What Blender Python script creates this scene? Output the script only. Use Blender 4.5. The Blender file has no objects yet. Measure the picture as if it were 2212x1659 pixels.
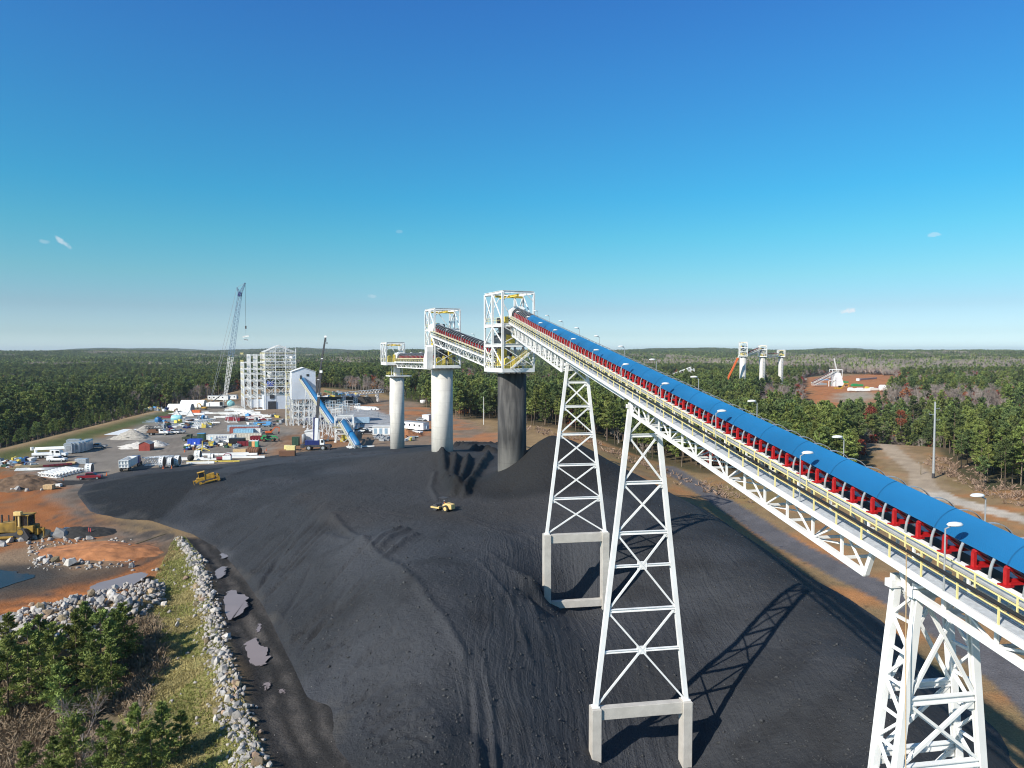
import bpy, bmesh, math, random
import numpy as np
from mathutils import Vector, Matrix
random.seed(7); rng = np.random.default_rng(11)
SC = bpy.context.scene
COL = SC.collection
PI = math.pi
R = math.radians

# ------------------------------------------------------------------ camera, sky, sun, exposure
CAMZ = 34.0; PITCH = R(2.517); FPX = 1535.6       # focal length in pixels of a 2212 px wide picture
cam_d = bpy.data.cameras.new('camera'); cam = bpy.data.objects.new('camera', cam_d); COL.objects.link(cam)
cam.location = (0, 0, CAMZ); cam.rotation_euler = (PI/2 - PITCH, 0, 0)
cam_d.sensor_width = 36.0; cam_d.lens = 36.0*FPX/2212; cam_d.clip_start = 0.5; cam_d.clip_end = 40000
SC.camera = cam
SUN_EL = 34.5; SUN_TO = 47.0                      # light travels 46 degrees right of straight ahead
sx, sy = -math.sin(R(SUN_TO)), -math.cos(R(SUN_TO))
W = bpy.data.worlds.new('World'); SC.world = W; W.use_nodes = True
wn = W.node_tree; wn.nodes.clear()
def N(t, kind, **kw):
    n = t.nodes.new(kind)
    for k, v in kw.items(): setattr(n, k, v)
    return n
sky = N(wn, 'ShaderNodeTexSky', sky_type='NISHITA', sun_disc=False, sun_elevation=R(SUN_EL), sun_rotation=math.atan2(sx, sy))
sky.altitude = 100; sky.air_density = 1.0; sky.dust_density = 0.6; sky.ozone_density = 3.0
hs = N(wn, 'ShaderNodeHueSaturation'); hs.inputs['Saturation'].default_value = 1.25; hs.inputs['Value'].default_value = 1.0
bgn = N(wn, 'ShaderNodeBackground'); bgn.inputs['Strength'].default_value = 0.105
won = N(wn, 'ShaderNodeOutputWorld')
wn.links.new(sky.outputs[0], hs.inputs['Color']); wn.links.new(bgn.outputs[0], won.inputs[0])
# a few small wisps of cloud, fixed by direction in the sky
tcw = N(wn, 'ShaderNodeTexCoord'); last = hs.outputs[0]
sxyz = N(wn, 'ShaderNodeSeparateXYZ'); wn.links.new(tcw.outputs['Generated'], sxyz.inputs[0])
grd = N(wn, 'ShaderNodeValToRGB'); el = grd.color_ramp.elements      # clear dry winter air: cooler than the model sky, by height above the horizon
GR = [(0.0, (1.24, 1.588, 2.184)), (0.0081, (1.16, 1.47, 2.019)), (0.0249, (0.82, 1.038, 1.414)), (0.0597, (0.68, 0.818, 0.99)), (0.1011, (0.626, 0.95, 0.927)), (0.1553, (0.493, 1.062, 0.979)), (0.2078, (0.39, 1.092, 1.074)), (0.2706, (0.44, 1.097, 1.147)), (0.3524, (0.523, 1.072, 1.236)), (0.4312, (0.581, 1.019, 1.301)), (0.55, (0.62, 0.86, 1.0)), (1.0, (0.5, 0.6, 0.68))]
while len(el) < len(GR): el.new(0.99)
for e_, (ps, c) in zip(el, GR): e_.position = ps; e_.color = tuple(x/4 for x in c) + (1,)
wn.links.new(sxyz.outputs['Z'], grd.inputs['Fac'])
gm = N(wn, 'ShaderNodeVectorMath', operation='MULTIPLY'); wn.links.new(last, gm.inputs[0]); wn.links.new(grd.outputs['Color'], gm.inputs[1])
g4 = N(wn, 'ShaderNodeVectorMath', operation='SCALE'); g4.inputs['Scale'].default_value = 4.0; wn.links.new(gm.outputs[0], g4.inputs[0]); last = g4.outputs[0]
def _dir(u, v):
    cx = (u-1106)/FPX; cy = (829.5-v)/FPX
    return Vector((cx, math.cos(PITCH) + cy*math.sin(PITCH), -math.sin(PITCH) + cy*math.cos(PITCH))).normalized()
for u, v, wu, wv, tilt, amt, sc in ((140,527,40,13,-38,.45,42), (1826,670,42,14,0,.75,70), (803,640,34,12,0,.20,60), (2018,508,32,11,0,.28,60), (862,500,16,9,0,.12,60), (318,720,30,7,0,.15,50), (1395,694,22,6,0,.18,50), (640,690,40,5,0,.06,50), (95,522,20,10,0,.2,60)):
    d = _dir(u, v); eu = Vector((d.y, -d.x, 0)).normalized(); ev = eu.cross(d)*-1; ev = ev if ev.z > 0 else -ev
    ca, sa = math.cos(R(tilt)), math.sin(R(tilt)); e1 = (eu*ca + ev*sa)/(wu/FPX); e2 = (ev*ca - eu*sa)/(wv/FPX)
    q = []
    for e in (e1, e2):
        dt = N(wn, 'ShaderNodeVectorMath', operation='DOT_PRODUCT'); dt.inputs[1].default_value = e; wn.links.new(tcw.outputs['Generated'], dt.inputs[0])
        pw = N(wn, 'ShaderNodeMath', operation='MULTIPLY'); wn.links.new(dt.outputs['Value'], pw.inputs[0]); wn.links.new(dt.outputs['Value'], pw.inputs[1]); q.append(pw.outputs[0])
    ad = N(wn, 'ShaderNodeMath', operation='ADD'); wn.links.new(q[0], ad.inputs[0]); wn.links.new(q[1], ad.inputs[1])
    fr = N(wn, 'ShaderNodeVectorMath', operation='DOT_PRODUCT'); fr.inputs[1].default_value = d; wn.links.new(tcw.outputs['Generated'], fr.inputs[0])
    gt = N(wn, 'ShaderNodeMath', operation='GREATER_THAN'); gt.inputs[1].default_value = 0; wn.links.new(fr.outputs['Value'], gt.inputs[0])
    nz = N(wn, 'ShaderNodeTexNoise'); nz.inputs['Scale'].default_value = sc; nz.inputs['Detail'].default_value = 6; nz.inputs['Roughness'].default_value = .6; wn.links.new(tcw.outputs['Generated'], nz.inputs['Vector'])
    mr = N(wn, 'ShaderNodeMapRange'); mr.inputs['From Min'].default_value = 1.0; mr.inputs['From Max'].default_value = 0.0; mr.clamp = True; mr.inputs['To Min'].default_value = -1.9; mr.inputs['To Max'].default_value = .30; wn.links.new(ad.outputs[0], mr.inputs['Value'])
    sm = N(wn, 'ShaderNodeMath', operation='ADD'); nk = N(wn, 'ShaderNodeMath', operation='MULTIPLY_ADD'); nk.inputs[1].default_value = 2.4; nk.inputs[2].default_value = -.75; wn.links.new(nz.outputs['Fac'], nk.inputs[0]); wn.links.new(mr.outputs[0], sm.inputs[0]); wn.links.new(nk.outputs[0], sm.inputs[1])
    m2 = N(wn, 'ShaderNodeMapRange', interpolation_type='SMOOTHSTEP'); m2.inputs['From Min'].default_value = .38; m2.inputs['From Max'].default_value = .80; m2.inputs['To Max'].default_value = amt; wn.links.new(sm.outputs[0], m2.inputs['Value'])
    mg = N(wn, 'ShaderNodeMath', operation='MULTIPLY'); wn.links.new(m2.outputs[0], mg.inputs[0]); wn.links.new(gt.outputs[0], mg.inputs[1])
    mx = N(wn, 'ShaderNodeMix', data_type='RGBA'); mx.inputs['B'].default_value = (7.0, 7.2, 7.6, 1); wn.links.new(last, mx.inputs['A']); wn.links.new(mg.outputs[0], mx.inputs['Factor']); last = mx.outputs['Result']
wn.links.new(last, bgn.inputs['Color'])
sd_ = bpy.data.lights.new('sun', 'SUN'); sd_.energy = 5.0; sd_.angle = R(0.53); sd_.color = (1.0, 0.935, 0.84)
sun = bpy.data.objects.new('sun', sd_); COL.objects.link(sun)
sun.rotation_euler = Vector((-sx*math.cos(R(SUN_EL)), -sy*math.cos(R(SUN_EL)), -math.sin(R(SUN_EL)))).to_track_quat('-Z', 'Y').to_euler()
sun.location = (-300, -300, 300)
SC.view_settings.view_transform = 'Standard'; SC.view_settings.look = 'None'
SC.view_settings.exposure = 0.28; SC.view_settings.gamma = 1.0
SC.render.engine = 'CYCLES'
SC.cycles.max_bounces = 5; SC.cycles.diffuse_bounces = 2; SC.cycles.glossy_bounces = 2; SC.cycles.volume_bounces = 0
SC.cycles.transparent_max_bounces = 6; SC.cycles.filter_width = 1.1

# ------------------------------------------------------------------ picture pixel -> world helpers (camera stays put; these only place things)
def ray(u, v):
    cx = (u - 1106)/FPX; cy = (829.5 - v)/FPX
    return np.array([cx, math.cos(PITCH) + cy*math.sin(PITCH), -math.sin(PITCH) + cy*math.cos(PITCH)])
def G(u, v, z=0.0):
    d = ray(u, v); t = (z - CAMZ)/d[2]
    return Vector((d[0]*t, d[1]*t, z))
def Dp(u, v, y):
    d = ray(u, v); t = y/d[1]
    return Vector((d[0]*t, y, CAMZ + d[2]*t))
def proj(x, y, z):
    z = z - CAMZ
    fw = y*math.cos(PITCH) - z*math.sin(PITCH); up = y*math.sin(PITCH) + z*math.cos(PITCH)
    return 1106 + FPX*x/fw, 829.5 - FPX*up/fw
def pix(ox, oy, s): return lambda x, y: ((ox + x/s)/1.82278, (oy + y/s)/1.82278)
pa = pix(0, 1500, 2.765); pb = pix(600, 1500, 2.765); pc = pix(700, 1600, 5.267); pd = pix(0, 1680, 5.267); pe = pix(1120, 1400, 4.253)
pf = pix(900, 1340, 5.53); pg = pix(2880, 1330, 2.911); ph = pix(1480, 1440, 5.53)

# ------------------------------------------------------------------ noise and fields (numpy)
def _h(ix, iy, s):
    n = (ix.astype(np.int64)*374761393 + iy.astype(np.int64)*668265263 + s*974711) & 0x7fffffff
    n = ((n ^ (n >> 13))*1274126177) & 0x7fffffff
    n = (n ^ (n >> 16)) & 0xffff
    return n/65535.0
def vnoise(x, y, s=0):
    x = np.asarray(x, float); y = np.asarray(y, float)
    ix = np.floor(x); iy = np.floor(y); fx = x - ix; fy = y - iy
    fx = fx*fx*(3 - 2*fx); fy = fy*fy*(3 - 2*fy)
    a = _h(ix, iy, s); b = _h(ix + 1, iy, s); c = _h(ix, iy + 1, s); d = _h(ix + 1, iy + 1, s)
    return (a*(1-fx) + b*fx)*(1-fy) + (c*(1-fx) + d*fx)*fy
def fbm(x, y, o=4, s=0):
    r = 0; a = 0.5; t = 0
    for i in range(o):
        r = r + a*vnoise(x*2**i + 17.3*i, y*2**i + 9.1*i, s + i); t += a; a *= 0.5
    return r/t*2 - 1
def S(t): t = np.clip(t, 0, 1); return t*t*(3 - 2*t)
def sdist(x, y, poly):
    """signed distance to polygon, positive inside"""
    x = np.asarray(x, float); y = np.asarray(y, float)
    d = np.full(x.shape, 1e18); ins = np.zeros(x.shape, bool)
    n = len(poly)
    for i in range(n):
        ax, ay = poly[i][0], poly[i][1]; bx, by = poly[(i+1) % n][0], poly[(i+1) % n][1]
        ex, ey = bx-ax, by-ay; wx, wy = x-ax, y-ay
        t = np.clip((wx*ex + wy*ey)/(ex*ex + ey*ey + 1e-12), 0, 1)
        d = np.minimum(d, (wx - t*ex)**2 + (wy - t*ey)**2)
        c = ((ay > y) != (by > y)); xi = ax + (y - ay)*ex/(ey if abs(ey) > 1e-12 else 1e-12)
        ins ^= c & (x < xi)
    d = np.sqrt(d); return np.where(ins, d, -d)
def ldist(x, y, pts):
    d = np.full(np.shape(x), 1e18)
    for (ax, ay), (bx, by) in zip(pts[:-1], pts[1:]):
        ex, ey = bx-ax, by-ay; wx, wy = x-ax, y-ay
        t = np.clip((wx*ex + wy*ey)/(ex*ex + ey*ey + 1e-12), 0, 1)
        d = np.minimum(d, (wx - t*ex)**2 + (wy - t*ey)**2)
    return np.sqrt(d)
def gpoly(pts, z=0.0): return [tuple(G(u, v, z)[:2]) for u, v in pts]

# ------------------------------------------------------------------ materials
MATS = {}
def mat(name, rgb, rough=0.6, var=0.18, scale=2.0, bump=0.0, bscale=20.0, metal=0.0, spec=0.5, hue=0.0):
    if name in MATS: return MATS[name]
    m = bpy.data.materials.new(name); m.use_nodes = True; t = m.node_tree; b = t.nodes['Principled BSDF']
    b.inputs['Roughness'].default_value = rough; b.inputs['Metallic'].default_value = metal
    b.inputs['Specular IOR Level'].default_value = spec
    tc = N(t, 'ShaderNodeTexCoord'); nz = N(t, 'ShaderNodeTexNoise'); nz.inputs['Scale'].default_value = scale; nz.inputs['Detail'].default_value = 6
    t.links.new(tc.outputs['Object'], nz.inputs['Vector'])
    cr = N(t, 'ShaderNodeValToRGB'); e = cr.color_ramp.elements
    e[0].position = 0.3; e[1].position = 0.7
    e[0].color = tuple(c*(1-var) for c in rgb) + (1,); e[1].color = tuple(min(1, c*(1+var*0.6)) for c in rgb) + (1,)
    t.links.new(nz.outputs['Fac'], cr.inputs['Fac']); out = cr.outputs['Color']
    if hue:
        oi = N(t, 'ShaderNodeObjectInfo'); h = N(t, 'ShaderNodeHueSaturation')
        mp = N(t, 'ShaderNodeMapRange'); mp.inputs['To Min'].default_value = 0.5-hue; mp.inputs['To Max'].default_value = 0.5+hue
        mv = N(t, 'ShaderNodeMapRange'); mv.inputs['To Min'].default_value = 0.6; mv.inputs['To Max'].default_value = 1.35
        ml = N(t, 'ShaderNodeMath', operation='FRACT'); mu = N(t, 'ShaderNodeMath', operation='MULTIPLY'); mu.inputs[1].default_value = 7.31
        t.links.new(oi.outputs['Random'], mp.inputs['Value']); t.links.new(oi.outputs['Random'], mu.inputs[0]); t.links.new(mu.outputs[0], ml.inputs[0])
        t.links.new(ml.outputs[0], mv.inputs['Value']); t.links.new(mp.outputs[0], h.inputs['Hue']); t.links.new(mv.outputs[0], h.inputs['Value'])
        t.links.new(out, h.inputs['Color']); out = h.outputs['Color']
    t.links.new(out, b.inputs['Base Color'])
    if bump:
        n2 = N(t, 'ShaderNodeTexNoise'); n2.inputs['Scale'].default_value = bscale; n2.inputs['Detail'].default_value = 8
        bp = N(t, 'ShaderNodeBump'); bp.inputs['Strength'].default_value = bump; bp.inputs['Distance'].default_value = 0.1
        t.links.new(tc.outputs['Object'], n2.inputs['Vector']); t.links.new(n2.outputs['Fac'], bp.inputs['Height']); t.links.new(bp.outputs[0], b.inputs['Normal'])
    MATS[name] = m; return m
WHITE = mat('white_paint', (0.84, 0.84, 0.82), 0.45, 0.14, 0.45)
OFFWHITE = mat('off_white_paint', (0.68, 0.67, 0.63), 0.5, 0.12, 0.8)
YELLOW = mat('safety_yellow', (0.72, 0.56, 0.10), 0.5, 0.15)
PALEYEL = mat('pale_yellow_rail', (0.78, 0.68, 0.30), 0.5, 0.1)
RED = mat('idler_red', (0.42, 0.015, 0.018), 0.38, 0.25, 4)
BLUE = mat('sheet_blue', (0.014, 0.145, 0.33), 0.45, 0.16, 0.22)
GALV = mat('galvanised', (0.48, 0.50, 0.51), 0.4, 0.15, 3, metal=0.4)
BLACK = mat('black_rubber', (0.018, 0.018, 0.019), 0.6, 0.25)
DARK = mat('dark_steel', (0.05, 0.05, 0.055), 0.55, 0.25)
GRATE = mat('steel_grating', (0.50, 0.53, 0.55), 0.55, 0.2, 6)
GLASS = mat('dark_glass', (0.015, 0.02, 0.025), 0.08, 0.1, spec=0.8)
TYRE = mat('tyre_rubber', (0.025, 0.024, 0.022), 0.85, 0.3)
STEEL = mat('grey_steel', (0.28, 0.30, 0.32), 0.5, 0.2)
RUST = mat('rusty_steel', (0.16, 0.075, 0.04), 0.8, 0.35, 4)
CATYEL = mat('machine_yellow', (0.50, 0.28, 0.03), 0.5, 0.5, 1.2)
PALECAT = mat('faded_machine_yellow', (0.70, 0.50, 0.20), 0.5, 0.2, 2)
CRBLUE = mat('crane_blue', (0.13, 0.21, 0.32), 0.45, 0.2)
NAVY = mat('navy_paint', (0.015, 0.025, 0.13), 0.35, 0.2)
ORANGE = mat('orange_paint', (0.70, 0.14, 0.03), 0.5, 0.15)
GREEN = mat('green_paint', (0.03, 0.28, 0.09), 0.45, 0.15)
DKGREEN = mat('dark_green_paint', (0.03, 0.08, 0.05), 0.5, 0.2)
TEAL = mat('teal_paint', (0.05, 0.36, 0.22), 0.45, 0.1)
CYAN = mat('pale_cyan_tank', (0.30, 0.62, 0.64), 0.45, 0.08)
MAROON = mat('dark_red_paint', (0.20, 0.02, 0.03), 0.4, 0.2)
BARNRED = mat('barn_red', (0.30, 0.05, 0.035), 0.6, 0.15)
TAN = mat('tan_timber', (0.55, 0.38, 0.20), 0.8, 0.25, 3)
POLEWOOD = mat('treated_timber', (0.15, 0.125, 0.075), 0.85, 0.35, 3)
TARPB = mat('bright_blue', (0.015, 0.07, 0.48), 0.5, 0.1)
SKYBL = mat('light_blue_paint', (0.10, 0.32, 0.60), 0.45, 0.12)
TENT = mat('white_fabric', (0.78, 0.77, 0.72), 0.7, 0.06)
SILVER = mat('silver_sheet', (0.55, 0.58, 0.62), 0.35, 0.2, 2, metal=0.5)
CARGREY = mat('grey_car_paint', (0.30, 0.32, 0.34), 0.3, 0.05)
CARBLK = mat('black_car_paint', (0.02, 0.02, 0.025), 0.25, 0.1)
CARRED = mat('red_car_paint', (0.24, 0.015, 0.025), 0.3, 0.1)

# ------------------------------------------------------------------ mesh builder
class MB:
    def __init__(s): s.v = []; s.f = []
    def add(s, vs, fs):
        o = len(s.v); s.v += [tuple(p) for p in vs]; s.f += [tuple(i + o for i in f) for f in fs]; return s
    def box(s, c, d, rz=0.0, ry=0.0):
        hx, hy, hz = d[0]/2, d[1]/2, d[2]/2
        M = Matrix.Rotation(rz, 3, 'Z') @ Matrix.Rotation(ry, 3, 'Y'); c = Vector(c)
        P = [c + M @ Vector((x*hx, y*hy, z*hz)) for x, y, z in ((-1,-1,-1),(1,-1,-1),(1,1,-1),(-1,1,-1),(-1,-1,1),(1,-1,1),(1,1,1),(-1,1,1))]
        return s.add(P, [(0,3,2,1),(4,5,6,7),(0,1,5,4),(1,2,6,5),(2,3,7,6),(3,0,4,7)])
    def beam(s, p, q, w, h=None, up=(0,0,1)):
        h = w if h is None else h; p = Vector(p); q = Vector(q); d = q - p
        if d.length < 1e-6: return s
        d.normalize(); u = Vector(up)
        if abs(d.dot(u)) > 0.98: u = Vector((1,0,0)) if abs(d.x) < 0.9 else Vector((0,1,0))
        a = d.cross(u).normalized(); b = a.cross(d).normalized()
        P = []
        for e in (p, q):
            for i, j in ((-1,-1),(1,-1),(1,1),(-1,1)): P.append(e + a*(i*w/2) + b*(j*h/2))
        return s.add(P, [(0,3,2,1),(4,5,6,7),(0,1,5,4),(1,2,6,5),(2,3,7,6),(3,0,4,7)])
    def ibeam(s, p, q, w, h, t=0.06, up=(0,0,1)):
        p = Vector(p); q = Vector(q); d = (q-p).normalized(); u = Vector(up)
        a = d.cross(u).normalized(); b = a.cross(d).normalized()
        s.beam(p + b*(h/2-t/2), q + b*(h/2-t/2), w, t, up); s.beam(p - b*(h/2-t/2), q - b*(h/2-t/2), w, t, up)
        return s.beam(p, q, t, h-2*t-0.004, up)
    def tube(s, p, q, r, n=8, r2=None, caps=True):
        r2 = r if r2 is None else r2; p = Vector(p); q = Vector(q); d = (q-p).normalized()
        u = Vector((0,0,1)) if abs(d.z) < 0.95 else Vector((1,0,0))
        a = d.cross(u).normalized(); b = a.cross(d)
        P = [p + (a*math.cos(2*PI*i/n) + b*math.sin(2*PI*i/n))*r for i in range(n)] + [q + (a*math.cos(2*PI*i/n) + b*math.sin(2*PI*i/n))*r2 for i in range(n)]
        F = [(i, (i+1) % n, n+(i+1) % n, n+i) for i in range(n)]
        if caps: F += [tuple(range(n-1, -1, -1)), tuple(range(n, 2*n))]
        return s.add(P, F)
    def path(s, pts, r, n=6):
        for p, q in zip(pts[:-1], pts[1:]): s.tube(p, q, r, n)
        return s
    def prism(s, poly, y0, y1, axis='y'):
        """polygon in xz extruded along y (or in yz along x)"""
        n = len(poly)
        if axis == 'y': P = [(a, y0, b) for a, b in poly] + [(a, y1, b) for a, b in poly]
        elif axis == 'x': P = [(y0, a, b) for a, b in poly] + [(y1, a, b) for a, b in poly]
        else: P = [(a, b, y0) for a, b in poly] + [(a, b, y1) for a, b in poly]
        F = [(i, (i+1) % n, n+(i+1) % n, n+i) for i in range(n)] + [tuple(range(n-1, -1, -1)), tuple(range(n, 2*n))]
        return s.add(P, F)
    def lathe(s, prof, n=24, c=(0,0,0)):
        c = Vector(c); P = []; F = []
        for r, z in prof:
            for i in range(n): P.append(c + Vector((r*math.cos(2*PI*i/n), r*math.sin(2*PI*i/n), z)))
        for k in range(len(prof)-1):
            for i in range(n): F.append((k*n+i, k*n+(i+1) % n, (k+1)*n+(i+1) % n, (k+1)*n+i))
        F.append(tuple(range(n-1, -1, -1))); F.append(tuple(range((len(prof)-1)*n, len(prof)*n)))
        return s.add(P, F)
    def mesh(s, name, m, smooth=False, fix=True):
        me = bpy.data.meshes.new(name); me.from_pydata(s.v, [], s.f)
        if fix:
            b = bmesh.new(); b.from_mesh(me); bmesh.ops.recalc_face_normals(b, faces=b.faces); b.to_mesh(me); b.free()
        if smooth: me.polygons.foreach_set('use_smooth', [True]*len(me.polygons))
        me.materials.append(m); return me
    def build(s, name, m, parent=None, smooth=False, label=None, loc=None, bevel=0):
        o = bpy.data.objects.new(name, s.mesh(name, m, smooth)); COL.objects.link(o)
        if parent is not None: o.parent = parent
        if label: o['label'] = label
        if loc is not None: o.location = loc
        if bevel:
            bv = o.modifiers.new('b', 'BEVEL'); bv.width = bevel; bv.segments = 2; bv.limit_method = 'ANGLE'
        return o
def npmesh(name, V, F, m, smooth=False, cols=None, midx=None, mats=None):
    me = bpy.data.meshes.new(name); V = np.asarray(V, np.float32); F = np.asarray(F, np.int32); k = F.shape[1]
    me.vertices.add(len(V)); me.vertices.foreach_set('co', V.ravel())
    me.loops.add(F.size); me.loops.foreach_set('vertex_index', F.ravel())
    me.polygons.add(len(F)); me.polygons.foreach_set('loop_start', np.arange(0, F.size, k, dtype=np.int32)); me.polygons.foreach_set('loop_total', np.full(len(F), k, np.int32))
    for x in (mats or [m]): me.materials.append(x)
    if midx is not None: me.polygons.foreach_set('material_index', np.asarray(midx, np.int32))
    if smooth: me.polygons.foreach_set('use_smooth', np.ones(len(F), bool))
    if cols is not None:
        a = me.color_attributes.new('col', 'FLOAT_COLOR', 'POINT'); c = np.ones((len(V), 4), np.float32); c[:, :np.shape(cols)[1]] = cols; a.data.foreach_set('color', c.ravel())
    me.update(calc_edges=True); me.validate(); return me
def tag(o, label=None, cat=None, group=None, kind=None):
    kind = kind or ('thing' if label and cat else None)
    for k, v in (('label', label), ('category', cat), ('group', group), ('kind', kind)):
        if v: o[k] = v
    return o
def thing(name, label, cat, loc=(0,0,0), rz=0.0, group=None):
    o = bpy.data.objects.new(name, None); COL.objects.link(o); o.empty_display_size = 0.5
    o.location = loc; o.rotation_euler = (0, 0, rz); return tag(o, label, cat, group)
def link(name, me, parent=None, loc=(0,0,0), rot=(0,0,0), scale=(1,1,1)):
    o = bpy.data.objects.new(name, me); COL.objects.link(o)
    if parent is not None: o.parent = parent
    o.location = loc; o.rotation_euler = rot; o.scale = scale; return o
def copy_tree(o, parent=None):
    c = o.copy(); COL.objects.link(c)
    if parent is not None: c.parent = parent
    for ch in list(o.children): copy_tree(ch, c)
    return c
# ================================================================== TERRAIN
LEVEE = [tuple(G(u, v)[:2]) for u, v in ((-700, 1180), (0, 983), (150, 945), (300, 897), (400, 868), (520, 848))]
def levee_s(x, y):
    a, b = LEVEE[1], LEVEE[5]; ex, ey = b[0]-a[0], b[1]-a[1]; L = math.hypot(ex, ey)
    return (ex*(y-a[1]) - ey*(x-a[0]))/L           # positive to the left
BERM = [tuple(G(u, v)[:2]) for u, v in ((385, 1172), (425, 1215), (450, 1300), (475, 1400), (500, 1500), (530, 1600), (575, 1720), (600, 1800))]
BANK = gpoly([(-60, 1420), (0, 1352), (60, 1330), (150, 1310), (250, 1283), (345, 1268), (352, 1300), (330, 1318), (230, 1378), (140, 1400), (60, 1408)])
def ground_z(x, y):
    x = np.asarray(x, float); y = np.asarray(y, float); r = np.hypot(x, y)
    z = -6.0*S((x - 22)/34)*S((500 - y)/200) - 4*S((y - 330)/200)*S((x+60)/60)
    s = levee_s(x, y); w = S((y - 100)/60)
    z = z + w*(1.6*np.exp(-((s+1)/7)**2) - 6*S((s - 5)/30))
    z = z - 4.0*S((-27 - x)/22)*S((88 - y)/25)
    z = z - 9.5*S((x + 14)/16)*S((104 - y)/40)*S((48 - x)/25)
    d = ldist(x, y, BERM); z = z + 0.9*np.exp(-(d/2.2)**2)*S((y-20)/20)
    z = z + 1.2*S((sdist(x, y, BANK) + 0.5)/2.5)
    far = S((r - 500)/1200)
    z = z + far*(12*fbm(x/420, y/420, 3, 5)) + 26*S((r-1400)/1500)*fbm(x/900, y/700, 3, 12) + 22*S((r - 700)/4500) + 26*S((r-3000)/3500)*(fbm(x/1900, y/1900, 3, 8)+0.25)
    az = np.degrees(np.arctan2(x, y))
    z = z + 1.9*S((r - 4500)/1800)*(16*np.exp(-((az-14)/5.0)**2) + 14*np.exp(-((az+16)/4.0)**2) + 10*np.exp(-((az+29)/4)**2) + 6*np.exp(-((az-24)/3.5)**2))
    z = z - 13*S((r - 345)/80)*S((575 - r)/110)*S((az - 8)/8)
    near = S((260 - r)/120)
    z = z + near*(0.12*fbm(x/3.1, y/3.1, 3, 2))
    return z
ROADR = [tuple(G(u, v, -6)[:2]) for u, v in ((1900, 945), (1940, 985), (1985, 1020), (1995, 1050), (2040, 1075), (2110, 1095), (2212, 1122), (2400, 1175), (2700, 1290))]
DRAIN = [tuple(G(u, v, -6)[:2]) for u, v in ((1440, 1010), (1560, 1085), (1700, 1175), (1800, 1225), (1900, 1275), (2000, 1325), (2212, 1480), (2500, 1750))]
# cleared land (no trees) in world xy
CLEAR = [gpoly([(-900, 1150), (0, 975), (150, 935), (300, 890), (420, 858), (520, 842), (700, 838), (830, 850), (890, 872), (980, 905)], 0) + gpoly([(1060, 930), (1140, 945), (1300, 968), (1500, 1020), (1650, 1035), (1870, 1052)], -6) + [(150, 205), (230, 60), (60, -40), (-160, -40)],
         gpoly([(1850, 1065), (1893, 938), (1960, 932), (2012, 942), (2050, 1000), (2120, 1060), (2230, 1100), (2500, 1160), (2600, 1300), (2100, 1200)], -6),
         gpoly([(1738, 862), (1735, 822), (1745, 810), (1830, 802), (1930, 798), (1945, 838), (1905, 866), (1890, 882), (1800, 890), (1745, 884)], -4),
         gpoly([(1420, 822), (1430, 808), (1560, 806), (1600, 812), (1580, 824)], -4), gpoly([(1895, 872), (1930, 868), (1990, 872), (1985, 882), (1920, 880)], -4),
         gpoly([(1160, 794), (1215, 789), (1270, 800), (1180, 806)], -4)]
def cleared(x, y):
    m = np.full(np.shape(x), -1e9)
    for p in CLEAR: m = np.maximum(m, sdist(x, y, p))
    return m
def mixc(c, rgb, m): return c*(1-m[:, None]) + np.array(rgb)[None]*m[:, None]
PB_ = lambda *q: [tuple(G(*pb(a, b_), 0)[:2]) for a, b_ in q]
DPL = lambda *q: [tuple(G(a, b_, 0)[:2]) for a, b_ in q]
RUTS = [(PB_((150,760),(230,640),(420,600),(620,500),(700,420)), (.10,.08,.065), .8), (PB_((1650,560),(1400,600),(1250,720),(1000,740),(700,800),(300,800)), (.11,.085,.065), .8), (PB_((1700,620),(1450,650),(1300,740),(1100,800)), (.27,.18,.12), .8), (PB_((700,560),(900,480),(1200,520),(1450,540)), (.27,.21,.16), .8), (PB_((60,800),(160,720),(300,640),(340,560)), (.25,.21,.17), .7),
        (DPL((-60,1110),(60,1095),(160,1080),(200,1060),(300,1040)), (.12,.08,.055), .9), (DPL((-60,1085),(80,1062),(200,1040)), (.13,.085,.06), .8), (DPL((-20,1145),(100,1120),(200,1130),(300,1165),(400,1180)), (.09,.07,.055), .9), (DPL((-60,1335),(100,1298),(260,1248),(360,1205)), (.20,.085,.035), .9), (DPL((-60,1315),(100,1280),(240,1240),(350,1196)), (.07,.05,.04), .9),
        (DPL((430,1170),(500,1260),(560,1360),(620,1480),(690,1640),(740,1800)), (.022,.021,.02), .9), (DPL((445,1165),(530,1270),(590,1370),(650,1490),(720,1640)), (.10,.09,.08), .6)]
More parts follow.
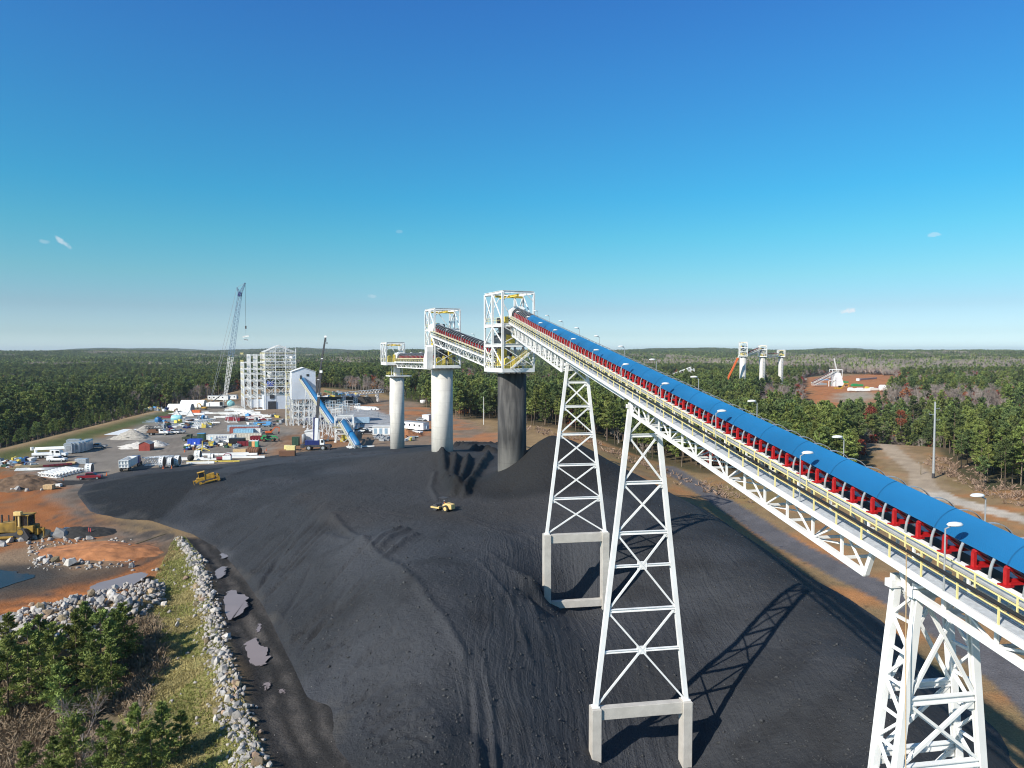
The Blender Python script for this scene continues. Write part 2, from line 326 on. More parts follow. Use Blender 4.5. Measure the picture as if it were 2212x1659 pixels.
def ground_col(x, y):
    r = np.hypot(x, y); n1 = fbm(x/9, y/9, 4, 21); n2 = fbm(x/2.2, y/2.2, 4, 22); n3 = fbm(x/40, y/40, 3, 23)
    c = np.tile(np.array([0.105, 0.078, 0.042]), (len(x), 1))
    c = mixc(c, (0.055, 0.062, 0.028), S(n3*1.5 + 0.4))
    cl = cleared(x, y)
    c = mixc(c, (0.27, 0.185, 0.095), S((cl + 2)/6))
    right = S((x - 10)/20)*S((cl+2)/6)
    c = mixc(c, (0.40, 0.175, 0.065), right*S(n1*1.6 + 0.2)*S((330-y)/60+.3)*0.75)
    c = mixc(c, (0.20, 0.165, 0.065), right*S(n3*2 + n2*.8 - 0.2)*0.6)
    def zone(pts, rgb, soft=2.5, warp=3.0, z=0.0, amt=1.0, n=None, ext=()):
        nonlocal c
        poly = gpoly(pts, z) + list(ext)
        m = S((sdist(x, y, poly) + warp*(n1 + 0.5*n2))/soft*0.5 + 0.5)*amt
        if n is not None: m = m*n
        c = mixc(c, rgb, m)
    # far orange clearings
    zone([(1740, 880), (1738, 818), (1830, 808), (1925, 800), (1940, 838), (1900, 870), (1800, 880)], (0.40, 0.165, 0.065), 12, 12, -4)
    zone([(1800, 868), (1810, 850), (1870, 845), (1900, 856), (1860, 872)], (0.34, 0.29, 0.22), 10, 6, -4)
    zone([(1420, 822), (1430, 810), (1560, 808), (1600, 813), (1580, 822)], (0.36, 0.19, 0.09), 20, 10, -4)
    zone([(1150, 800), (1205, 790), (1275, 797), (1180, 804)], (0.36, 0.20, 0.11), 20, 10, -4)
    # left: levee, orange soil, yard gravel, site interior
    s = levee_s(x, y)
    zone([(-400, 1420), (-60, 1020), (120, 975), (300, 915), (420, 880), (330, 960), (240, 1060), (200, 1100), (260, 1150), (410, 1165), (385, 1200), (330, 1290), (180, 1320), (0, 1350)], (0.33, 0.125, 0.042), 3, 4)
    zone([(-400, 1420), (-60, 1020), (120, 975), (300, 915), (420, 880), (330, 960), (240, 1060), (200, 1100), (260, 1150), (410, 1165), (385, 1200), (330, 1290), (180, 1320), (0, 1350)], (0.16, 0.105, 0.06), 3, 4, 0, .85, S(n1*1.8 + n2*.9 + 0.1))
    zone([(420, 885), (520, 862), (650, 860), (800, 858), (900, 870), (1000, 905), (1070, 935), (1080, 1000), (700, 1010), (420, 1020)], (0.23, 0.17, 0.12), 6, 6)
    zone([(760, 872), (900, 876), (1000, 915), (1060, 940), (1060, 960), (900, 950), (850, 935), (790, 900)], (0.36, 0.15, 0.06), 5, 8, 0, .9, S(n1*2+.55))
    zone([(560, 945), (700, 925), (770, 940), (760, 970), (640, 975), (590, 985)], (0.25, 0.125, 0.06), 5, 6, 0, .8)
    zone([(40, 1002), (150, 960), (240, 938), (330, 897), (420, 880), (520, 872), (600, 905), (640, 935), (560, 985), (420, 1020), (250, 1045), (190, 1065), (110, 1045)], (0.215, 0.19, 0.16), 4, 5)
    zone([(520, 885), (600, 885), (700, 915), (760, 935), (640, 925), (560, 905)], (0.22, 0.165, 0.12), 5, 5)
    zone([(640, 905), (800, 880), (860, 905), (860, 945), (760, 930)], (0.33, 0.34, 0.35), 4, 4)
    zone([(250, 942), (290, 925), (330, 905), (380, 900), (420, 915), (330, 960)], (0.27, 0.255, 0.23), 6, 8, 0, .7, S(n1*2+.6))
    # coal dust everywhere near the pile, pale haul road
    zone([(100, 1070), (200, 1040), (290, 1010), (460, 1000), (640, 980), (760, 962), (760, 985), (460, 1025), (230, 1060), (180, 1085), (210, 1130), (300, 1150), (410, 1160), (430, 1190), (330, 1180), (200, 1150)], (0.20, 0.165, 0.13), 3, 3, 0, .95)
    zone([(150, 1060), (180, 1055), (205, 1120), (330, 1140), (430, 1150), (470, 1180), (380, 1185), (280, 1165), (180, 1130)], (0.06, 0.055, 0.05), 4, 5, 0, .9, S(n2*2 + .55))
    zone([(300, 1190), (400, 1165), (360, 1200), (260, 1245), (120, 1275), (0, 1300), (-60, 1310), (-60, 1290), (80, 1250), (190, 1225), (300, 1215)], (0.10, 0.075, 0.055), 2, 2.5, 0, .95)
    zone([(-60, 1330), (90, 1290), (250, 1248), (330, 1215), (380, 1195), (360, 1215), (250, 1268), (80, 1318), (-60, 1350)], (0.42, 0.155, 0.05), 2, 2)
    zone([(-40, 1200), (100, 1168), (230, 1170), (295, 1190), (250, 1220), (100, 1235), (-40, 1240)], (0.24, 0.17, 0.11), 3, 3, 0, .9)
    zone([(-40, 1225), (60, 1222), (130, 1230), (90, 1265), (-40, 1290)], (0.055, 0.05, 0.045), 2.5, 2.5)
    # grass bank at the lower left
    zone([(325, 1290), (370, 1200), (395, 1180), (440, 1240), (470, 1370), (500, 1480), (560, 1640), (620, 1850), (-300, 1850), (-200, 1420), (140, 1405), (260, 1370), (345, 1320)], (0.27, 0.225, 0.10), 2.0, 2.0)
    zone([(325, 1290), (370, 1200), (395, 1180), (440, 1240), (470, 1370), (500, 1480), (560, 1640), (620, 1850), (-300, 1850), (-200, 1420), (140, 1405), (260, 1370), (345, 1320)], (0.17, 0.175, 0.07), 2.0, 2.0, 0, .7, S(n1*1.5 + n2 + .2))
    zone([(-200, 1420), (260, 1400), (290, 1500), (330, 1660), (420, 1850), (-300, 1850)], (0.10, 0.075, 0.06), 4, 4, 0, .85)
    # haul road between rubble and coal
    zone([(400, 1172), (450, 1155), (520, 1200), (600, 1330), (700, 1440), (860, 1600), (1100, 1850), (600, 1850), (570, 1660), (520, 1500), (480, 1350), (445, 1240)], (0.040, 0.038, 0.036), 1.5, 1.2)
    zone([(440, 1180), (470, 1180), (560, 1400), (640, 1560), (700, 1850), (620, 1850), (590, 1600), (530, 1420), (480, 1280)], (0.10, 0.088, 0.075), 1.5, 1.5, 0, .7, S(n2*2 + n1 + .35))
    # wheel ruts across the yard and the bare soil
    for pts, rgb, w_ in RUTS:
        d = ldist(x + .8*n1, y + .8*n1, pts); m = np.maximum(np.exp(-((d-1.1)/.45)**2), np.exp(-((d-3.0)/.5)**2)*.6); c = mixc(c, rgb, m*w_*S(n2*1.4+.75))
    # right hand roads
    d = ldist(x, y, ROADR); c = mixc(c, (0.50, 0.44, 0.36), S((4.0 + n2*.8 - d)/1.0)*S((x-60)/20))
    d = ldist(x, y, ROADR[:4]); c = mixc(c, (0.33, 0.24, 0.15), S((11 + n1*5 - d)/4)*0.6)
    d = ldist(x, y, DRAIN); c = mixc(c, (0.125, 0.12, 0.125), S((4.0 + n2*.5 - d)/1.0)); 
    # levee green
    w = S((y - 100)/60)
    c = mixc(c, (0.085, 0.115, 0.03), w*np.exp(-((s+7 + 3*n1)/5.5)**2)*0.9*S((480 - y)/80)); c = mixc(c, (0.27, 0.185, 0.10), w*np.exp(-((s-1)/3.5)**2)*0.85)
    c = c*(1 + 0.28*n2 + 0.16*n1)[:, None]
    return np.clip(c, 0.008, 0.9)
na, nr = 520, 560
azs = np.radians(np.linspace(-54, 54, na)); rs = 14*np.power(11000/14, np.linspace(0, 1, nr))
AZ, RR = np.meshgrid(azs, rs); gx = (np.sin(AZ)*RR).ravel(); gy = (np.cos(AZ)*RR).ravel()
gz = ground_z(gx, gy)
ii = np.arange(nr*na).reshape(nr, na)
GF = np.stack([ii[:-1, :-1], ii[:-1, 1:], ii[1:, 1:], ii[1:, :-1]], -1).reshape(-1, 4)
def earth_material(name, bump=0.6, fine=5.0, rough=0.95):
    m = bpy.data.materials.new(name); m.use_nodes = True; t = m.node_tree; b = t.nodes['Principled BSDF']
    b.inputs['Roughness'].default_value = rough; b.inputs['Specular IOR Level'].default_value = 0.15
    at = N(t, 'ShaderNodeAttribute', attribute_name='col'); tc = N(t, 'ShaderNodeTexCoord')
    nz = N(t, 'ShaderNodeTexNoise'); nz.inputs['Scale'].default_value = fine; nz.inputs['Detail'].default_value = 8; nz.inputs['Roughness'].default_value = 0.7
    mr = N(t, 'ShaderNodeMapRange'); mr.inputs['From Min'].default_value = 0.3; mr.inputs['From Max'].default_value = 0.7; mr.inputs['To Min'].default_value = 0.62; mr.inputs['To Max'].default_value = 1.38
    mx = N(t, 'ShaderNodeVectorMath', operation='SCALE')
    t.links.new(tc.outputs['Object'], nz.inputs['Vector']); t.links.new(nz.outputs['Fac'], mr.inputs['Value'])
    t.links.new(at.outputs['Color'], mx.inputs[0]); t.links.new(mr.outputs[0], mx.inputs['Scale']); t.links.new(mx.outputs[0], b.inputs['Base Color'])
    n2 = N(t, 'ShaderNodeTexNoise'); n2.inputs['Scale'].default_value = 1.6; n2.inputs['Detail'].default_value = 10; n2.inputs['Roughness'].default_value = 0.65
    bp = N(t, 'ShaderNodeBump'); bp.inputs['Strength'].default_value = bump; bp.inputs['Distance'].default_value = 0.35
    t.links.new(tc.outputs['Object'], n2.inputs['Vector']); t.links.new(n2.outputs['Fac'], bp.inputs['Height']); t.links.new(bp.outputs[0], b.inputs['Normal'])
    return m
GROUND_M = earth_material('ground_soil')
me = npmesh('ground', np.stack([gx, gy, gz], 1), GF, GROUND_M, True, ground_col(gx, gy))
ground = bpy.data.objects.new('ground', me); COL.objects.link(ground); tag(ground, kind='structure')

# ================================================================== COAL PILE
cps = []
def cg(u, v, z): p = G(u, v, z); cps.append((p.x, p.y, z))
def cd(u, v, y): p = Dp(u, v, y); cps.append((p.x, p.y, p.z))
TOE_L = [(165, 1060), (190, 1038), (240, 1024), (300, 1016), (430, 1006), (520, 1002)]
for u, v, z in [(165,1065,0), (200,1105,0), (250,1118,0), (330,1122,.2), (420,1152,.1), (470,1180,.1), (520,1232,.1), (575,1310,0), (625,1410,0), (690,1545,-.5), (760,1680,-.3), (820,1800,-1),
                (190,1038,0), (240,1024,0), (300,1016,.1), (420,1011,.6),
                (250,1065,1.2), (330,1060,2.4), (400,1040,3.4), (460,1022,4.2), (495,1014,4.6), (440,1055,3.6), (380,1090,1.6),
                (640,986,3.2), (560,1001,3.4), (760,974,3.8), (860,970,4.6), (640,981,.3), (560,996,.3), (760,969,.5), (690,976,.4), (480,1007,.2), (850,964,1.2), (900,975,5.5), (1000,962,6.5), (1060,958,7),
                (560,1035,6.0), (650,1065,6.7), (720,1105,7.2), (700,1020,5.6), (800,1020,6.3), (860,1060,7), (700,1085,7.1), (800,1100,7.4),
                (960,1105,7.5), (880,1150,7.5), (1050,1120,7.5), (780,1160,7.6), (860,1225,7.5), (900,1262,7.2), (1000,1190,7.2), (1100,1170,7.2), (960,1330,6.0), (1000,1400,4.2), (1025,1480,2.0), (1035,1600,-.8), (1040,1720,-1.2),
                (600,1140,3.6), (560,1120,3.2), (700,1220,4.2), (650,1280,1.9), (800,1300,5), (760,1400,2.6), (880,1400,4), (850,1550,1.4), (940,1560,1.9), (800,1500,1.2), (880,1700,1.0), (980,1700,.2), (940,1800,0), (1040,1850,-2),
                (1080,1300,5.2), (1100,1380,3.2), (1110,1470,1.2), (1130,1560,-.8), (1150,1660,-2.6), (1200,1780,-4.2), (1150,1225,6.4), (1150,1300,3.9),
                (1150,1315,1.6), (1190,1325,-.3), (1310,1328,-.6), (1250,1300,-.5), (1250,1330,-1.1), (1240,1365,-.2), (1240,1225,3.2), (1330,1240,2.4), (1290,1160,7.0), (1420,1180,5.6), (1300,1500,-3.2), (1400,1400,-1.2), (1350,1600,-5.4), (1500,1600,-6.0), (1480,1720,-7.2), (1500,1655,-7.4), (1290,1640,-6), (1420,1690,-7.4),
                (1480,1300,.9), (1600,1250,3.4), (1600,1400,-1.2), (1700,1500,-1.2), (1800,1650,-3.6), (1700,1330,1.6)]: cg(u, v, z)
# cone of fresh coal against the dark shaft, ridge falling away to the right
for u, v, y in [(1188,938,141), (1215,950,138), (1250,963,136), (1330,1010,132), (1400,1045,129), (1480,1083,126), (1540,1118,117), (1600,1160,109), (1680,1215,100), (1740,1268,92), (1800,1340,83), (1850,1420,74), (1910,1520,66), (2000,1680,55)]: cd(u, v, y)
for (x, y, z) in [(11,156,8), (25,150,6), (40,142,2), (47,134,-3), (5,152,12), (-6,158,8), (-10,142,7.6), (-8,132,7.7), (0,130,8.2), (5,131,12.5), (10,127,11.5), (16,125,11), (-3,148,8.5), (8,146,17),
                  (52,120,-5.4), (54,105,-5.6), (53,92,-5.8), (51,80,-6), (49,66,-6), (48,50,-6), (-35,234,3.5), (-10,225,4), (10,205,4), (-16,195,7.5), (5,180,7), (20,178,3.5), (-22,180,9.2), (-14,172,9.0), (-30,196,6)]: cps.append((x, y, z))
CP = np.array(cps); nC = len(CP)
Kd = np.hypot(CP[:, None, 0]-CP[None, :, 0], CP[:, None, 1]-CP[None, :, 1])
Am = np.zeros((nC+3, nC+3)); Am[:nC, :nC] = Kd - np.eye(nC)*0.9; Am[:nC, nC] = 1; Am[:nC, nC+1:] = CP[:, :2]; Am[nC:, :nC] = Am[:nC, nC:].T
wC = np.linalg.solve(Am, np.concatenate([CP[:, 2], np.zeros(3)]))
CTOE = gpoly([(168, 1066), (200, 1108), (250, 1120), (330, 1124), (420, 1154), (470, 1182), (520, 1234), (575, 1312), (625, 1412), (690, 1547), (760, 1684), (860, 1880)]) + [(-5, 20), (40, 20), (47, 40), (50, 66), (52, 80), (54, 92), (55, 105), (53, 120), (49, 134), (43, 146), (30, 160), (26, 180), (14, 212), (-8, 236), (-36, 246)] + gpoly([(760, 964), (640, 978), (520, 993), (430, 1003), (300, 1012), (240, 1020), (190, 1034)])
GROOVE = [  # windrows and furrows pushed up by the machines: points, height, half width
    ([(720,1118),(790,1180),(840,1222),(890,1262),(930,1300),(965,1345),(1005,1410),(1022,1480),(1030,1580),(1033,1700)], .32, .55),
    ([(1010,1420),(1018,1500),(1020,1560)], -.35, .4), ([(1045,1400),(1062,1500),(1070,1600),(1072,1720)], .25, .3),
    ([(985,1008),(978,1040),(985,1075)], 1.5, .8), ([(1012,1010),(998,1050),(992,1080)], 1.6, .75), ([(955,994),(962,1040),(980,1082)], 1.4, .8), ([(1055,1000),(1022,1050),(1002,1085)], 1.4, .8),
    ([(1000,972),(1030,985),(1070,988)], 1.5, 1.0), ([(985,962),(1030,955),(1075,958)], 1.2, 1.2), ([(640,984),(560,998),(500,1010)], .3, .9), ([(760,971),(640,984)], .3, .9), ([(860,966),(760,971)], .3, .9),
    ([(820,1190),(850,1172),(880,1160)], .45, .5), ([(835,1205),(870,1185),(900,1172)], .45, .5), ([(800,1190),(830,1168),(862,1155)], .35, .5), ([(760,1168),(700,1140)], .3, .6),
    ([(940,1030),(930,1060),(945,1095)], .3, .5), ([(1000,1130),(1060,1150),(1180,1165)], .18, .35), ([(1000,1136),(1060,1158),(1180,1174)], .18, .35),
    ([(700,1105),(800,1110),(900,1128)], .12, .3), ([(700,1112),(800,1118),(900,1138)], .12, .3), ([(1060,1200),(1140,1230),(1180,1300)], .2, .4), ([(1030,1215),(1100,1260),(1150,1350)], .2, .4),
    ([(560,1180),(640,1120),(700,1090)], -.18, .5), ([(520,1215),(600,1150)], -.22, .5), ([(620,1330),(760,1230)], -.2, .5), ([(660,1420),(820,1300)], -.15, .4), ([(590,1260),(670,1180)], -.2, .4)]
GRW = []
for pts, h, w in GROOVE:
    GRW.append(([tuple(G(u, v, 6.5 if v < 1300 else max(-2, 6.5-(v-1300)*.022))[:2]) for u, v in pts], h, w))
gq = np.random.default_rng(8)
for k in range(60):   # rills and scrape marks on the long near slope
    f = gq.random(); u_ = 470 + 330*f + gq.uniform(0, 130); v_ = 1200 + 420*f + gq.uniform(-60, 20); L_ = gq.uniform(30, 110)
    GRW.append(([tuple(G(u_, v_, 1.5)[:2]), tuple(G(u_ + L_*.55, v_ - L_*.42, 2.3)[:2]), tuple(G(u_ + L_, v_ - L_*.72, 3)[:2])], -gq.uniform(.14, .34), gq.uniform(.22, .42)))
RAMP = gpoly([(170, 1065), (250, 1118), (330, 1120), (400, 1085), (490, 1018), (440, 1010), (300, 1018), (200, 1036)], 1.5)
def coal_z(x, y):
    x = np.atleast_1d(np.asarray(x, float)); y = np.atleast_1d(np.asarray(y, float))
    z = np.full(x.shape, wC[nC]) + wC[nC+1]*x + wC[nC+2]*y
    for i in range(nC): z += wC[i]*np.hypot(x-CP[i, 0], y-CP[i, 1])
    g = ground_z(x, y); sd = sdist(x, y, CTOE)
    return np.minimum(z, g + np.where(sd > 0, sd*0.95, sd*0.6) + 0.15)
def coal_detail(x, y):
    z = 0.16*fbm(x/5, y/5, 4, 31) + 0.05*fbm(x/1.7, y/1.7, 3, 30) + 0.06*fbm(x/.7, y/.7, 3, 32)
    for pts, h, w in GRW:
        d = ldist(x, y, pts); z = z + h*np.exp(-(d/w)**2)*(0.7 + 0.6*vnoise(x/1.1, y/1.1, 41))
    # long parallel dozer passes
    rm = S((sdist(x, y, RAMP) + 2)/4); a = (x*0.62 + y*0.78)*0 + (-0.80*x*0.30 + y*0.95)
    z = z + rm*0.06*np.sin((y*0.93 - x*0.36 + 1.2*fbm(x/14, y/14, 2, 43))*2*PI/1.9)
    q = S((x + 6 - (y-60)*0.03)/3)*S((26 - x)/8)*S((100 - y)/12)*S((y-20)/5)
    z = z + q*0.03*np.sin((x + 0.05*y + 1.3*fbm(x/9, y/16, 2, 44))*2*PI/1.35)*(0.5 + vnoise(x/3, y/9, 45))
    q2 = S((x - 16)/6)*S((46-x)/8)*S((112 - y)/10)
    z = z + q2*0.04*np.sin((x*0.92 + y*0.42 + 1.6*fbm(x/9, y/9, 2, 46))*2*PI/1.7)*(0.3 + vnoise(x/4, y/4, 47))
    return z
na2, nr2 = 640, 400
azs = np.radians(np.linspace(-38, 46, na2)); rs = 30*np.power(262/30, np.linspace(0, 1, nr2))
AZ, RR = np.meshgrid(azs, rs); kx = (np.sin(AZ)*RR).ravel(); ky = (np.cos(AZ)*RR).ravel()
kz = coal_z(kx, ky); kg = ground_z(kx, ky); up = S((kz-kg)/1.0); kz = kz + coal_detail(kx, ky)*up
ii = np.arange(nr2*na2).reshape(nr2, na2)
KF = np.stack([ii[:-1, :-1], ii[:-1, 1:], ii[1:, 1:], ii[1:, :-1]], -1).reshape(-1, 4)
keep = (kz - kg)[KF].max(1) > -0.25
KF = KF[keep]; used = np.unique(KF); mp = np.full(len(kx), -1); mp[used] = np.arange(len(used)); KF = mp[KF]
kx, ky, kz = kx[used], ky[used], kz[used]
n1 = fbm(kx/13, ky/13, 4, 51); n2 = fbm(kx/3.3, ky/3.3, 4, 52)
kc = np.tile(np.array([0.029, 0.031, 0.0345]), (len(kx), 1))
kc = mixc(kc, (0.058, 0.062, 0.071), S(n1*1.4+.40)*.6)
kc = mixc(kc, (0.016, 0.016, 0.017), S(n2*1.6 - n1*.6)*.5)
rm = S((sdist(kx, ky, RAMP) + 1)/2.5); kc = mixc(kc, (0.0125, 0.013, 0.0135), rm*.95)
flat = S((kz-5.5)/1.2)*S((ky-100)/15)*S((20-kx)/10); kc = mixc(kc, (0.044, 0.041, 0.040), flat*.6)
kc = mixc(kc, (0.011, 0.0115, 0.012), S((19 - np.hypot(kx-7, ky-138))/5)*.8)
for pts, h, w in GRW[3:9]:  # trench shadows of the big furrows, painted into the coal colour
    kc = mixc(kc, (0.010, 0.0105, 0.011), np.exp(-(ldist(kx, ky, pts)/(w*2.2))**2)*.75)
kc = mixc(kc, (0.015, 0.0155, 0.016), S((kx-30)/8)*S((kz+2)/3)*.4)  # right flank painted darker, as the slope turned away from the sun
kc = mixc(kc, (0.085, 0.08, 0.072), S((1.2-(kz-ground_z(kx, ky)))/1.2)*S(n2*2)*.5)
COAL_M = earth_material('coal', 0.9, 9.0, 0.82)
# track mask kept in alpha: above .5 = passes running away from the lower edge, below .5 = passes on the ramp
kt = 0.5 + 0.5*S((kx + 7 - (ky-60)*0.03)/2)*S((40 - kx)/10)*S((112 - ky)/14)*S(0.75 + n1*1.2) - 0.5*rm
t = COAL_M.node_tree; b = t.nodes['Principled BSDF']
at = [n for n in t.nodes if n.bl_idname == 'ShaderNodeAttribute'][0]; tc = [n for n in t.nodes if n.bl_idname == 'ShaderNodeTexCoord'][0]; b1 = b.inputs['Normal'].links[0].from_node
def wave(vec, per, warp):
    dt = N(t, 'ShaderNodeVectorMath', operation='DOT_PRODUCT'); dt.inputs[1].default_value = vec; t.links.new(tc.outputs['Object'], dt.inputs[0])
    nz = N(t, 'ShaderNodeTexNoise'); nz.inputs['Scale'].default_value = .09; nz.inputs['Detail'].default_value = 2; t.links.new(tc.outputs['Object'], nz.inputs['Vector'])
    ma = N(t, 'ShaderNodeMath', operation='MULTIPLY_ADD'); ma.inputs[1].default_value = warp; t.links.new(nz.outputs['Fac'], ma.inputs[0]); t.links.new(dt.outputs['Value'], ma.inputs[2])
    n3 = N(t, 'ShaderNodeTexNoise', noise_dimensions='1D'); n3.inputs['Scale'].default_value = 1/per; n3.inputs['Detail'].default_value = 3; n3.inputs['Roughness'].default_value = .6; t.links.new(ma.outputs[0], n3.inputs['W']); return n3.outputs['Fac']
wx_, wr_ = wave((1, .05, 0), .42, 4.0), wave((-.36, .93, 0), .6, 4.0)
def rng_(a, b2):
    m = N(t, 'ShaderNodeMapRange'); m.inputs['From Min'].default_value = a; m.inputs['From Max'].default_value = b2; t.links.new(at.outputs['Alpha'], m.inputs['Value']); return m.outputs[0]
prev = b1.outputs[0]
for w_, k_ in ((wx_, rng_(.5, 1)), (wr_, rng_(.5, 0))):
    bp = N(t, 'ShaderNodeBump'); bp.inputs['Distance'].default_value = .5; mu = N(t, 'ShaderNodeMath', operation='MULTIPLY'); mu.inputs[1].default_value = .38; t.links.new(k_, mu.inputs[0]); t.links.new(mu.outputs[0], bp.inputs['Strength']); t.links.new(w_, bp.inputs['Height']); t.links.new(prev, bp.inputs['Normal']); prev = bp.outputs[0]
t.links.new(prev, b.inputs['Normal'])
b.inputs['Specular IOR Level'].default_value = 0.3
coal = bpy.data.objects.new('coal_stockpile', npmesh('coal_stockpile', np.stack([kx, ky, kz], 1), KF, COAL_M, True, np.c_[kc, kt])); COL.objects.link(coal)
tag(coal, 'huge black coal heap with dozer tracks filling the middle of the site', 'coal pile')
def surf_v(x, y):
    g = ground_z(x, y); c = coal_z(x, y); d = coal_detail(x, y)
    return np.maximum(g, c + np.where(c-g > 1, d, 0))
def surf(x, y): return float(surf_v(np.array([float(x)]), np.array([float(y)]))[0])
def ground_at(u, v):
    """where the line of sight through (u, v) meets ground or coal"""
    d = ray(u, v); t = 25*np.power(3000/25, np.linspace(0, 1, 260))
    for k in range(2):
        b = CAMZ + d[2]*t < surf_v(d[0]*t, d[1]*t)
        if not b.any(): return G(u, v, 0)
        i = max(1, int(np.argmax(b))); t = np.linspace(t[i-1], t[i], 24)
    t = t[12] if k == 0 else t[min(23, max(1, 12))]
    return Vector((d[0]*t, d[1]*t, surf(d[0]*t, d[1]*t)))
# loose lumps of coal lying on the near slopes
lq = np.random.default_rng(3); LN = 9000
lu, lv = lq.uniform(430, 1950, LN), 1150 + 560*lq.random(LN)**.8; lz = 2.0
lp = np.array([tuple(G(a, c_, 1.5)) for a, c_ in zip(lu, lv)]); kk = coal_z(lp[:, 0], lp[:, 1]) - ground_z(lp[:, 0], lp[:, 1]) > .6; lp = lp[kk]
lp[:, 2] = coal_z(lp[:, 0], lp[:, 1]) + coal_detail(lp[:, 0], lp[:, 1]); ls_ = np.minimum(.05 + lq.exponential(.038, len(lp)), .24)
oct_ = np.array([(1,0,0),(0,1,0),(-1,0,0),(0,-1,0),(0,0,.8),(0,0,-.6)], float); of = np.array([(0,1,4),(1,2,4),(2,3,4),(3,0,4),(1,0,5),(2,1,5),(3,2,5),(0,3,5)])
LV = (lp[:, None, :] + oct_[None]*ls_[:, None, None]*(.6 + .8*lq.random((len(lp), 6, 1))) + lq.normal(size=(len(lp), 6, 3))*ls_[:, None, None]*.25).reshape(-1, 3); LF = (np.arange(len(lp))[:, None, None]*6 + of[None]).reshape(-1, 3)
o = bpy.data.objects.new('coal_rubble', npmesh('coal_rubble', LV, LF, mat('coal_lump', (.045, .046, .048), .7, .4, 3))); COL.objects.link(o); tag(o, kind='stuff')
# muddy puddles on the haul road and in the pit
PUD = mat('muddy_water', (0.27, 0.222, 0.20), 0.14, 0.10, 0.25, spec=0.2); PUDD = mat('dark_water', (0.022, 0.024, 0.026), 0.2, 0.1, 0.3, spec=0.15)
def puddle(pts, m, z=None):
    P = [ground_at(u, v) for u, v in pts]; z = max(p.z for p in P)*0.5 + sum(p.z for p in P)/len(P)*0.5 + 0.05 if z is None else z
    n = len(P); V = []
    P = [p + Vector((random.uniform(-.5, .5), random.uniform(-1, 1), 0))*(p-P[0]).length*.06 for p in P]
    for i in range(n):
        a, b2, c2, d2 = P[i-1], P[i], P[(i+1) % n], P[(i+2) % n]
        for k in range(12):
            t = k/12; q = 0.5*((2*b2) + (c2-a)*t + (2*a-5*b2+4*c2-d2)*t*t + (-a+3*b2-3*c2+d2)*t**3)
            w_ = .45*fbm(np.array([q.x*1.1]), np.array([q.y*.7]), 3, 7)[0] + .12*random.uniform(-1, 1); V.append((q.x + w_, q.y + w_*1.6, z))
    o = MB().add(V, [tuple(range(len(V)))]).build('puddle', m); return tag(o, kind='structure')
puddle([(477,1300),(500,1280),(527,1295),(540,1312),(520,1335),(497,1340),(480,1322)], PUD)
puddle([(530,1395),(552,1382),(572,1400),(578,1430),(560,1442),(538,1430)], PUD)
puddle([(462,1235),(476,1228),(488,1238),(478,1250),(465,1246)], PUD)
puddle([(550,1352),(560,1350),(566,1362),(556,1366)], PUD); puddle([(478,1198),(490,1197),(491,1206),(480,1207)], PUD); puddle([(568,1480),(580,1478),(580,1490),(569,1492)], PUD); puddle([(610,1487),(622,1485),(623,1494),(612,1496)], PUD)
puddle([(-60,1232),(0,1232),(45,1236),(70,1246),(30,1262),(-60,1286)], PUDD); puddle([(195,1278),(250,1262),(300,1250),(318,1256),(270,1274),(205,1288)], PUD); puddle([(-20,1352),(20,1338),(34,1342),(0,1356)], PUD)
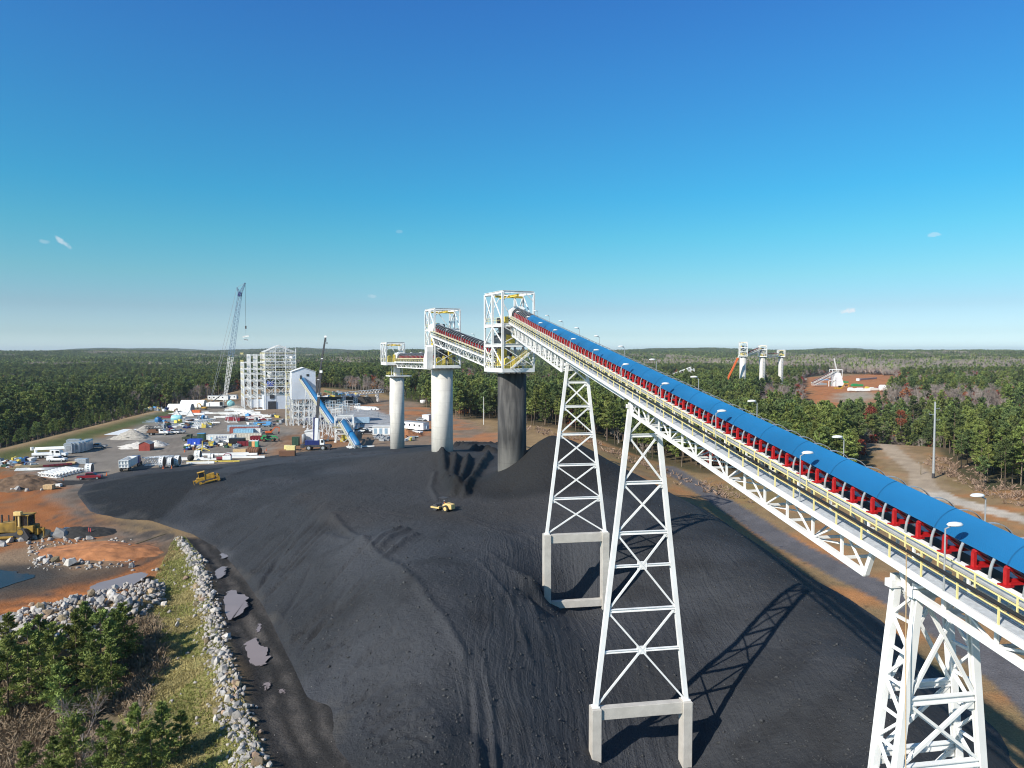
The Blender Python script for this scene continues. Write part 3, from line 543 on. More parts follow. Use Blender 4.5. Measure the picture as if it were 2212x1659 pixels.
# ================================================================== CONVEYORS
TH = R(9.20); SLOPE = 0.13817                         # bearing and slope of the long conveyor
def conveyor(name, label, P0, rz, L, tan, cover=None, hoop_range=None, pitch=1.52, lamps=(), depth=((0, 1e9, 1.3),), detail=True, hood=True, group=None, dark=()):
    """local x runs up the conveyor, y to its left (the side the camera sees), z up; z = 0 is the walkway at x = 0"""
    t = thing(name, label, 'conveyor', P0, rz, group)
    Z = lambda s, h: s*tan + h
    def bar(mb, s0, y0, h0, s1, y1, h1, w, hh=None): mb.beam((s0, y0, Z(s0, h0)), (s1, y1, Z(s1, h1)), w, hh)
    # trusses, one for each span
    for a, b, dp in depth:
        a2, b2 = max(0, a), min(L, b); m = MB(); n = max(2, int(round((b2-a2)/(2.6 if dp < 2.2 else 1.9)))); ds = (b2-a2)/n
        for sy in (-1.55, 1.55):
            bar(m, a2+.35*dp, sy, -dp, b2-.35*dp, sy, -dp, .26, .24)
            bar(m, a2, sy, -.2, a2+.35*dp, sy, -dp, .22); bar(m, b2, sy, -.2, b2-.35*dp, sy, -dp, .22)
            for k in range(1, n): bar(m, a2+k*ds, sy, -.2, a2+k*ds, sy, -dp, .12)
            for k in range(n):
                p, q = (a2+k*ds, a2+(k+1)*ds) if k % 2 == 0 else (a2+(k+1)*ds, a2+k*ds)
                p = min(max(p, a2+.35*dp), b2-.35*dp)
                bar(m, p, sy, -dp, q, sy, -.2, .09)
        for k in range(1, n):
            s = a2+k*ds; bar(m, s, -1.55, -dp, s, 1.55, -dp, .13)
            if k < n-1: bar(m, s, -1.55 if k % 2 else 1.55, -dp, s+ds, 1.55 if k % 2 else -1.55, -dp, .09)
            if dp > 1.0 and k % 2: bar(m, s, -1.55, -dp, s, 1.55, -.25, .09)
        m.build('truss', WHITE, t)
    e = MB()
    for sy in (-2.3, -1.45, 1.45, 2.3): bar(e, 0, sy, -.13, L, sy, -.13, .10, .30)
    e.build('walkway_beam', WHITE, t)
    for sy in (-1, 1):
        g = MB(); bar(g, 0, sy*1.875, -.02, L, sy*1.875, -.02, .74, .05); o = g.build('walkway', GRATE, t)
    st = MB()
    for sy in (-1.2, 1.2):
        bar(st, 0, sy, .84, L, sy, .84, .22, .22)
    n = int(L/3.0)
    for k in range(n+1):
        s = k*L/n
        for sy in (-1.2, 1.2): bar(st, s, sy, -.2, s, sy, .75, .10)
        bar(st, s, -1.2, .15, s, 1.2, .15, .10)
    st.build('stringer', WHITE, t)
    # yellow handrails: near one with kick plate, both sides
    for sy in (-1, 1):
        hr = MB(); y = sy*2.28; n = int(L/1.9)
        bar(hr, 0, y, 1.07, L, y, 1.07, .05); bar(hr, 0, y, .58, L, y, .58, .04)
        for k in range(n+1): s = k*L/n; bar(hr, s, y, -.2, s, y, 1.07, .07, .05)
        hr.build('handrail', PALEYEL, t)
    if detail:
        pp = MB(); k = int(L/6)
        for i in range(k): s0, s1 = i*L/k, (i+1)*L/k; pp.tube((s0, 2.36, Z(s0, .80)), (s1-.02, 2.36, Z(s1, .80)), .075, 8)
        pp.build('cable_conduit', BLACK, t)
        ct = MB(); bar(ct, 0, 1.42, .74, L, 1.42, .74, .16, .09); ct.build('cable_tray', GALV, t)
        ir = MB(); n = int(L/1.9); bar(ir, 0, 1.52, .98, L, 1.52, .98, .045)
        for k in range(n+1): s = k*L/n; bar(ir, s, 1.52, .3, s, 1.52, .98, .05)
        ir.build('inner_handrail', PALEYEL, t)
    # belt: loaded trough above, return strand below
    bl = MB(); V = []; F = []
    prof = [(-.95, 1.50), (-.40, 1.22), (.40, 1.22), (.95, 1.50), (.95, 1.47), (.40, 1.19), (-.40, 1.19), (-.95, 1.47)]
    for s in (0, L): V += [(s, y, Z(s, h)) for y, h in prof]
    bl.add(V, [(i, (i+1) % 8, 8+(i+1) % 8, 8+i) for i in range(8)] + [tuple(range(7, -1, -1)), tuple(range(8, 16))])
    bl.add([(0, -.9, Z(0, .3)), (L, -.9, Z(L, .3)), (L, .9, Z(L, .3)), (0, .9, Z(0, .3)), (0, -.9, Z(0, .33)), (L, -.9, Z(L, .33)), (L, .9, Z(L, .33)), (0, .9, Z(0, .33))], [(0,1,2,3), (7,6,5,4), (0,4,5,1), (2,6,7,3)])
    bl.build('belt', BLACK, t)
    # red idler frames
    im = MB()
    for sy in (-1, 1):
        im.box((0, sy*1.16, .03), (.42, .34, .05)); im.box((0, sy*1.14, .34), (.16, .13, .60))
        im.tube((0, sy*1.16, .66), (0, sy*.98, .72), .10, 8); im.tube((0, sy*1.0, .70), (0, sy*.42, .26), .105, 10)
    im.box((0, 0, .10), (.34, 2.2, .07)); im.box((.12, 0, .17), (.04, 2.1, .10)); im.tube((0, -.42, .20), (0, .42, .20), .09, 8)
    ime = im.mesh('idler', RED, False); hb = []
    h0, h1 = hoop_range if hoop_range else (0, L)
    N_ = int((h1-h0)/pitch)
    hm = MB(); q = 22; r0, r1 = 1.26, 1.30
    for w in (-.055, .055):
        hm.v += [(w, r*math.cos(PI*i/q), .30 + r*math.sin(PI*i/q)) for i in range(q+1) for r in (r0, r1)]
    o = 2*(q+1)
    for i in range(q):
        a = 2*i
        hm.f += [(a, a+1, a+3, a+2), (o+a+2, o+a+3, o+a+1, o+a), (a+1, o+a+1, o+a+3, a+3), (a+2, o+a+2, o+a, a)]
    hm.box((0, 1.28, .14), (.11, .04, .33)); hm.box((0, -1.28, .14), (.11, .04, .33))
    hme = hm.mesh('hoop', GALV, False)
    for k in range(N_):
        s = h0 + (k+.5)*pitch
        link('idler', ime, t, (s, 0, Z(s, .95))); link('hoop', hme, t, (s+.62, 0, Z(s+.62, .95)), (0, -math.atan(tan), 0))
    if cover:
        a, b = cover; c = MB(); V = []; # covers the near side from the crown down
        A0, A1 = R(98), R(156)
        nq = 34
        for s in (a, b):
            for i in range(nq*2+1):
                an = A0 + (A1-A0)*i/(nq*2); rr = 1.335 + (0.016 if i % 2 else 0)
                V.append((s, -rr*math.cos(an), Z(s, .95+.30) + rr*math.sin(an)))
        kq = nq*2+1
        c.add(V, [(i, i+1, kq+i+1, kq+i) for i in range(kq-1)])
        co = c.build('cover', BLUE, t); so = co.modifiers.new('s', 'SOLIDIFY'); so.thickness = .02; so.offset = -1
    for (a, b) in dark:   # black curved sheet between the bare hoops
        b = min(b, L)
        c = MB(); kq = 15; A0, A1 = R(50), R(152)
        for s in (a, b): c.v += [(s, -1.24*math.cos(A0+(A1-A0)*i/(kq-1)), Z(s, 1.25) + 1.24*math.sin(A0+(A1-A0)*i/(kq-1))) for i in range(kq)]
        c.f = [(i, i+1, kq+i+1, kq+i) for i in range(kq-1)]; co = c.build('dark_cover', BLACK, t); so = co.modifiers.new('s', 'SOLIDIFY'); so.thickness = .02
    if hood:
        hd = MB(); s = L; H0 = Z(s, .9)
        poly = [(-1.55, H0), (1.55, H0), (1.55, H0+1.35), (.9, H0+2.0), (-.9, H0+2.0), (-1.55, H0+1.35)]
        hd.prism(poly, s+.2, s+3.2, 'x'); hd.build('head_hood', WHITE, t, bevel=.04)
        fr = MB(); q = 20
        ring = [(1.34*math.cos(PI*i/q), H0+.3+1.34*math.sin(PI*i/q)) for i in range(q+1)]
        fr.prism(ring + [(-1.34, H0), (1.34, H0)], s+.14, s+.21, 'x'); fr.build('hood_opening', DARK, t)
    if cover:   # lap joints of the sheets
        c = MB(); s = cover[0]+3; kq = 15
        for ds in (0, .07): c.v += [(ds, -1.354*math.cos(R(98)+R(58)*i/(kq-1)), 1.25 + 1.354*math.sin(R(98)+R(58)*i/(kq-1))) for i in range(kq)]
        c.f = [(i, i+1, kq+i+1, kq+i) for i in range(kq-1)]; sm_ = c.mesh('cover_seam', mat('sheet_blue_lap', (.012, .10, .23), .5, .2))
        while s < cover[1]: link('cover_seam', sm_, t, (s, 0, s*tan)); s += 3.66
    # lamp posts
    pm = MB(); pm.tube((0, 0, -.25), (0, 0, 2.52), .04, 8, .03); pm.tube((0, 0, 2.5), (0, -.28, 2.62), .03, 6); pme = pm.mesh('lamp_post', GALV)
    lm = MB(); lm.lathe([(.05, -.06), (.17, -.05), (.20, 0), (.15, .07), (.05, .10)], 14); lm.v = [(x, y*1.75-.42, z+2.66) for x, y, z in lm.v]; lme = lm.mesh('lamp_head', WHITE, True)
    for s, sy in lamps:
        p = link('lamp_post', pme, t, (s, sy*2.30, Z(s, 0)), (0, 0, 0 if sy > 0 else PI)); link('lamp_head', lme, p)
    return t
# reference: near rail through (21.53 - .1619 y) at height 27.2 - 2.55 above the walkway
def axis_pt(y): return Vector((16.977 - 0.16192*(y - 28) + 2.28/math.cos(TH), y, 27.21 - 2.62 + 0.13997*(y - 28)))
Y0, Y1 = 16.0, 139.0
A0_, A1_ = axis_pt(Y0), axis_pt(Y1); LM = (A1_-A0_).to_2d().length; rzM = math.atan2(A1_.y-A0_.y, A1_.x-A0_.x)
sY = lambda y: (y - Y0)/math.cos(TH)
lampsM = [(sY(28 + 10.08*k), 1) for k in range(-1, 11)] + [(sY(28 + 10.08*k + 3.0), -1) for k in range(-1, 11)]
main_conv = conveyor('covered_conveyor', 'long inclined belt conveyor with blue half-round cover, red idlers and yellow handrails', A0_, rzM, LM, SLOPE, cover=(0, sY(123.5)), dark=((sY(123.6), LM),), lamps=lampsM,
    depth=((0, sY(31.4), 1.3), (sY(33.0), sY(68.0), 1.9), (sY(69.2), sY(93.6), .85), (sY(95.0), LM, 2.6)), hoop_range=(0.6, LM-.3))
# ------------------------------------------------------------------ support towers
CONC = mat('cast_concrete', (0.50, 0.47, 0.42), 0.85, 0.16, 0.8, bump=0.25, bscale=6)
def leg_taper(m, p, q, w, h):  # flanged column
    m.ibeam(p, q, w, h, .07, up=(1, .2, 0)) if False else m.beam(p, q, w, h)
def bent_tower(name, label, y, ztop, zmid, zbot, w0, w1, panels, mids, leg=.42, two=0.0, ped=True):
    p = axis_pt(y); t = thing(name, label, 'support tower', (p.x, y, zmid), TH, 'white trestles carrying the long conveyor')
    H = ztop - zmid; half = lambda z: w1/2 + (w0-w1)/2*(z/H)
    offs = (-two/2, two/2) if two else (0,)
    for oy in offs:
        for sx_ in (-1, 1):
            m = MB(); m.ibeam((sx_*half(0), oy, 0), (sx_*half(H), oy, H), leg, leg, .09, up=(0, 1, 0)); m.box((sx_*half(0), oy, .06), (leg+.3, leg+.3, .12)); m.build('leg', WHITE, t)
        m = MB(); m.beam((-half(H)-.4, oy, H), (half(H)+.4, oy, H), .45, .35); m.build('cap_beam', WHITE, t)
        for i, zz in enumerate(panels[1:-1]):
            m = MB(); m.ibeam((-half(zz)+leg*.4, oy, zz), (half(zz)-leg*.4, oy, zz), .26, .32, .05); m.build('strut', WHITE, t)
        br = MB()
        for i in range(len(panels)-1):
            a, b = panels[i], panels[i+1]; ha, hb = half(a)-.2, half(b)-.2
            cz = a + (b-a)*ha/(ha+hb); wv = .13 if two else .17
            for sx_ in (-1, 1):
                br.ibeam((sx_*ha, oy-.02*sx_, a+.15), (-sx_*hb, oy-.02*sx_, b-.15), wv, .17, .04, up=(0, 1, 0))
            if i in mids:
                br.box((0, oy, cz), (.95, .10, .8)); br.ibeam((-half(cz)+.2, oy, cz), (-.4, oy, cz), .24, .26, .05); br.ibeam((.4, oy, cz), (half(cz)-.2, oy, cz), .24, .26, .05)
            for sx_ in (-1, 1): br.box((sx_*(half(b)-.34), oy, b-.3), (.4, .06, .5))
        br.build('brace', WHITE, t)
    if two:
        sb = MB()
        for sx_ in (-1, 1):
            n = int(H/1.35)
            for k in range(n):
                a, b = H*k/n, H*(k+1)/n; sg = 1 if k % 2 else -1
                sb.beam((sx_*half(a), sg*two/2, a), (sx_*half(b), -sg*two/2, b), .12)
                sb.beam((sx_*half(b), -two/2, b), (sx_*half(b), two/2, b), .12)
        sb.build('side_lacing', WHITE, t)
    for sx_ in (-1, 1):
        for oy in offs:
            m = MB(); m.box((sx_*half(H), oy, H+.28), (.36, .36, .24)); m.build('bearing', OFFWHITE, t)
    if ped:
        for sx_ in (-1, 1):
            m = MB(); m.box((sx_*half(0), 0, (zbot-zmid)/2 - .02), (.95, 1.25, zmid-zbot)); m.build('concrete_column', CONC, t, bevel=.04)
        m = MB(); m.box((0, 0, -.62), (2*half(0)-.95, .75, 1.15)); m.build('concrete_beam', CONC, t, bevel=.03)
        if ped == 2:
            m = MB(); m.box((0, -.1, zbot-zmid+1.6), (2*half(0)-.95, .7, .95)); m.build('concrete_tie', CONC, t, bevel=.03)
    return t
ya, yb, yc = 94.2, 68.6, 31.3
za, zb = axis_pt(ya).z - 1.35, axis_pt(yb).z - 1.4
bent_tower('support_tower', 'white steel trestle on tall concrete frame standing in front of the dark concrete shaft', ya, za, 9.9, -1.2, 2.5, 8.0, [0, 4.7, 9.2, 13.3, 17.0, 20.2, za-9.9], (), .38, ped=2)
bent_tower('support_tower', 'biggest white steel trestle on concrete frame throwing a long lattice shadow on the coal', yb, zb, -.5, -12, 2.6, 9.3, [0, 9.4, 17.0, 21.9, 26.5, zb+.5], (0, 1), .44)
zc_ = axis_pt(yc).z - 1.45
bent_tower('support_tower', 'four-legged white trestle with laced sides nearest the road', yc, zc_, -4.5, -7, 2.5, 8.6, [0, 6.5, 12.0, 16.6, 20.3, 23.3, zc_+4.5], (), .33, two=1.4, ped=False)
tag(link('tower_footing', MB().box((0,0,0), (11, 3.2, 2.4)).mesh('tower_footing', CONC), None, (axis_pt(yc).x, yc, -5.6), (0,0,TH)), 'concrete footing under the four-legged trestle', 'footing')
rp = MB()
# rope hanging down the nearest trestle
pr = axis_pt(31.0); tag(MB().path([(pr.x-2.2, 29.6, pr.z+.8), (pr.x-2.05, 29.7, pr.z-4), (pr.x-1.8, 29.8, pr.z-12), (pr.x-1.7, 29.9, pr.z-24)], .022, 5).build('rope', TAN), 'thin tan rope hanging beside the four-legged trestle', 'rope')

# ------------------------------------------------------------------ concrete shafts with head houses
def shaft_mat(name, dark):
    m = mat(name, (0.66, 0.635, 0.58), 0.85, 0.10, 0.6, bump=0.15, bscale=4); t = m.node_tree; b = t.nodes['Principled BSDF']
    src = b.inputs['Base Color'].links[0].from_socket
    tc = N(t, 'ShaderNodeTexCoord'); sp = N(t, 'ShaderNodeSeparateXYZ'); t.links.new(tc.outputs['Object'], sp.inputs[0])
    # pour joints: thin rings each 3 m and vertical form lines
    md = N(t, 'ShaderNodeMath', operation='FRACT'); dv = N(t, 'ShaderNodeMath', operation='DIVIDE'); dv.inputs[1].default_value = 3.05
    t.links.new(sp.outputs['Z'], dv.inputs[0]); t.links.new(dv.outputs[0], md.inputs[0])
    ln = N(t, 'ShaderNodeMath', operation='LESS_THAN'); ln.inputs[1].default_value = 0.045; t.links.new(md.outputs[0], ln.inputs[0])
    at2 = N(t, 'ShaderNodeMath', operation='ARCTAN2'); t.links.new(sp.outputs['Y'], at2.inputs[0]); t.links.new(sp.outputs['X'], at2.inputs[1])
    m2 = N(t, 'ShaderNodeMath', operation='MULTIPLY'); m2.inputs[1].default_value = 12/(2*PI)*1.0; f2 = N(t, 'ShaderNodeMath', operation='FRACT'); l2 = N(t, 'ShaderNodeMath', operation='LESS_THAN'); l2.inputs[1].default_value = 0.05
    t.links.new(at2.outputs[0], m2.inputs[0]); t.links.new(m2.outputs[0], f2.inputs[0]); t.links.new(f2.outputs[0], l2.inputs[0])
    mxx = N(t, 'ShaderNodeMath', operation='MAXIMUM'); t.links.new(ln.outputs[0], mxx.inputs[0]); t.links.new(l2.outputs[0], mxx.inputs[1])
    sc = N(t, 'ShaderNodeMath', operation='MULTIPLY'); sc.inputs[1].default_value = 0.28; t.links.new(mxx.outputs[0], sc.inputs[0])
    # streaks running down
    mpn = N(t, 'ShaderNodeMapping'); mpn.inputs['Scale'].default_value = (1.0, 1.0, 0.16); t.links.new(tc.outputs['Object'], mpn.inputs[0])
    nz = N(t, 'ShaderNodeTexNoise'); nz.inputs['Scale'].default_value = 1.2; nz.inputs['Detail'].default_value = 6; t.links.new(mpn.outputs[0], nz.inputs['Vector'])
    cr = N(t, 'ShaderNodeValToRGB'); cr.color_ramp.elements[0].position = .30; cr.color_ramp.elements[1].position = .72; t.links.new(nz.outputs['Fac'], cr.inputs['Fac'])
    mx = N(t, 'ShaderNodeMix', data_type='RGBA'); mx.inputs['B'].default_value = (0.28, 0.27, 0.25, 1); t.links.new(src, mx.inputs['A']); t.links.new(sc.outputs[0], mx.inputs['Factor'])
    out = mx.outputs['Result']
    mz = N(t, 'ShaderNodeMix', data_type='RGBA'); t.links.new(out, mz.inputs['A'])
    if dark:   # coal dust caked on the shaft, thinner near its foot
        mz.inputs['B'].default_value = (0.034, 0.033, 0.033, 1)
        rg = N(t, 'ShaderNodeMapRange'); rg.inputs['From Min'].default_value = 6; rg.inputs['From Max'].default_value = 17; rg.inputs['To Min'].default_value = 0.55; rg.inputs['To Max'].default_value = 0.97
        t.links.new(sp.outputs['Z'], rg.inputs['Value']); a1 = N(t, 'ShaderNodeMath', operation='MULTIPLY_ADD'); a1.inputs[1].default_value = 0.16; a1.use_clamp = True
        sb = N(t, 'ShaderNodeMath', operation='SUBTRACT'); sb.inputs[1].default_value = 0.08; t.links.new(rg.outputs[0], sb.inputs[0])
        t.links.new(cr.outputs['Color'], a1.inputs[0]); t.links.new(sb.outputs[0], a1.inputs[2]); t.links.new(a1.outputs[0], mz.inputs['Factor'])
    else:
        mz.inputs['B'].default_value = (0.40, 0.38, 0.35, 1); sc2 = N(t, 'ShaderNodeMath', operation='MULTIPLY'); sc2.inputs[1].default_value = .5; t.links.new(cr.outputs['Color'], sc2.inputs[0]); t.links.new(sc2.outputs[0], mz.inputs['Factor'])
    t.links.new(mz.outputs['Result'], b.inputs['Base Color']); return m
SHAFT_L = shaft_mat('shaft_concrete', False); SHAFT_D = shaft_mat('sooty_shaft_concrete', True)
GRID = R(24.3); GREYCL0 = mat('dark_grey_plate', (.16, .17, .18), .6, .3)  # plain dark grey for some of the drive units
def rail(m, pts, h=1.07, post=1.6, w=.05):
    for (a, b) in zip(pts[:-1], pts[1:]):
        a = Vector(a); b = Vector(b); n = max(1, int((b-a).length/post))
        for hh in (h, h*.55): m.beam(a + Vector((0,0,hh)), b + Vector((0,0,hh)), w)
        for k in range(n+1): p = a.lerp(b, k/n); m.beam(p, p + Vector((0,0,h)), w)
def head_tower(label, x, y, zb, r, ztop, frame, levels, off, m_shaft, slab=.75, stairs=False, chute=False, group='concrete shafts with white head frames', lowdeck=None, ladder=False, rz=GRID):
    """frame (w across the front, l front to back); local x to the right along the front face, y to the back"""
    t = thing('stacker_tower', label, 'conveyor tower', (x, y, 0), rz, group)
    m = MB(); m.lathe([(r, zb), (r, ztop-.01)], 56); o = m.build('concrete_shaft', m_shaft, t, False)
    for p in o.data.polygons: p.use_smooth = len(p.vertices) == 4
    w, l = frame; ox, oy = off; x0, x1, y0, y1 = ox-w/2, ox+w/2, oy-l/2, oy+l/2; zf = levels[0]; zt = levels[-1]
    m = MB(); m.box((ox, oy, zf-slab/2), (w+.3, l+.3, slab)); m.build('platform', WHITE, t, bevel=.04)
    pp = MB()
    for k in range(6): pp.beam((x0+.4+k*(w-.8)/5, y0+.3, zf-slab-.12), (x0+.4+k*(w-.8)/5, y1-.3, zf-slab-.12), .16, .24)
    pp.build('floor_joist', OFFWHITE, t)
    ym = y0 + l*.55
    for px, py in ((x0, y0), (x1, y0), (x0, y1), (x1, y1), (x0, ym), (x1, ym)):
        m = MB(); m.ibeam((px, py, zf), (px, py, zt), .36, .36, .08, up=(1, 0, 0)); m.build('post', WHITE, t)
    for zz in levels[1:]:
        m = MB(); top = zz == zt; hh = .5 if top else .62
        for a, b in (((x0, y0), (x1, y0)), ((x0, y1), (x1, y1)), ((x0, y0), (x0, y1)), ((x1, y0), (x1, y1))):
            m.ibeam((a[0], a[1], zz), (b[0], b[1], zz), .28, hh, .06)
        m.build('roof_beam' if top else 'floor_girder', WHITE, t)
        if not top:
            g = MB(); g.box((ox, oy+l*.12, zz+.34), (w-.4, l*.70, .07)); g.build('deck', GRATE, t)
    br = MB(); zs = [zf] + levels[1:]
    for a, b in zip(zs[:-1], zs[1:]):
        a += .4; b -= .3
        for px in (x0, x1):
            br.beam((px, y0, a), (px, ym, b), .17); br.beam((px, ym, b), (px, y1, a), .17); br.beam((px, ym, a), (px, y1, b), .13) if b-a > 3.4 else None
        br.beam((x0, y1, a), (ox, y1, b), .15); br.beam((x1, y1, a), (ox, y1, b), .15)
        if b < zt-1: br.beam((x0, y0, a), (x1, y0, b), .14); br.beam((x1, y0, a), (x0, y0, b), .14)
    kz = zt - .3
    br.beam((x0, y0, kz-1.5), (x0+1.6, y0, kz), .14); br.beam((x1, y0, kz-1.5), (x1-1.6, y0, kz), .14)
    br.beam((x0, y0, kz), (x1, y1, kz), .12); br.beam((x1, y0, kz), (x0, y1, kz), .12)
    br.build('brace', WHITE, t)
    m = MB(); m.ibeam((ox, y0-.2, zt-.55), (ox, y1+.2, zt-.55), .3, .42, .07); m.ibeam((x0+.3, oy, zt-.62), (x1-.3, oy, zt-.62), .26, .4, .07); m.build('crane_rail', YELLOW, t)
    m = MB(); c = [(x0, y0, zf), (x1, y0, zf), (x1, y1, zf), (x0, y1, zf), (x0, y0, zf)]; rail(m, c); m.build('floor_railing', PALEYEL, t)
    if len(levels) > 2:
        zd = levels[-2]+.35; m = MB(); rail(m, [(x0, y0+1, zd), (x0, y1, zd), (x1, y1, zd)]); m.build('deck_railing', PALEYEL, t)
        # chute from the head pulley down to the next belt
        m = MB(); cx, cy = ox, oy+.2*l; ztp = levels[-2]-.4
        m.add([(cx-1.1, cy-1.1, ztp), (cx+1.1, cy-1.1, ztp), (cx+1.1, cy+1.1, ztp), (cx-1.1, cy+1.1, ztp), (cx-.6, cy-.6, zf+1.5), (cx+.6, cy-.6, zf+1.5), (cx+.6, cy+.6, zf+1.5), (cx-.6, cy+.6, zf+1.5)],
              [(0,1,2,3), (7,6,5,4), (0,4,5,1), (1,5,6,2), (2,6,7,3), (3,7,4,0)]); m.build('chute', STEEL, t)
        m = MB(); m.tube((cx-1.3, cy+.9, levels[-2]+1.1), (cx+1.3, cy+.9, levels[-2]+1.1), .55, 18); m.build('head_pulley', DARK, t)
    for bx, by, bz, dx, dy, dz in ((x0+1.2, y0+.9, zf, 1.1, .9, 1.7), (x0+2.5, y0+.7, zf, .8, .5, 2.1), (x1-1.3, oy, zf, 1.0, 1.8, 1.5)):
        m = MB(); m.box((bx, by, bz+dz/2), (dx, dy, dz)); m.prism([(bx-dx/2, bz+dz), (bx+dx/2, bz+dz), (bx, bz+dz+.35)], by-dy/2, by+dy/2); m.build('drive_guard', YELLOW, t, bevel=.04)
    m = MB(); m.box((ox, y0+2.2, zf+.9), (1.5, 1.0, 1.1)); m.tube((ox-1.4, y0+2.2, zf+.8), (ox+1.3, y0+2.2, zf+.8), .38, 14); m.build('drive_motor', STEEL, t)
    if len(levels) > 2:
        m = MB(); zz = levels[-2]+.4; m.box((x0+1.0, y0+.7, zz+.6), (.7, .6, 1.2)); m.tube((x0+1.0, y0+1.4, zz+.4), (x0+1.0, y0+2.4, zz+.4), .33, 12); m.build('head_drive', YELLOW, t)
    q = np.random.default_rng(int(abs(x)*10)+3)
    for k, (za_, zb2) in enumerate(zip(levels[:-2], levels[1:-1])):
        for j in range(5):
            m = MB(); dz = q.uniform(.8, zb2-za_-.9); c = (q.uniform(x0+1, x1-1), q.uniform(y0+1.6, y1-1), za_+.4+dz/2); m.box(c, (q.uniform(.7, 2.2), q.uniform(.7, 2.2), dz)); m.tube((c[0]-1, c[1]-.8, c[2]+.2), (c[0]+1.1, c[1]-.8, c[2]+.3), .14, 8); m.build('drive_unit', [DARK, STEEL, GREYCL0, YELLOW, OFFWHITE][j], t, bevel=.03)
    if stairs:
        m = MB(); a = Vector((x0+1.7, y0-.45, zf+.1)); b = Vector((x1+.3, y0-.45, levels[1]-.3)); 
        for yy in (-.35, .35): m.beam(a + Vector((0,yy,0)), b + Vector((0,yy,0)), .06, .24)
        for k in range(15): p = a.lerp(b, k/14); m.box(p, (.24, .7, .04))
        m.build('stair', WHITE, t)
        m = MB()
        for yy in (-.4, .4):
            for hh in (.55, 1.05): m.beam(a + Vector((0,yy,hh)), b + Vector((0,yy,hh)), .05)
            for k in range(8): p = a.lerp(b, k/7) + Vector((0,yy,0)); m.beam(p, p + Vector((0,0,1.05)), .05)
        m.build('stair_rail', YELLOW, t)
    if chute:   # white enclosed stair chute hanging at the left rear side
        m = MB(); m.prism([(y0+1.0, zf-.9), (y0+3.4, zf-.9), (y0+3.4, zf+1.5), (y0+1.0, zf+5.0), (y0+.4, zf+4.6), (y0+.4, zf+3.4)], x0-1.9, x0-.25, 'x'); m.build('side_enclosure', WHITE, t, bevel=.05)
    if lowdeck:
        m = MB(); m.box((.5, -.2, lowdeck), (2*r+2.4, 2*r+.9, .28)); m.build('lower_deck', WHITE, t)
        m = MB(); c = [(-r-.6, -r-.5, lowdeck+.1), (r+1.6, -r-.5, lowdeck+.1), (r+1.6, r-.2, lowdeck+.1), (-r-.6, r-.2, lowdeck+.1), (-r-.6, -r-.5, lowdeck+.1)]; rail(m, c); m.build('lower_railing', YELLOW, t)
        m = MB()
        for a in ((-1.4,-1.2), (1.4,-1.2), (1.4,1.2), (-1.4,1.2)): m.beam((a[0], a[1], ztop), (a[0]*.9, a[1], zf-slab), .22)
        m.box((0, 0, (ztop+zf-slab)/2), (1.5, 1.3, zf-slab-ztop)); m.build('neck_frame', OFFWHITE, t)
    if ladder:
        m = MB(); y = -r-.5
        for sx_ in (-.3, .3): m.beam((sx_, y, zb+8), (sx_, y, ztop), .06)
        for k in range(int((ztop-zb-8)/.8)): m.beam((-.3, y, zb+8+k*.8), (.3, y, zb+8+k*.8), .05)
        for k in range(int((ztop-zb-8)/2.4)): m.box((0, y-.3, zb+9+k*2.4), (.8, .55, .07))
        m.build('ladder', GALV, t)
    return t
p3 = Dp(1106, 900, 141.5); p2 = Dp(955, 900, 180.5); p1 = Dp(858, 900, 219.5)
k3 = 141.5/134*1.0
z3 = lambda v, y: Dp(1106, v, y).z
head_tower('coal-blackened concrete shaft with the tallest white head frame, end of the blue conveyor', p3.x, p3.y, 4, 2.86, z3(803, 141), (6.6, 8.9), [z3(796, 137), z3(746, 137), z3(702, 137), z3(631, 137)], (-.75, -.2), SHAFT_D, stairs=True)
head_tower('pale concrete shaft with white head frame, middle one of the near row of three', p2.x, p2.y, 4, 2.72, z3(795, 180), (6.6, 7.6), [z3(789, 177), z3(752, 177), z3(712, 177), z3(668, 177)], (.15, -.2), SHAFT_L, chute=True)
head_tower('thinnest pale concrete shaft with low white head frame and yellow lower deck', p1.x, p1.y, 2, 2.2, z3(815, 219), (5.6, 6.2), [z3(782, 216), z3(741, 216)], (-1.4, -.6), SHAFT_L, lowdeck=z3(812, 219), slab=.9)
# transfer conveyors between the shafts
def conv_between(name, label, a, b, **kw):
    L = (b-a).to_2d().length; rz = math.atan2(b.y-a.y, b.x-a.x); return conveyor(name, label, a, rz, L, (b.z-a.z)/L, **kw)
a = Vector((p3.x-.8, p3.y+2.0, z3(783, 143))); b = Dp(948, 724, 176)
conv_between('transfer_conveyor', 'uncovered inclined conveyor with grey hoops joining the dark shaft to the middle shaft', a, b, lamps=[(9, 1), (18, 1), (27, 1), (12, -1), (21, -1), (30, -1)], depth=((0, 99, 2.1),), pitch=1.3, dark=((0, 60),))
a = Vector((p2.x-.6, p2.y+1.5, z3(783, 182))); b = Dp(868, 781, 216)
conv_between('transfer_conveyor', 'short level conveyor with hoops joining the middle shaft to the thinnest shaft', a, b, lamps=[(10, 1), (20, 1), (14, -1), (24, -1)], depth=((0, 99, 1.7),), pitch=1.3, dark=((0, 33),))
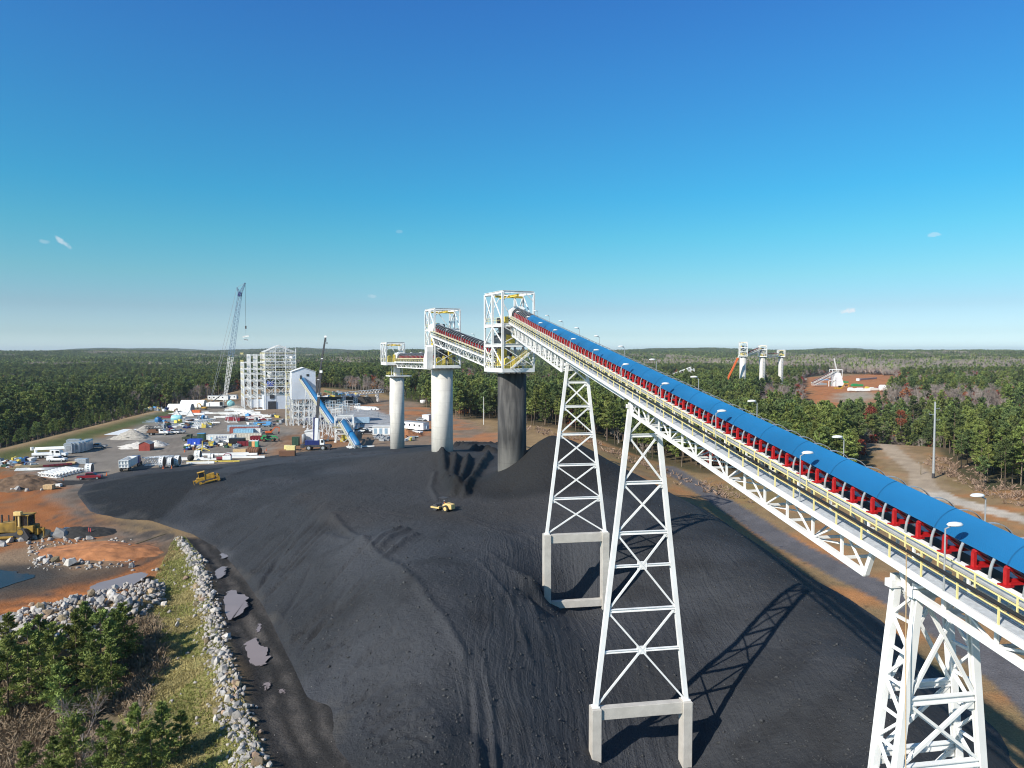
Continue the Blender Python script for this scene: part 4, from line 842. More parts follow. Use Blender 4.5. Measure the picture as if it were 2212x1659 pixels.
# ================================================================== VEGETATION
def leaf_mat(name, rgb, hue=0.015, trans=0.25, rough=0.65):
    m = bpy.data.materials.new(name); m.use_nodes = True; t = m.node_tree; b = t.nodes['Principled BSDF']
    b.inputs['Roughness'].default_value = rough; b.inputs['Specular IOR Level'].default_value = 0.2
    at = N(t, 'ShaderNodeAttribute', attribute_name='col'); oi = N(t, 'ShaderNodeObjectInfo'); h = N(t, 'ShaderNodeHueSaturation')
    mp = N(t, 'ShaderNodeMapRange'); mp.inputs['To Min'].default_value = 0.5-hue; mp.inputs['To Max'].default_value = 0.5+hue; t.links.new(oi.outputs['Random'], mp.inputs['Value'])
    mu = N(t, 'ShaderNodeMath', operation='MULTIPLY'); mu.inputs[1].default_value = 7.31; fr = N(t, 'ShaderNodeMath', operation='FRACT'); t.links.new(oi.outputs['Random'], mu.inputs[0]); t.links.new(mu.outputs[0], fr.inputs[0])
    mv = N(t, 'ShaderNodeMapRange'); mv.inputs['To Min'].default_value = 0.68; mv.inputs['To Max'].default_value = 1.28; t.links.new(fr.outputs[0], mv.inputs['Value'])
    vm = N(t, 'ShaderNodeVectorMath', operation='MULTIPLY'); vm.inputs[1].default_value = rgb; t.links.new(at.outputs['Color'], vm.inputs[0])
    t.links.new(vm.outputs[0], h.inputs['Color']); t.links.new(mp.outputs[0], h.inputs['Hue']); t.links.new(mv.outputs[0], h.inputs['Value'])
    t.links.new(h.outputs[0], b.inputs['Base Color'])
    tr = N(t, 'ShaderNodeBsdfTranslucent'); mx = N(t, 'ShaderNodeMixShader'); mx.inputs[0].default_value = trans; t.links.new(h.outputs[0], tr.inputs['Color'])
    t.links.new(b.outputs[0], mx.inputs[1]); t.links.new(tr.outputs[0], mx.inputs[2]); t.links.new(mx.outputs[0], t.nodes['Material Output'].inputs['Surface'])
    return m
PINE_M = leaf_mat('pine_needles', (0.185, 0.225, 0.062)); PINED_M = leaf_mat('dark_pine_needles', (0.115, 0.155, 0.055))
ORL_M = leaf_mat('orange_leaves', (0.30, 0.105, 0.035), .02); REDL_M = leaf_mat('red_leaves', (0.24, 0.055, 0.035), .015); SCRUB_M = leaf_mat('dry_scrub', (0.23, 0.17, 0.115), .02, .1); GRASS_M = leaf_mat('dry_grass', (0.36, 0.30, 0.135), .02, .3)
TWIG_M = leaf_mat('grey_twigs', (0.36, 0.30, 0.26), .01, 0.0); BARK_M = leaf_mat('pine_bark', (0.20, 0.15, 0.11), .01, 0.0, .9); GREYBARK_M = leaf_mat('grey_bark', (0.34, 0.31, 0.27), .01, 0.0, .9)
def quads(C, size, asp, rg, upb=0.0, shade=None, dirs=None):
    n = len(C); a = rg.normal(size=(n, 3)) if dirs is None else dirs + rg.normal(size=(n, 3))*.45
    a[:, 2] += upb; a /= np.linalg.norm(a, axis=1)[:, None] + 1e-9
    b = np.cross(a, rg.normal(size=(n, 3))); b /= np.linalg.norm(b, axis=1)[:, None] + 1e-9
    s = (size*(0.6 + 0.8*rg.random(n)))[:, None]; a = a*s; b = b*s*asp
    V = np.stack([C - a*.5 - b*.5, C + a*.5 - b*.35, C + a*.5 + b*.35, C - a*.5 + b*.5], 1).reshape(-1, 3)
    sh = np.ones(n) if shade is None else shade; sh = sh*(0.75 + 0.5*rg.random(n))
    return V, np.arange(4*n).reshape(-1, 4), np.repeat(np.repeat(sh[:, None], 3, 1), 4, 0)
def sticks(P, Q, w0, w1, rg, shade=1.0):
    """three-sided tapered sticks as quads"""
    P = np.asarray(P, float); Q = np.asarray(Q, float); n = len(P); d = Q-P; d /= np.linalg.norm(d, axis=1)[:, None] + 1e-9
    r = np.tile(np.array([[0.31, 0.77, 0.12]]), (n, 1)); a = np.cross(d, r); a /= np.linalg.norm(a, axis=1)[:, None] + 1e-9; b = np.cross(d, a)
    w0 = np.broadcast_to(np.asarray(w0, float), (n,))[:, None]; w1 = np.broadcast_to(np.asarray(w1, float), (n,))[:, None]
    V = []
    for k in range(3):
        c, s = math.cos(2*PI*k/3), math.sin(2*PI*k/3); V += [P + (a*c + b*s)*w0]
    for k in range(3):
        c, s = math.cos(2*PI*k/3), math.sin(2*PI*k/3); V += [Q + (a*c + b*s)*w1]
    V = np.stack(V, 1).reshape(-1, 3); o = np.arange(n)[:, None]*6
    F = np.concatenate([o + np.array([[k, (k+1) % 3, 3+(k+1) % 3, 3+k]]) for k in range(3)])
    return V, F, np.full((len(V), 3), shade)*(0.85+0.3*rg.random((len(V), 1)))
def cat(parts):
    V = []; F = []; Cc = []; o = 0
    for v, f, c in parts: V.append(v); F.append(f + o); Cc.append(c); o += len(v)
    return np.concatenate(V), np.concatenate(F), np.concatenate(Cc)
def pine(seed, h, c0, rmax, nb, per, leaf, droop=.1, cone=.75):
    rg = np.random.default_rng(seed); C = []; sh = []; P = []; Q = []; D = []
    lean = rg.normal(size=2)*.02*h
    for i in range(nb):
        t = (i + rg.random())/nb; z = h*(c0 + (1-c0)*t*.97); az = rg.random()*2*PI
        L = rmax*((1-t)**cone*(0.55 + .6*rg.random()) + .10); L *= .55 + .45*min(1, t*5+.3)
        up = (.15 + .5*t - droop)*L; base = np.array([lean[0]*z/h, lean[1]*z/h, z]); tip = base + np.array([math.cos(az)*L, math.sin(az)*L, up]); P.append(base); Q.append(tip)
        cs = .78 + .5*rg.random()
        for f in (.42, .72, 1.0):
            k = int(per*(.5+f*.5)); cc = base + (tip-base)*f; rad = .16*L + .16*rmax*.5
            pts = rg.normal(size=(k, 3)); pts /= np.linalg.norm(pts, axis=1)[:, None]; pts *= (rg.random((k, 1))**.4)*rad; pts[:, 2] *= .6
            C.append(cc + pts); sh.append(np.full(k, cs*(.9+.2*rg.random()))); D.append(np.tile((tip-base)/(L+1e-6)*.5, (k, 1)) + pts/rad)
    C = np.concatenate(C); sh = np.concatenate(sh); D = np.concatenate(D)
    crown = quads(C, leaf, .42, rg, .25, sh, D)
    zs = np.linspace(0, h*.97, 7); tp = np.stack([lean[0]*zs/h, lean[1]*zs/h, zs], 1); wr = np.linspace(h*.013+.03, .03, 7)
    trunk = cat([sticks(tp[:-1]-[0,0,.25], tp[1:], wr[:-1], wr[1:], rg, .9), sticks(np.array(P), np.array(Q), h*.0025+.012, .008, rg, .7)])
    return trunk, crown
def broad(seed, h, c0, rmax, nclump, per, leaf, fill=1.0):
    rg = np.random.default_rng(seed); C = []; sh = []; P = []; Q = []
    for i in range(nclump):
        t = rg.random(); z = h*(c0 + (1-c0)*t); rr = rmax*math.sqrt(max(.05, 1-(2*t-.85)**2))*math.sqrt(rg.random()); az = rg.random()*2*PI
        cc = np.array([math.cos(az)*rr, math.sin(az)*rr, z]); P.append([0, 0, max(h*.2, z - rr*1.1)]); Q.append(cc)
        k = per; pts = rg.normal(size=(k, 3))*rmax*.17; C.append(cc+pts); sh.append(np.full(k, .65+.7*rg.random()))
    crown = quads(np.concatenate(C), leaf, .8, rg, .1, np.concatenate(sh))
    zs = np.linspace(0, h*.7, 5); tp = np.stack([0*zs, 0*zs, zs], 1); wr = np.linspace(h*.014+.03, .04, 5)
    return cat([sticks(tp[:-1]-[0,0,.2], tp[1:], wr[:-1], wr[1:], rg, 1), sticks(np.array(P), np.array(Q), h*.003+.02, .01, rg, .9)]), crown
def bare(seed, h, spread=.45, twigs=6, w=.012, fat=1.0):
    rg = np.random.default_rng(seed); P = []; Q = []; A = []; B = []; tp = []; 
    def grow(p, d, L, r, lev):
        q = p + d*L; P.append(p); Q.append(q); A.append(r); B.append(r*.65)
        if lev == 0:
            for _ in range(twigs):
                e = d + rg.normal(size=3)*.7; e[2] += .25; e /= np.linalg.norm(e); tp.append((p + (q-p)*rg.random(), e*L*(.5+.6*rg.random())))
            return
        for _ in range(3 if lev > 1 else 4):
            e = d + rg.normal(size=3)*spread; e[2] += .12; e /= np.linalg.norm(e); grow(p + (q-p)*(.55+.45*rg.random()), e, L*(.62+.2*rg.random()), r*.6, lev-1)
    grow(np.array([0., 0., -.2]), np.array([0., 0., 1.]), h*.36, h*w, 3)
    nb = len(P); a = np.array([x for x, _ in tp]); b = a + np.array([y for _, y in tp])
    main = 1 + 3
    trunk = sticks(P[:main], Q[:main], A[:main], B[:main], rg, 1.0)
    crown = cat([sticks(P[main:], Q[main:], A[main:], B[main:], rg, .95), sticks(a, b, (h*.0016+.006)*fat, .004*fat, rg, .85)])
    return trunk, crown
def pair(name, tc, m0, m1): return (npmesh(name + '_trunk', tc[0][0], tc[0][1], m0, False, tc[0][2]), npmesh(name + '_crown', tc[1][0], tc[1][1], m1, False, tc[1][2]))
def single(name, tc, m0, m1):
    V, F, c = cat(tc); return npmesh(name, V, F, None, False, c, np.r_[np.zeros(len(tc[0][1])), np.ones(len(tc[1][1]))], [m0, m1])
NEARP = [pair('near_pine', pine(s, 8.0, .06, 2.3, 46, 26, .30, .05, .8), BARK_M, PINE_M) for s in (1, 2, 3, 4)]
STANDP = [pair('pine', pine(s, 18.0, c0, r, 46, 13, .78, .12, cn), BARK_M, mm) for s, c0, r, cn, mm in ((11, .38, 3.2, .6, PINE_M), (12, .30, 3.4, .7, PINE_M), (13, .45, 3.0, .5, PINE_M), (14, .22, 3.3, .8, PINE_M), (15, .5, 3.3, .45, PINED_M))]
BARET = [pair('bare_tree', bare(s, 15.0), GREYBARK_M, TWIG_M) for s in (21, 22, 23)]
ORT = [pair('autumn_tree', broad(s, 13.0, .25, 4.0, 46, 22, .55), GREYBARK_M, m) for s, m in ((31, ORL_M), (32, REDL_M), (33, ORL_M))]
BUSHY = [pair('bushy_pine', pine(s, 7.0, .04, 2.6, 34, 16, .5, 0, .65), BARK_M, mm) for s, mm in ((41, PINE_M), (42, PINED_M))]
def tree(pr, name, label, p, h, href, rot, group, sc=1.0, cat_='tree'):
    t = thing(name, label, cat_, p, rot, group); k = h/href
    link('trunk', pr[0], t, scale=(k*sc, k*sc, k)); link('crown', pr[1], t, scale=(k*sc, k*sc, k)); return t
# ---- lower left: young pines among dry scrub
LL = [(218,1488,8.6),(165,1478,8.2),(272,1425,6.6),(120,1522,8.6),(62,1500,7.6),(18,1545,8.2),(140,1588,7.2),(243,1505,6.2),(88,1446,6.2),(200,1545,6.2),(28,1440,6.2),(-30,1480,7),(190,1440,7.4),(250,1450,7.0),
      (172,1705,6.2),(232,1692,5.2),(303,1668,5.8),(352,1648,5.2),(270,1725,6.0),(392,1622,3.6),(330,1705,5.0),(120,1722,5.0),(60,1715,4.6)]
for i, (u, v, h) in enumerate(LL):
    p = ground_at(u, v); up_ = v < 1600
    tree(NEARP[i % 4], 'pine_tree', 'young bushy pine on the lower slope below the grey rock bank' if up_ else 'young bushy pine at the foot of the grassy bank beside the white rubble', p, h, 8.0, i*1.7, 'young pines below the rock bank' if up_ else 'young pines by the rubble line')
for u, v, h in ((180, 1648, 8.5), (285, 1600, 4.0), (205, 1700, 4.5), (300, 1560, 3.0)):
    tree(BARET[u % 3], 'bare_tree', 'leafless pale sapling among the young pines on the lower slope', ground_at(u, v), h, 15.0, u, 'leafless saplings among the young pines')
def scatter_mesh(name, kind_label, pts, mk):
    parts = [mk(p, i) for i, p in enumerate(pts)]
    return cat(parts)
rg = np.random.default_rng(5)
def in_dp(n, poly, z=-3):
    P = gpoly(poly, z); xs = [p[0] for p in P]; ys = [p[1] for p in P]; X = rg.uniform(min(xs), max(xs), n*6); Y = rg.uniform(min(ys), max(ys), n*6)
    k = sdist(X, Y, P) > 0; X, Y = X[k][:n], Y[k][:n]; return np.stack([X, Y, surf_v(X, Y)], 1)
BANKG = [(330,1285),(370,1205),(395,1185),(435,1240),(460,1370),(490,1480),(550,1640),(600,1850),(300,1850),(380,1600),(300,1450),(345,1320)]
P = np.concatenate([in_dp(22000, BANKG, -2), in_dp(5000, [(260,1420),(345,1320),(420,1500),(420,1850),(250,1850)], -3)])
gs = .75 + .5*vnoise(P[:, 0]/2, P[:, 1]/2, 61)
V, F, c = quads(P + [0, 0, .08], .34, .22, rg, 1.2, gs)
gn = (vnoise(P[:, 0]/4, P[:, 1]/4, 62) > .5); tint = np.where(gn[:, None], [[.72, .86, .62]], [[1, 1, 1]]); c = c*np.repeat(tint, 4, 0)
o = bpy.data.objects.new('grass', npmesh('grass', V, F, GRASS_M, False, c)); COL.objects.link(o); tag(o, kind='stuff')
P = np.concatenate([in_dp(900, [(-60,1480),(60,1470),(140,1540),(200,1600),(260,1850),(-200,1850)], -4), in_dp(350, [(250,1420),(330,1400),(360,1500),(300,1620),(220,1560)], -4)])
Cc = []; D_ = []
for p in P:
    k = 26; d = rg.normal(size=(k, 3)); d[:, 2] = abs(d[:, 2])*.7; d *= rg.uniform(.35, .8); Cc.append(p + d*.7); D_.append(d)
V, F, c = quads(np.concatenate(Cc), .75, .10, rg, .4, None, np.concatenate(D_))
o = bpy.data.objects.new('undergrowth', npmesh('undergrowth', V, F, SCRUB_M, False, c)); COL.objects.link(o); tag(o, kind='stuff')
# brush along the right hand slope behind the coal
P = np.concatenate([in_dp(130, [(1090,935),(1200,962),(1330,985),(1500,1035),(1650,1075),(1640,1095),(1450,1050),(1250,985),(1090,955)], -6), in_dp(170, [(1990,1000),(2060,1045),(2230,1110),(2400,1160),(2400,1110),(2150,1040),(2030,985)], -6), in_dp(300, [(300,880),(420,850),(520,842),(520,852),(380,870),(250,905),(80,945),(0,962),(0,940),(180,905)], -4)])
Cc = []; D_ = []
for p in P:
    k = 16; d = rg.normal(size=(k, 3)); d[:, 2] = abs(d[:, 2])*.8; d *= rg.uniform(.4, 1.1); Cc.append(p + d*.8); D_.append(d)
V, F, c = quads(np.concatenate(Cc), 1.0, .22, rg, .4, None, np.concatenate(D_))
o = bpy.data.objects.new('brush', npmesh('brush', V, F, SCRUB_M, False, c)); COL.objects.link(o); tag(o, kind='stuff')
# ---- the woods
def jgrid(sp, r0, r1, amax=50):
    n = int(r1/sp)+1; X, Y = np.meshgrid(np.arange(-n, n+1)*sp, np.arange(0, n+1)*sp); X = X.ravel(); Y = Y.ravel()
    r = np.hypot(X, Y); k = (r > r0-sp) & (r < r1+sp) & (abs(np.degrees(np.arctan2(X, Y))) < amax); X, Y = X[k], Y[k]
    X = X + rg.uniform(-.48, .48, len(X))*sp; Y = Y + rg.uniform(-.48, .48, len(X))*sp; r = np.hypot(X, Y); k = (r >= r0) & (r < r1); return X[k], Y[k]
def kinds(X, Y):
    r = np.hypot(X, Y); az = np.degrees(np.arctan2(X, Y)); n = fbm(X/90, Y/90, 3, 71); n2 = fbm(X/300, Y/300, 3, 72); q = rg.random(len(X))
    hard = 0.06 + .85*S((n2*1.2 + n*.9 - .08)*3)                                       # share of leafless hardwood
    hard = np.where((az > 19) & (r > 520) & (r < 1500), .5 + .45*S(n*2+.9)*S((az-17)/3), hard)
    hard = np.where((X > 0) & (r < 520), np.minimum(hard, .10), hard)
    hard = np.where((az > 26.2) & (az < 30.2) & (r > 280) & (r < 520), .65, hard)
    hard = np.where((az < -23) & (r > 640) & (r < 1350), np.maximum(hard, .85*S(fbm(X/140, Y/140, 3, 77)*3+.9)), hard)
    hard = np.where((az < -19) & (r > 500) & (r < 1600), np.maximum(hard, .1+.5*S(n*2.5+.3)), hard)
    k = np.zeros(len(X), int); ish = q < hard; k[ish] = 1
    q2 = rg.random(len(X)); aut = ish & (q2 < .13 + .3*S(fbm(X/60, Y/60, 2, 73)*2)); k[aut] = 2
    return k
X, Y = jgrid(5.3, 120, 560); c = cleared(X, Y); ls = levee_s(X, Y)
k = c < -2.0; X, Y, c, ls = X[k], Y[k], c[k], ls[k]
edge = np.clip(-c/22, 0, 1); K = kinds(X, Y)
lowmix = (X < -60) & (edge < .9)
Hh = np.where(K == 0, 13 + 6.5*rg.random(len(X)), np.where(K == 1, 9 + 5*rg.random(len(X)), 7 + 6*rg.random(len(X))))
eL = np.clip(-c/42, 0, 1); lowmix = (X < -60) & (eL < .95); Hh = np.where(lowmix, (2.0 + 3.5*rg.random(len(X)) + 11*eL**1.6)*np.where(K == 0, 1, .8), Hh); Hh = np.where((X > 0) & (edge < .35), Hh*(.62 + .4*rg.random(len(X))), Hh)
drop = rg.random(len(X)) < np.where(lowmix, .25, .08); X, Y, K, Hh = X[~drop], Y[~drop], K[~drop], Hh[~drop]
Z = ground_z(X, Y); u, v = proj(X, Y, Z); u2, v2 = proj(X, Y, Z+Hh)
inf = (u > -30) & (u < 2240)
# front rows win: which trees show largest and are not behind other trees of the same stand
size = np.where(inf, (v - v2), 0); front = np.argsort(-size*(1.0 - .45*np.clip(-cleared(X, Y)-8, 0, 30)/30))[:285]
ind = np.zeros(len(X), bool); ind[front] = True
TL = {0: {'l': 'green pine standing on the far side of the levee left of the yard', 'c': 'green pine in the wood behind the concrete shafts', 'r': 'green pine in the wood behind the blue conveyor', 'f': 'tall green pine in the stand beside the steel power pole'},
      1: {'l': 'grey leafless tree beyond the levee left of the yard', 'c': 'grey leafless tree in the wood behind the concrete shafts', 'r': 'grey leafless tree in the wood behind the blue conveyor', 'f': 'grey leafless tree by the stand beside the steel power pole'},
      2: {'l': 'rust-coloured autumn tree beyond the levee left of the yard', 'c': 'rust-red autumn tree in the wood behind the concrete shafts', 'r': 'rust-coloured autumn tree in the wood behind the blue conveyor', 'f': 'rust-coloured autumn tree by the stand beside the steel power pole'}}
for j in front:
    zone_ = 'l' if u[j] < 640 else 'c' if u[j] < 1120 else 'r' if u[j] < 1900 else 'f'
    kk = K[j]; pr, nm, hr = ((STANDP[j % 5], 'pine_tree', 18.0) if Hh[j] > 9 else (BUSHY[j % 2], 'pine_tree', 7.0)) if kk == 0 else (BARET[j % 3], 'bare_tree', 15.0) if kk == 1 else (ORT[j % 3], 'autumn_tree', 13.0)
    lb = TL[kk][zone_]; tree(pr, nm, lb, (X[j], Y[j], Z[j]), Hh[j], hr, float(rg.random()*6.28), lb.replace('tree ', 'trees ', 1).replace('pine ', 'pines ', 1), .85 + .3*float(rg.random()))
for uu, vv, hh, w in ((1000, 905, 15, 0), (940, 893, 9, 2), (1880, 925, 11, 1), (1945, 925, 9, 1)):
    p = G(uu, vv, -4); tree(ORT[w], 'autumn_tree', 'big round crimson tree behind the middle concrete shaft' if uu == 1000 else 'small rust-coloured tree left of the crimson one' if uu == 940 else 'red-brown tree at the end of the gravel track' if uu < 1900 else 'red-brown bush-like tree close to the gravel track bend', p, hh, 13.0, uu, None)
o_ = len(bpy.data.objects)
# the rest: one object of instanced trees, and one of far tree groups
srcs = [single('w', pine(s, 17.0, c0, 3.4, 34, 6, 1.25, .12, cn), BARK_M, mm) for s, c0, cn, mm in ((51, .38, .6, PINE_M), (52, .3, .7, PINE_M), (53, .45, .5, PINED_M), (54, .25, .8, PINED_M))]
srcs += [single('w', bare(s, 14.0, .45, 7, .016, 2.6), GREYBARK_M, TWIG_M) for s in (61, 62)] + [single('w', broad(s, 12.0, .25, 3.8, 30, 8, .95), GREYBARK_M, m) for s, m in ((71, ORL_M), (72, REDL_M))]
def patch(seed, kinds_):
    parts0 = []; parts1 = []; rg2 = np.random.default_rng(seed); out = [[], [], [], []]
    for i in range(34):
        x, y = rg2.uniform(-21, 21, 2); h = rg2.uniform(13, 19); k = kinds_[i % len(kinds_)]
        n = 20; t = rg2.random(n); rr = 3.0*(1.1-t)*np.sqrt(rg2.random(n)); a = rg2.random(n)*6.28
        C = np.stack([x + rr*np.cos(a), y + rr*np.sin(a), h*(.45+.55*t)], 1)
        if k == 2: out[3].append(sticks(np.array([[x, y, h*.15]]*22), np.stack([x + rg2.normal(size=22)*2.4, y + rg2.normal(size=22)*2.4, h*.85*rg2.uniform(.55, 1, 22)], 1), .20, .10, rg2, 1.0))
        else: out[k].append(quads(C, 2.2, .6, rg2, .1, np.full(n, .7+.6*rg2.random()))); out[3].append(sticks(np.array([[x, y, 0]]), np.array([[x, y, h*.8]]), .25, .1, rg2, .8))
    V = []; F = []; c = []; mi = []; o = 0
    for k in range(4):
        if not out[k]: continue
        v, f, cc = cat(out[k]); V.append(v); F.append(f+o); c.append(cc); mi.append(np.full(len(f), k)); o += len(v)
    return npmesh('wp', np.concatenate(V), np.concatenate(F), None, False, np.concatenate(c), np.concatenate(mi), [PINE_M, PINED_M, ORL_M, TWIG_M])
psrc = [patch(81, [0, 0, 1]), patch(82, [0, 1, 1, 0, 1]), patch(83, [1, 0, 2, 1]), patch(84, [2, 2, 0, 2, 2, 2]), patch(85, [2, 2, 2, 2, 0, 2])]
def forest(name, pts, kind, scl, sources):
    cl = bpy.data.collections.new(name + '_sources')
    for i, m in enumerate(sources): cl.objects.link(bpy.data.objects.new('%02d_%s_source' % (i, name), m))
    me = bpy.data.meshes.new(name); me.vertices.add(len(pts)); me.vertices.foreach_set('co', np.asarray(pts, np.float32).ravel())
    for nm, tp, val in (('kind', 'INT', kind), ('scl', 'FLOAT', scl), ('rot', 'FLOAT', rg.random(len(pts))*6.283)):
        a = me.attributes.new(nm, tp, 'POINT'); a.data.foreach_set('value', np.asarray(val, np.int32 if tp == 'INT' else np.float32))
    ng = bpy.data.node_groups.new(name, 'GeometryNodeTree'); ng.interface.new_socket('Geometry', in_out='INPUT', socket_type='NodeSocketGeometry'); ng.interface.new_socket('Geometry', in_out='OUTPUT', socket_type='NodeSocketGeometry')
    gi = ng.nodes.new('NodeGroupInput'); go = ng.nodes.new('NodeGroupOutput'); ip = ng.nodes.new('GeometryNodeInstanceOnPoints'); ci = ng.nodes.new('GeometryNodeCollectionInfo')
    ci.inputs['Collection'].default_value = cl; ci.inputs['Separate Children'].default_value = True; ci.inputs['Reset Children'].default_value = True
    def na(nm, dt): n = ng.nodes.new('GeometryNodeInputNamedAttribute'); n.data_type = dt; n.inputs['Name'].default_value = nm; return n.outputs['Attribute']
    cx = ng.nodes.new('ShaderNodeCombineXYZ'); ng.links.new(na('rot', 'FLOAT'), cx.inputs['Z'])
    ng.links.new(gi.outputs[0], ip.inputs['Points']); ng.links.new(ci.outputs[0], ip.inputs['Instance']); ip.inputs['Pick Instance'].default_value = True
    ng.links.new(na('kind', 'INT'), ip.inputs['Instance Index']); ng.links.new(cx.outputs[0], ip.inputs['Rotation']); ng.links.new(na('scl', 'FLOAT'), ip.inputs['Scale']); ng.links.new(ip.outputs[0], go.inputs[0])
    o = bpy.data.objects.new(name, me); COL.objects.link(o); md = o.modifiers.new('scatter', 'NODES'); md.node_group = ng; tag(o, kind='stuff'); return o
r_ = ~ind
X1, Y1 = jgrid(5.5, 560, 1500); k = cleared(X1, Y1) < -2; X1, Y1 = X1[k], Y1[k]; k = rg.random(len(X1)) > .08; X1, Y1 = X1[k], Y1[k]; K1 = kinds(X1, Y1)
Xa = np.r_[X[r_], X1]; Ya = np.r_[Y[r_], Y1]; Ka = np.r_[K[r_], K1]
Ha = np.r_[Hh[r_]/17, np.where(K1 == 0, .72+.38*rg.random(len(K1)), .7+.3*rg.random(len(K1)))]
ki = np.where(Ka == 0, rg.integers(0, 4, len(Ka)), np.where(Ka == 1, rg.integers(4, 6, len(Ka)), rg.integers(6, 8, len(Ka))))
forest('woods', np.stack([Xa, Ya, ground_z(Xa, Ya)], 1), ki, Ha, srcs)
X2, Y2 = jgrid(30, 1500, 9500, 46); K2 = np.where(fbm(X2/420, Y2/420, 3, 91) + .5*rg.random(len(X2)) > .30, rg.integers(2, 5, len(X2)), rg.integers(0, 2, len(X2)))
K2 = np.where((fbm(X2/600, Y2/500, 3, 93) > .33), 3, K2)
keepp = fbm(X2/500, Y2/260, 3, 92) < .62
forest('far_woods', np.stack([X2, Y2, ground_z(X2, Y2)], 1)[keepp], K2[keepp], (.85+.4*rg.random(len(X2)))[keepp], psrc)
# ================================================================== SITE BEHIND AND LEFT OF THE COAL: buildings and cranes
eA = Vector((math.cos(GRID), math.sin(GRID))); 
def at_(uv, z=None): return ground_at(*uv) if z is None else G(uv[0], uv[1], z)
HALFSTEEL = mat('cream_steel', (0.74, 0.72, 0.64), 0.5, 0.12)
SIDING = mat('white_siding', (0.66, 0.70, 0.76), 0.45, 0.05, 0.3); SIDEW = mat('white_cladding', (0.78, 0.79, 0.80), 0.45, 0.04, 0.3)
GREYCL = mat('grey_cladding', (0.30, 0.32, 0.34), 0.6, 0.2)
# ---- steel framed building under construction
bx = G(*pf(810, 1505), 0); b0 = Vector((bx.x, bx.y, 0))
t = thing('unfinished_building', 'tall open white steel building frame under construction with gabled roof truss', 'building', b0, GRID)
XS = [0, 5.9, 11.8, 17.7]; YS = [0, 6, 12, 18, 24, 30]; ZS = [8.2, 13.6, 18.6, 22.6, 25.4, 28.6, 32.6]
TOP = {0: 35.5, 1: 38.2, 2: 38.0, 3: 36.6}
for i, x in enumerate(XS):
    for j, y in enumerate(YS):
        if 0 < i < 3 and 0 < j < 5 and (i+j) % 2: continue
        h = TOP[i] if j == 0 else 34 + (1.5 if i in (1, 2) else 0)
        m = MB(); m.ibeam((x, y, 0), (x, y, h), .5, .5, .12, up=(0, 1, 0)); m.build('column', WHITE, t)
for z in ZS:
    m = MB()
    for x in XS: m.beam((x, 0, z), (x, 30, z), .3, .5)
    for y in YS: m.beam((0, y, z), (17.7, y, z), .3, .5)
    m.build('floor_beam', WHITE, t)
    if z > 9:
        m = MB(); m.box((8.9, 17, z+.3), (17.2, 24, .12)); m.build('floor_deck', GRATE, t)
m = MB()
for k, (a, b) in enumerate(zip([0] + ZS[:-1], ZS)):
    if k == 0: continue
    bays = [0, 1, 2] if k in (1, 2) else [1, 2] if k in (3, 5) else [0, 2] 
    for i in bays:
        m.beam((XS[i], -.1, a), (XS[i+1], -.1, b), .2); m.beam((XS[i+1], -.1, a), (XS[i], -.1, b), .2)
    for j in (1, 3): m.beam((0, YS[j], a), (0, YS[j+1], b), .2); m.beam((0, YS[j+1], a), (0, YS[j], b), .2)
m.build('brace', WHITE, t)
for j, y in enumerate((2, 9, 16, 23)):
    m = MB(); x0, x1, zt_, za_ = 0, 17.7, 34.6, 38.6; xm = 8.85
    m.beam((x0, y, zt_), (xm, y, za_), .25); m.beam((x1, y, zt_), (xm, y, za_), .25); m.beam((x0, y, zt_-.3), (x1, y, zt_-.3), .22)
    for k in range(1, 6):
        xx = x0 + k*(x1-x0)/6; zz = za_ - abs(xx-xm)/8.85*(za_-zt_); m.beam((xx, y, zt_-.3), (xx, y, zz), .14); xn = x0 + (k-1)*(x1-x0)/6; m.beam((xn, y, zt_-.3 if k % 2 else za_ - abs(xn-xm)/8.85*(za_-zt_)), (xx, y, zz if k % 2 else zt_-.3), .12)
    m.build('roof_truss', WHITE, t)
m = MB()
for k in range(9):
    f = k/8
    for sgn in (0, 1): xx = f*8.85 if sgn == 0 else 17.7 - f*8.85; zz = 34.7 + f*4.0; m.beam((xx, 1, zz), (xx, 24, zz), .12, .2)
m.build('purlin', WHITE, t)
for x, y, z, r, h, top in ((8.6, 4, 19.2, 2.0, 3.2, 0), (13.3, 5.5, 26, 1.9, 6.2, 1), (16.0, 3.6, 25.6, 1.9, 6.0, 1), (3.5, 4, 20, 1.9, 2.6, 0)):
    m = MB(); m.lathe([(r*.3, z-2.2), (r, z-.2), (r, z+h), (r*.96, z+h+.2)], 24, (x, y, 0)); m.build('process_tank', WHITE, t, True)
m = MB(); m.box((3.2, 3, 15.2), (3.6, 2.4, 2.8)); m.build('blue_equipment', TARPB, t, bevel=.1)
for k, z in enumerate(ZS[1:]):
    m = MB(); rail(m, [(0, -.25, z+.4), (17.7, -.25, z+.4)], 1.1, 1.5, .09); rail(m, [(-.25, 0, z+.4), (-.25, 30, z+.4)], 1.1, 2, .09); m.build('floor_railing', PALEYEL, t)
    m = MB(); q = np.random.default_rng(40+k)
    for _ in range(22): c = (q.uniform(1, 17), q.uniform(2, 14), z+1.2); m.box(c, (q.uniform(.8, 2.4), q.uniform(.8, 2.2), q.uniform(1, 2.4)))
    m.build('process_machinery', [OFFWHITE, WHITE, STEEL, OFFWHITE, WHITE, GREYCL][k], t)
m = MB(); m.box((6.6, .1, 4.2), (15.0, .5, 8.4)); m.box((-.9, 7, 4.2), (.4, 14, 8.4)); m.build('wall_panel', SIDING, t)
m = MB(); m.box((3.6, -.3, 2.4), (4.6, .5, 4.8)); m.build('doorway', DARK, t)
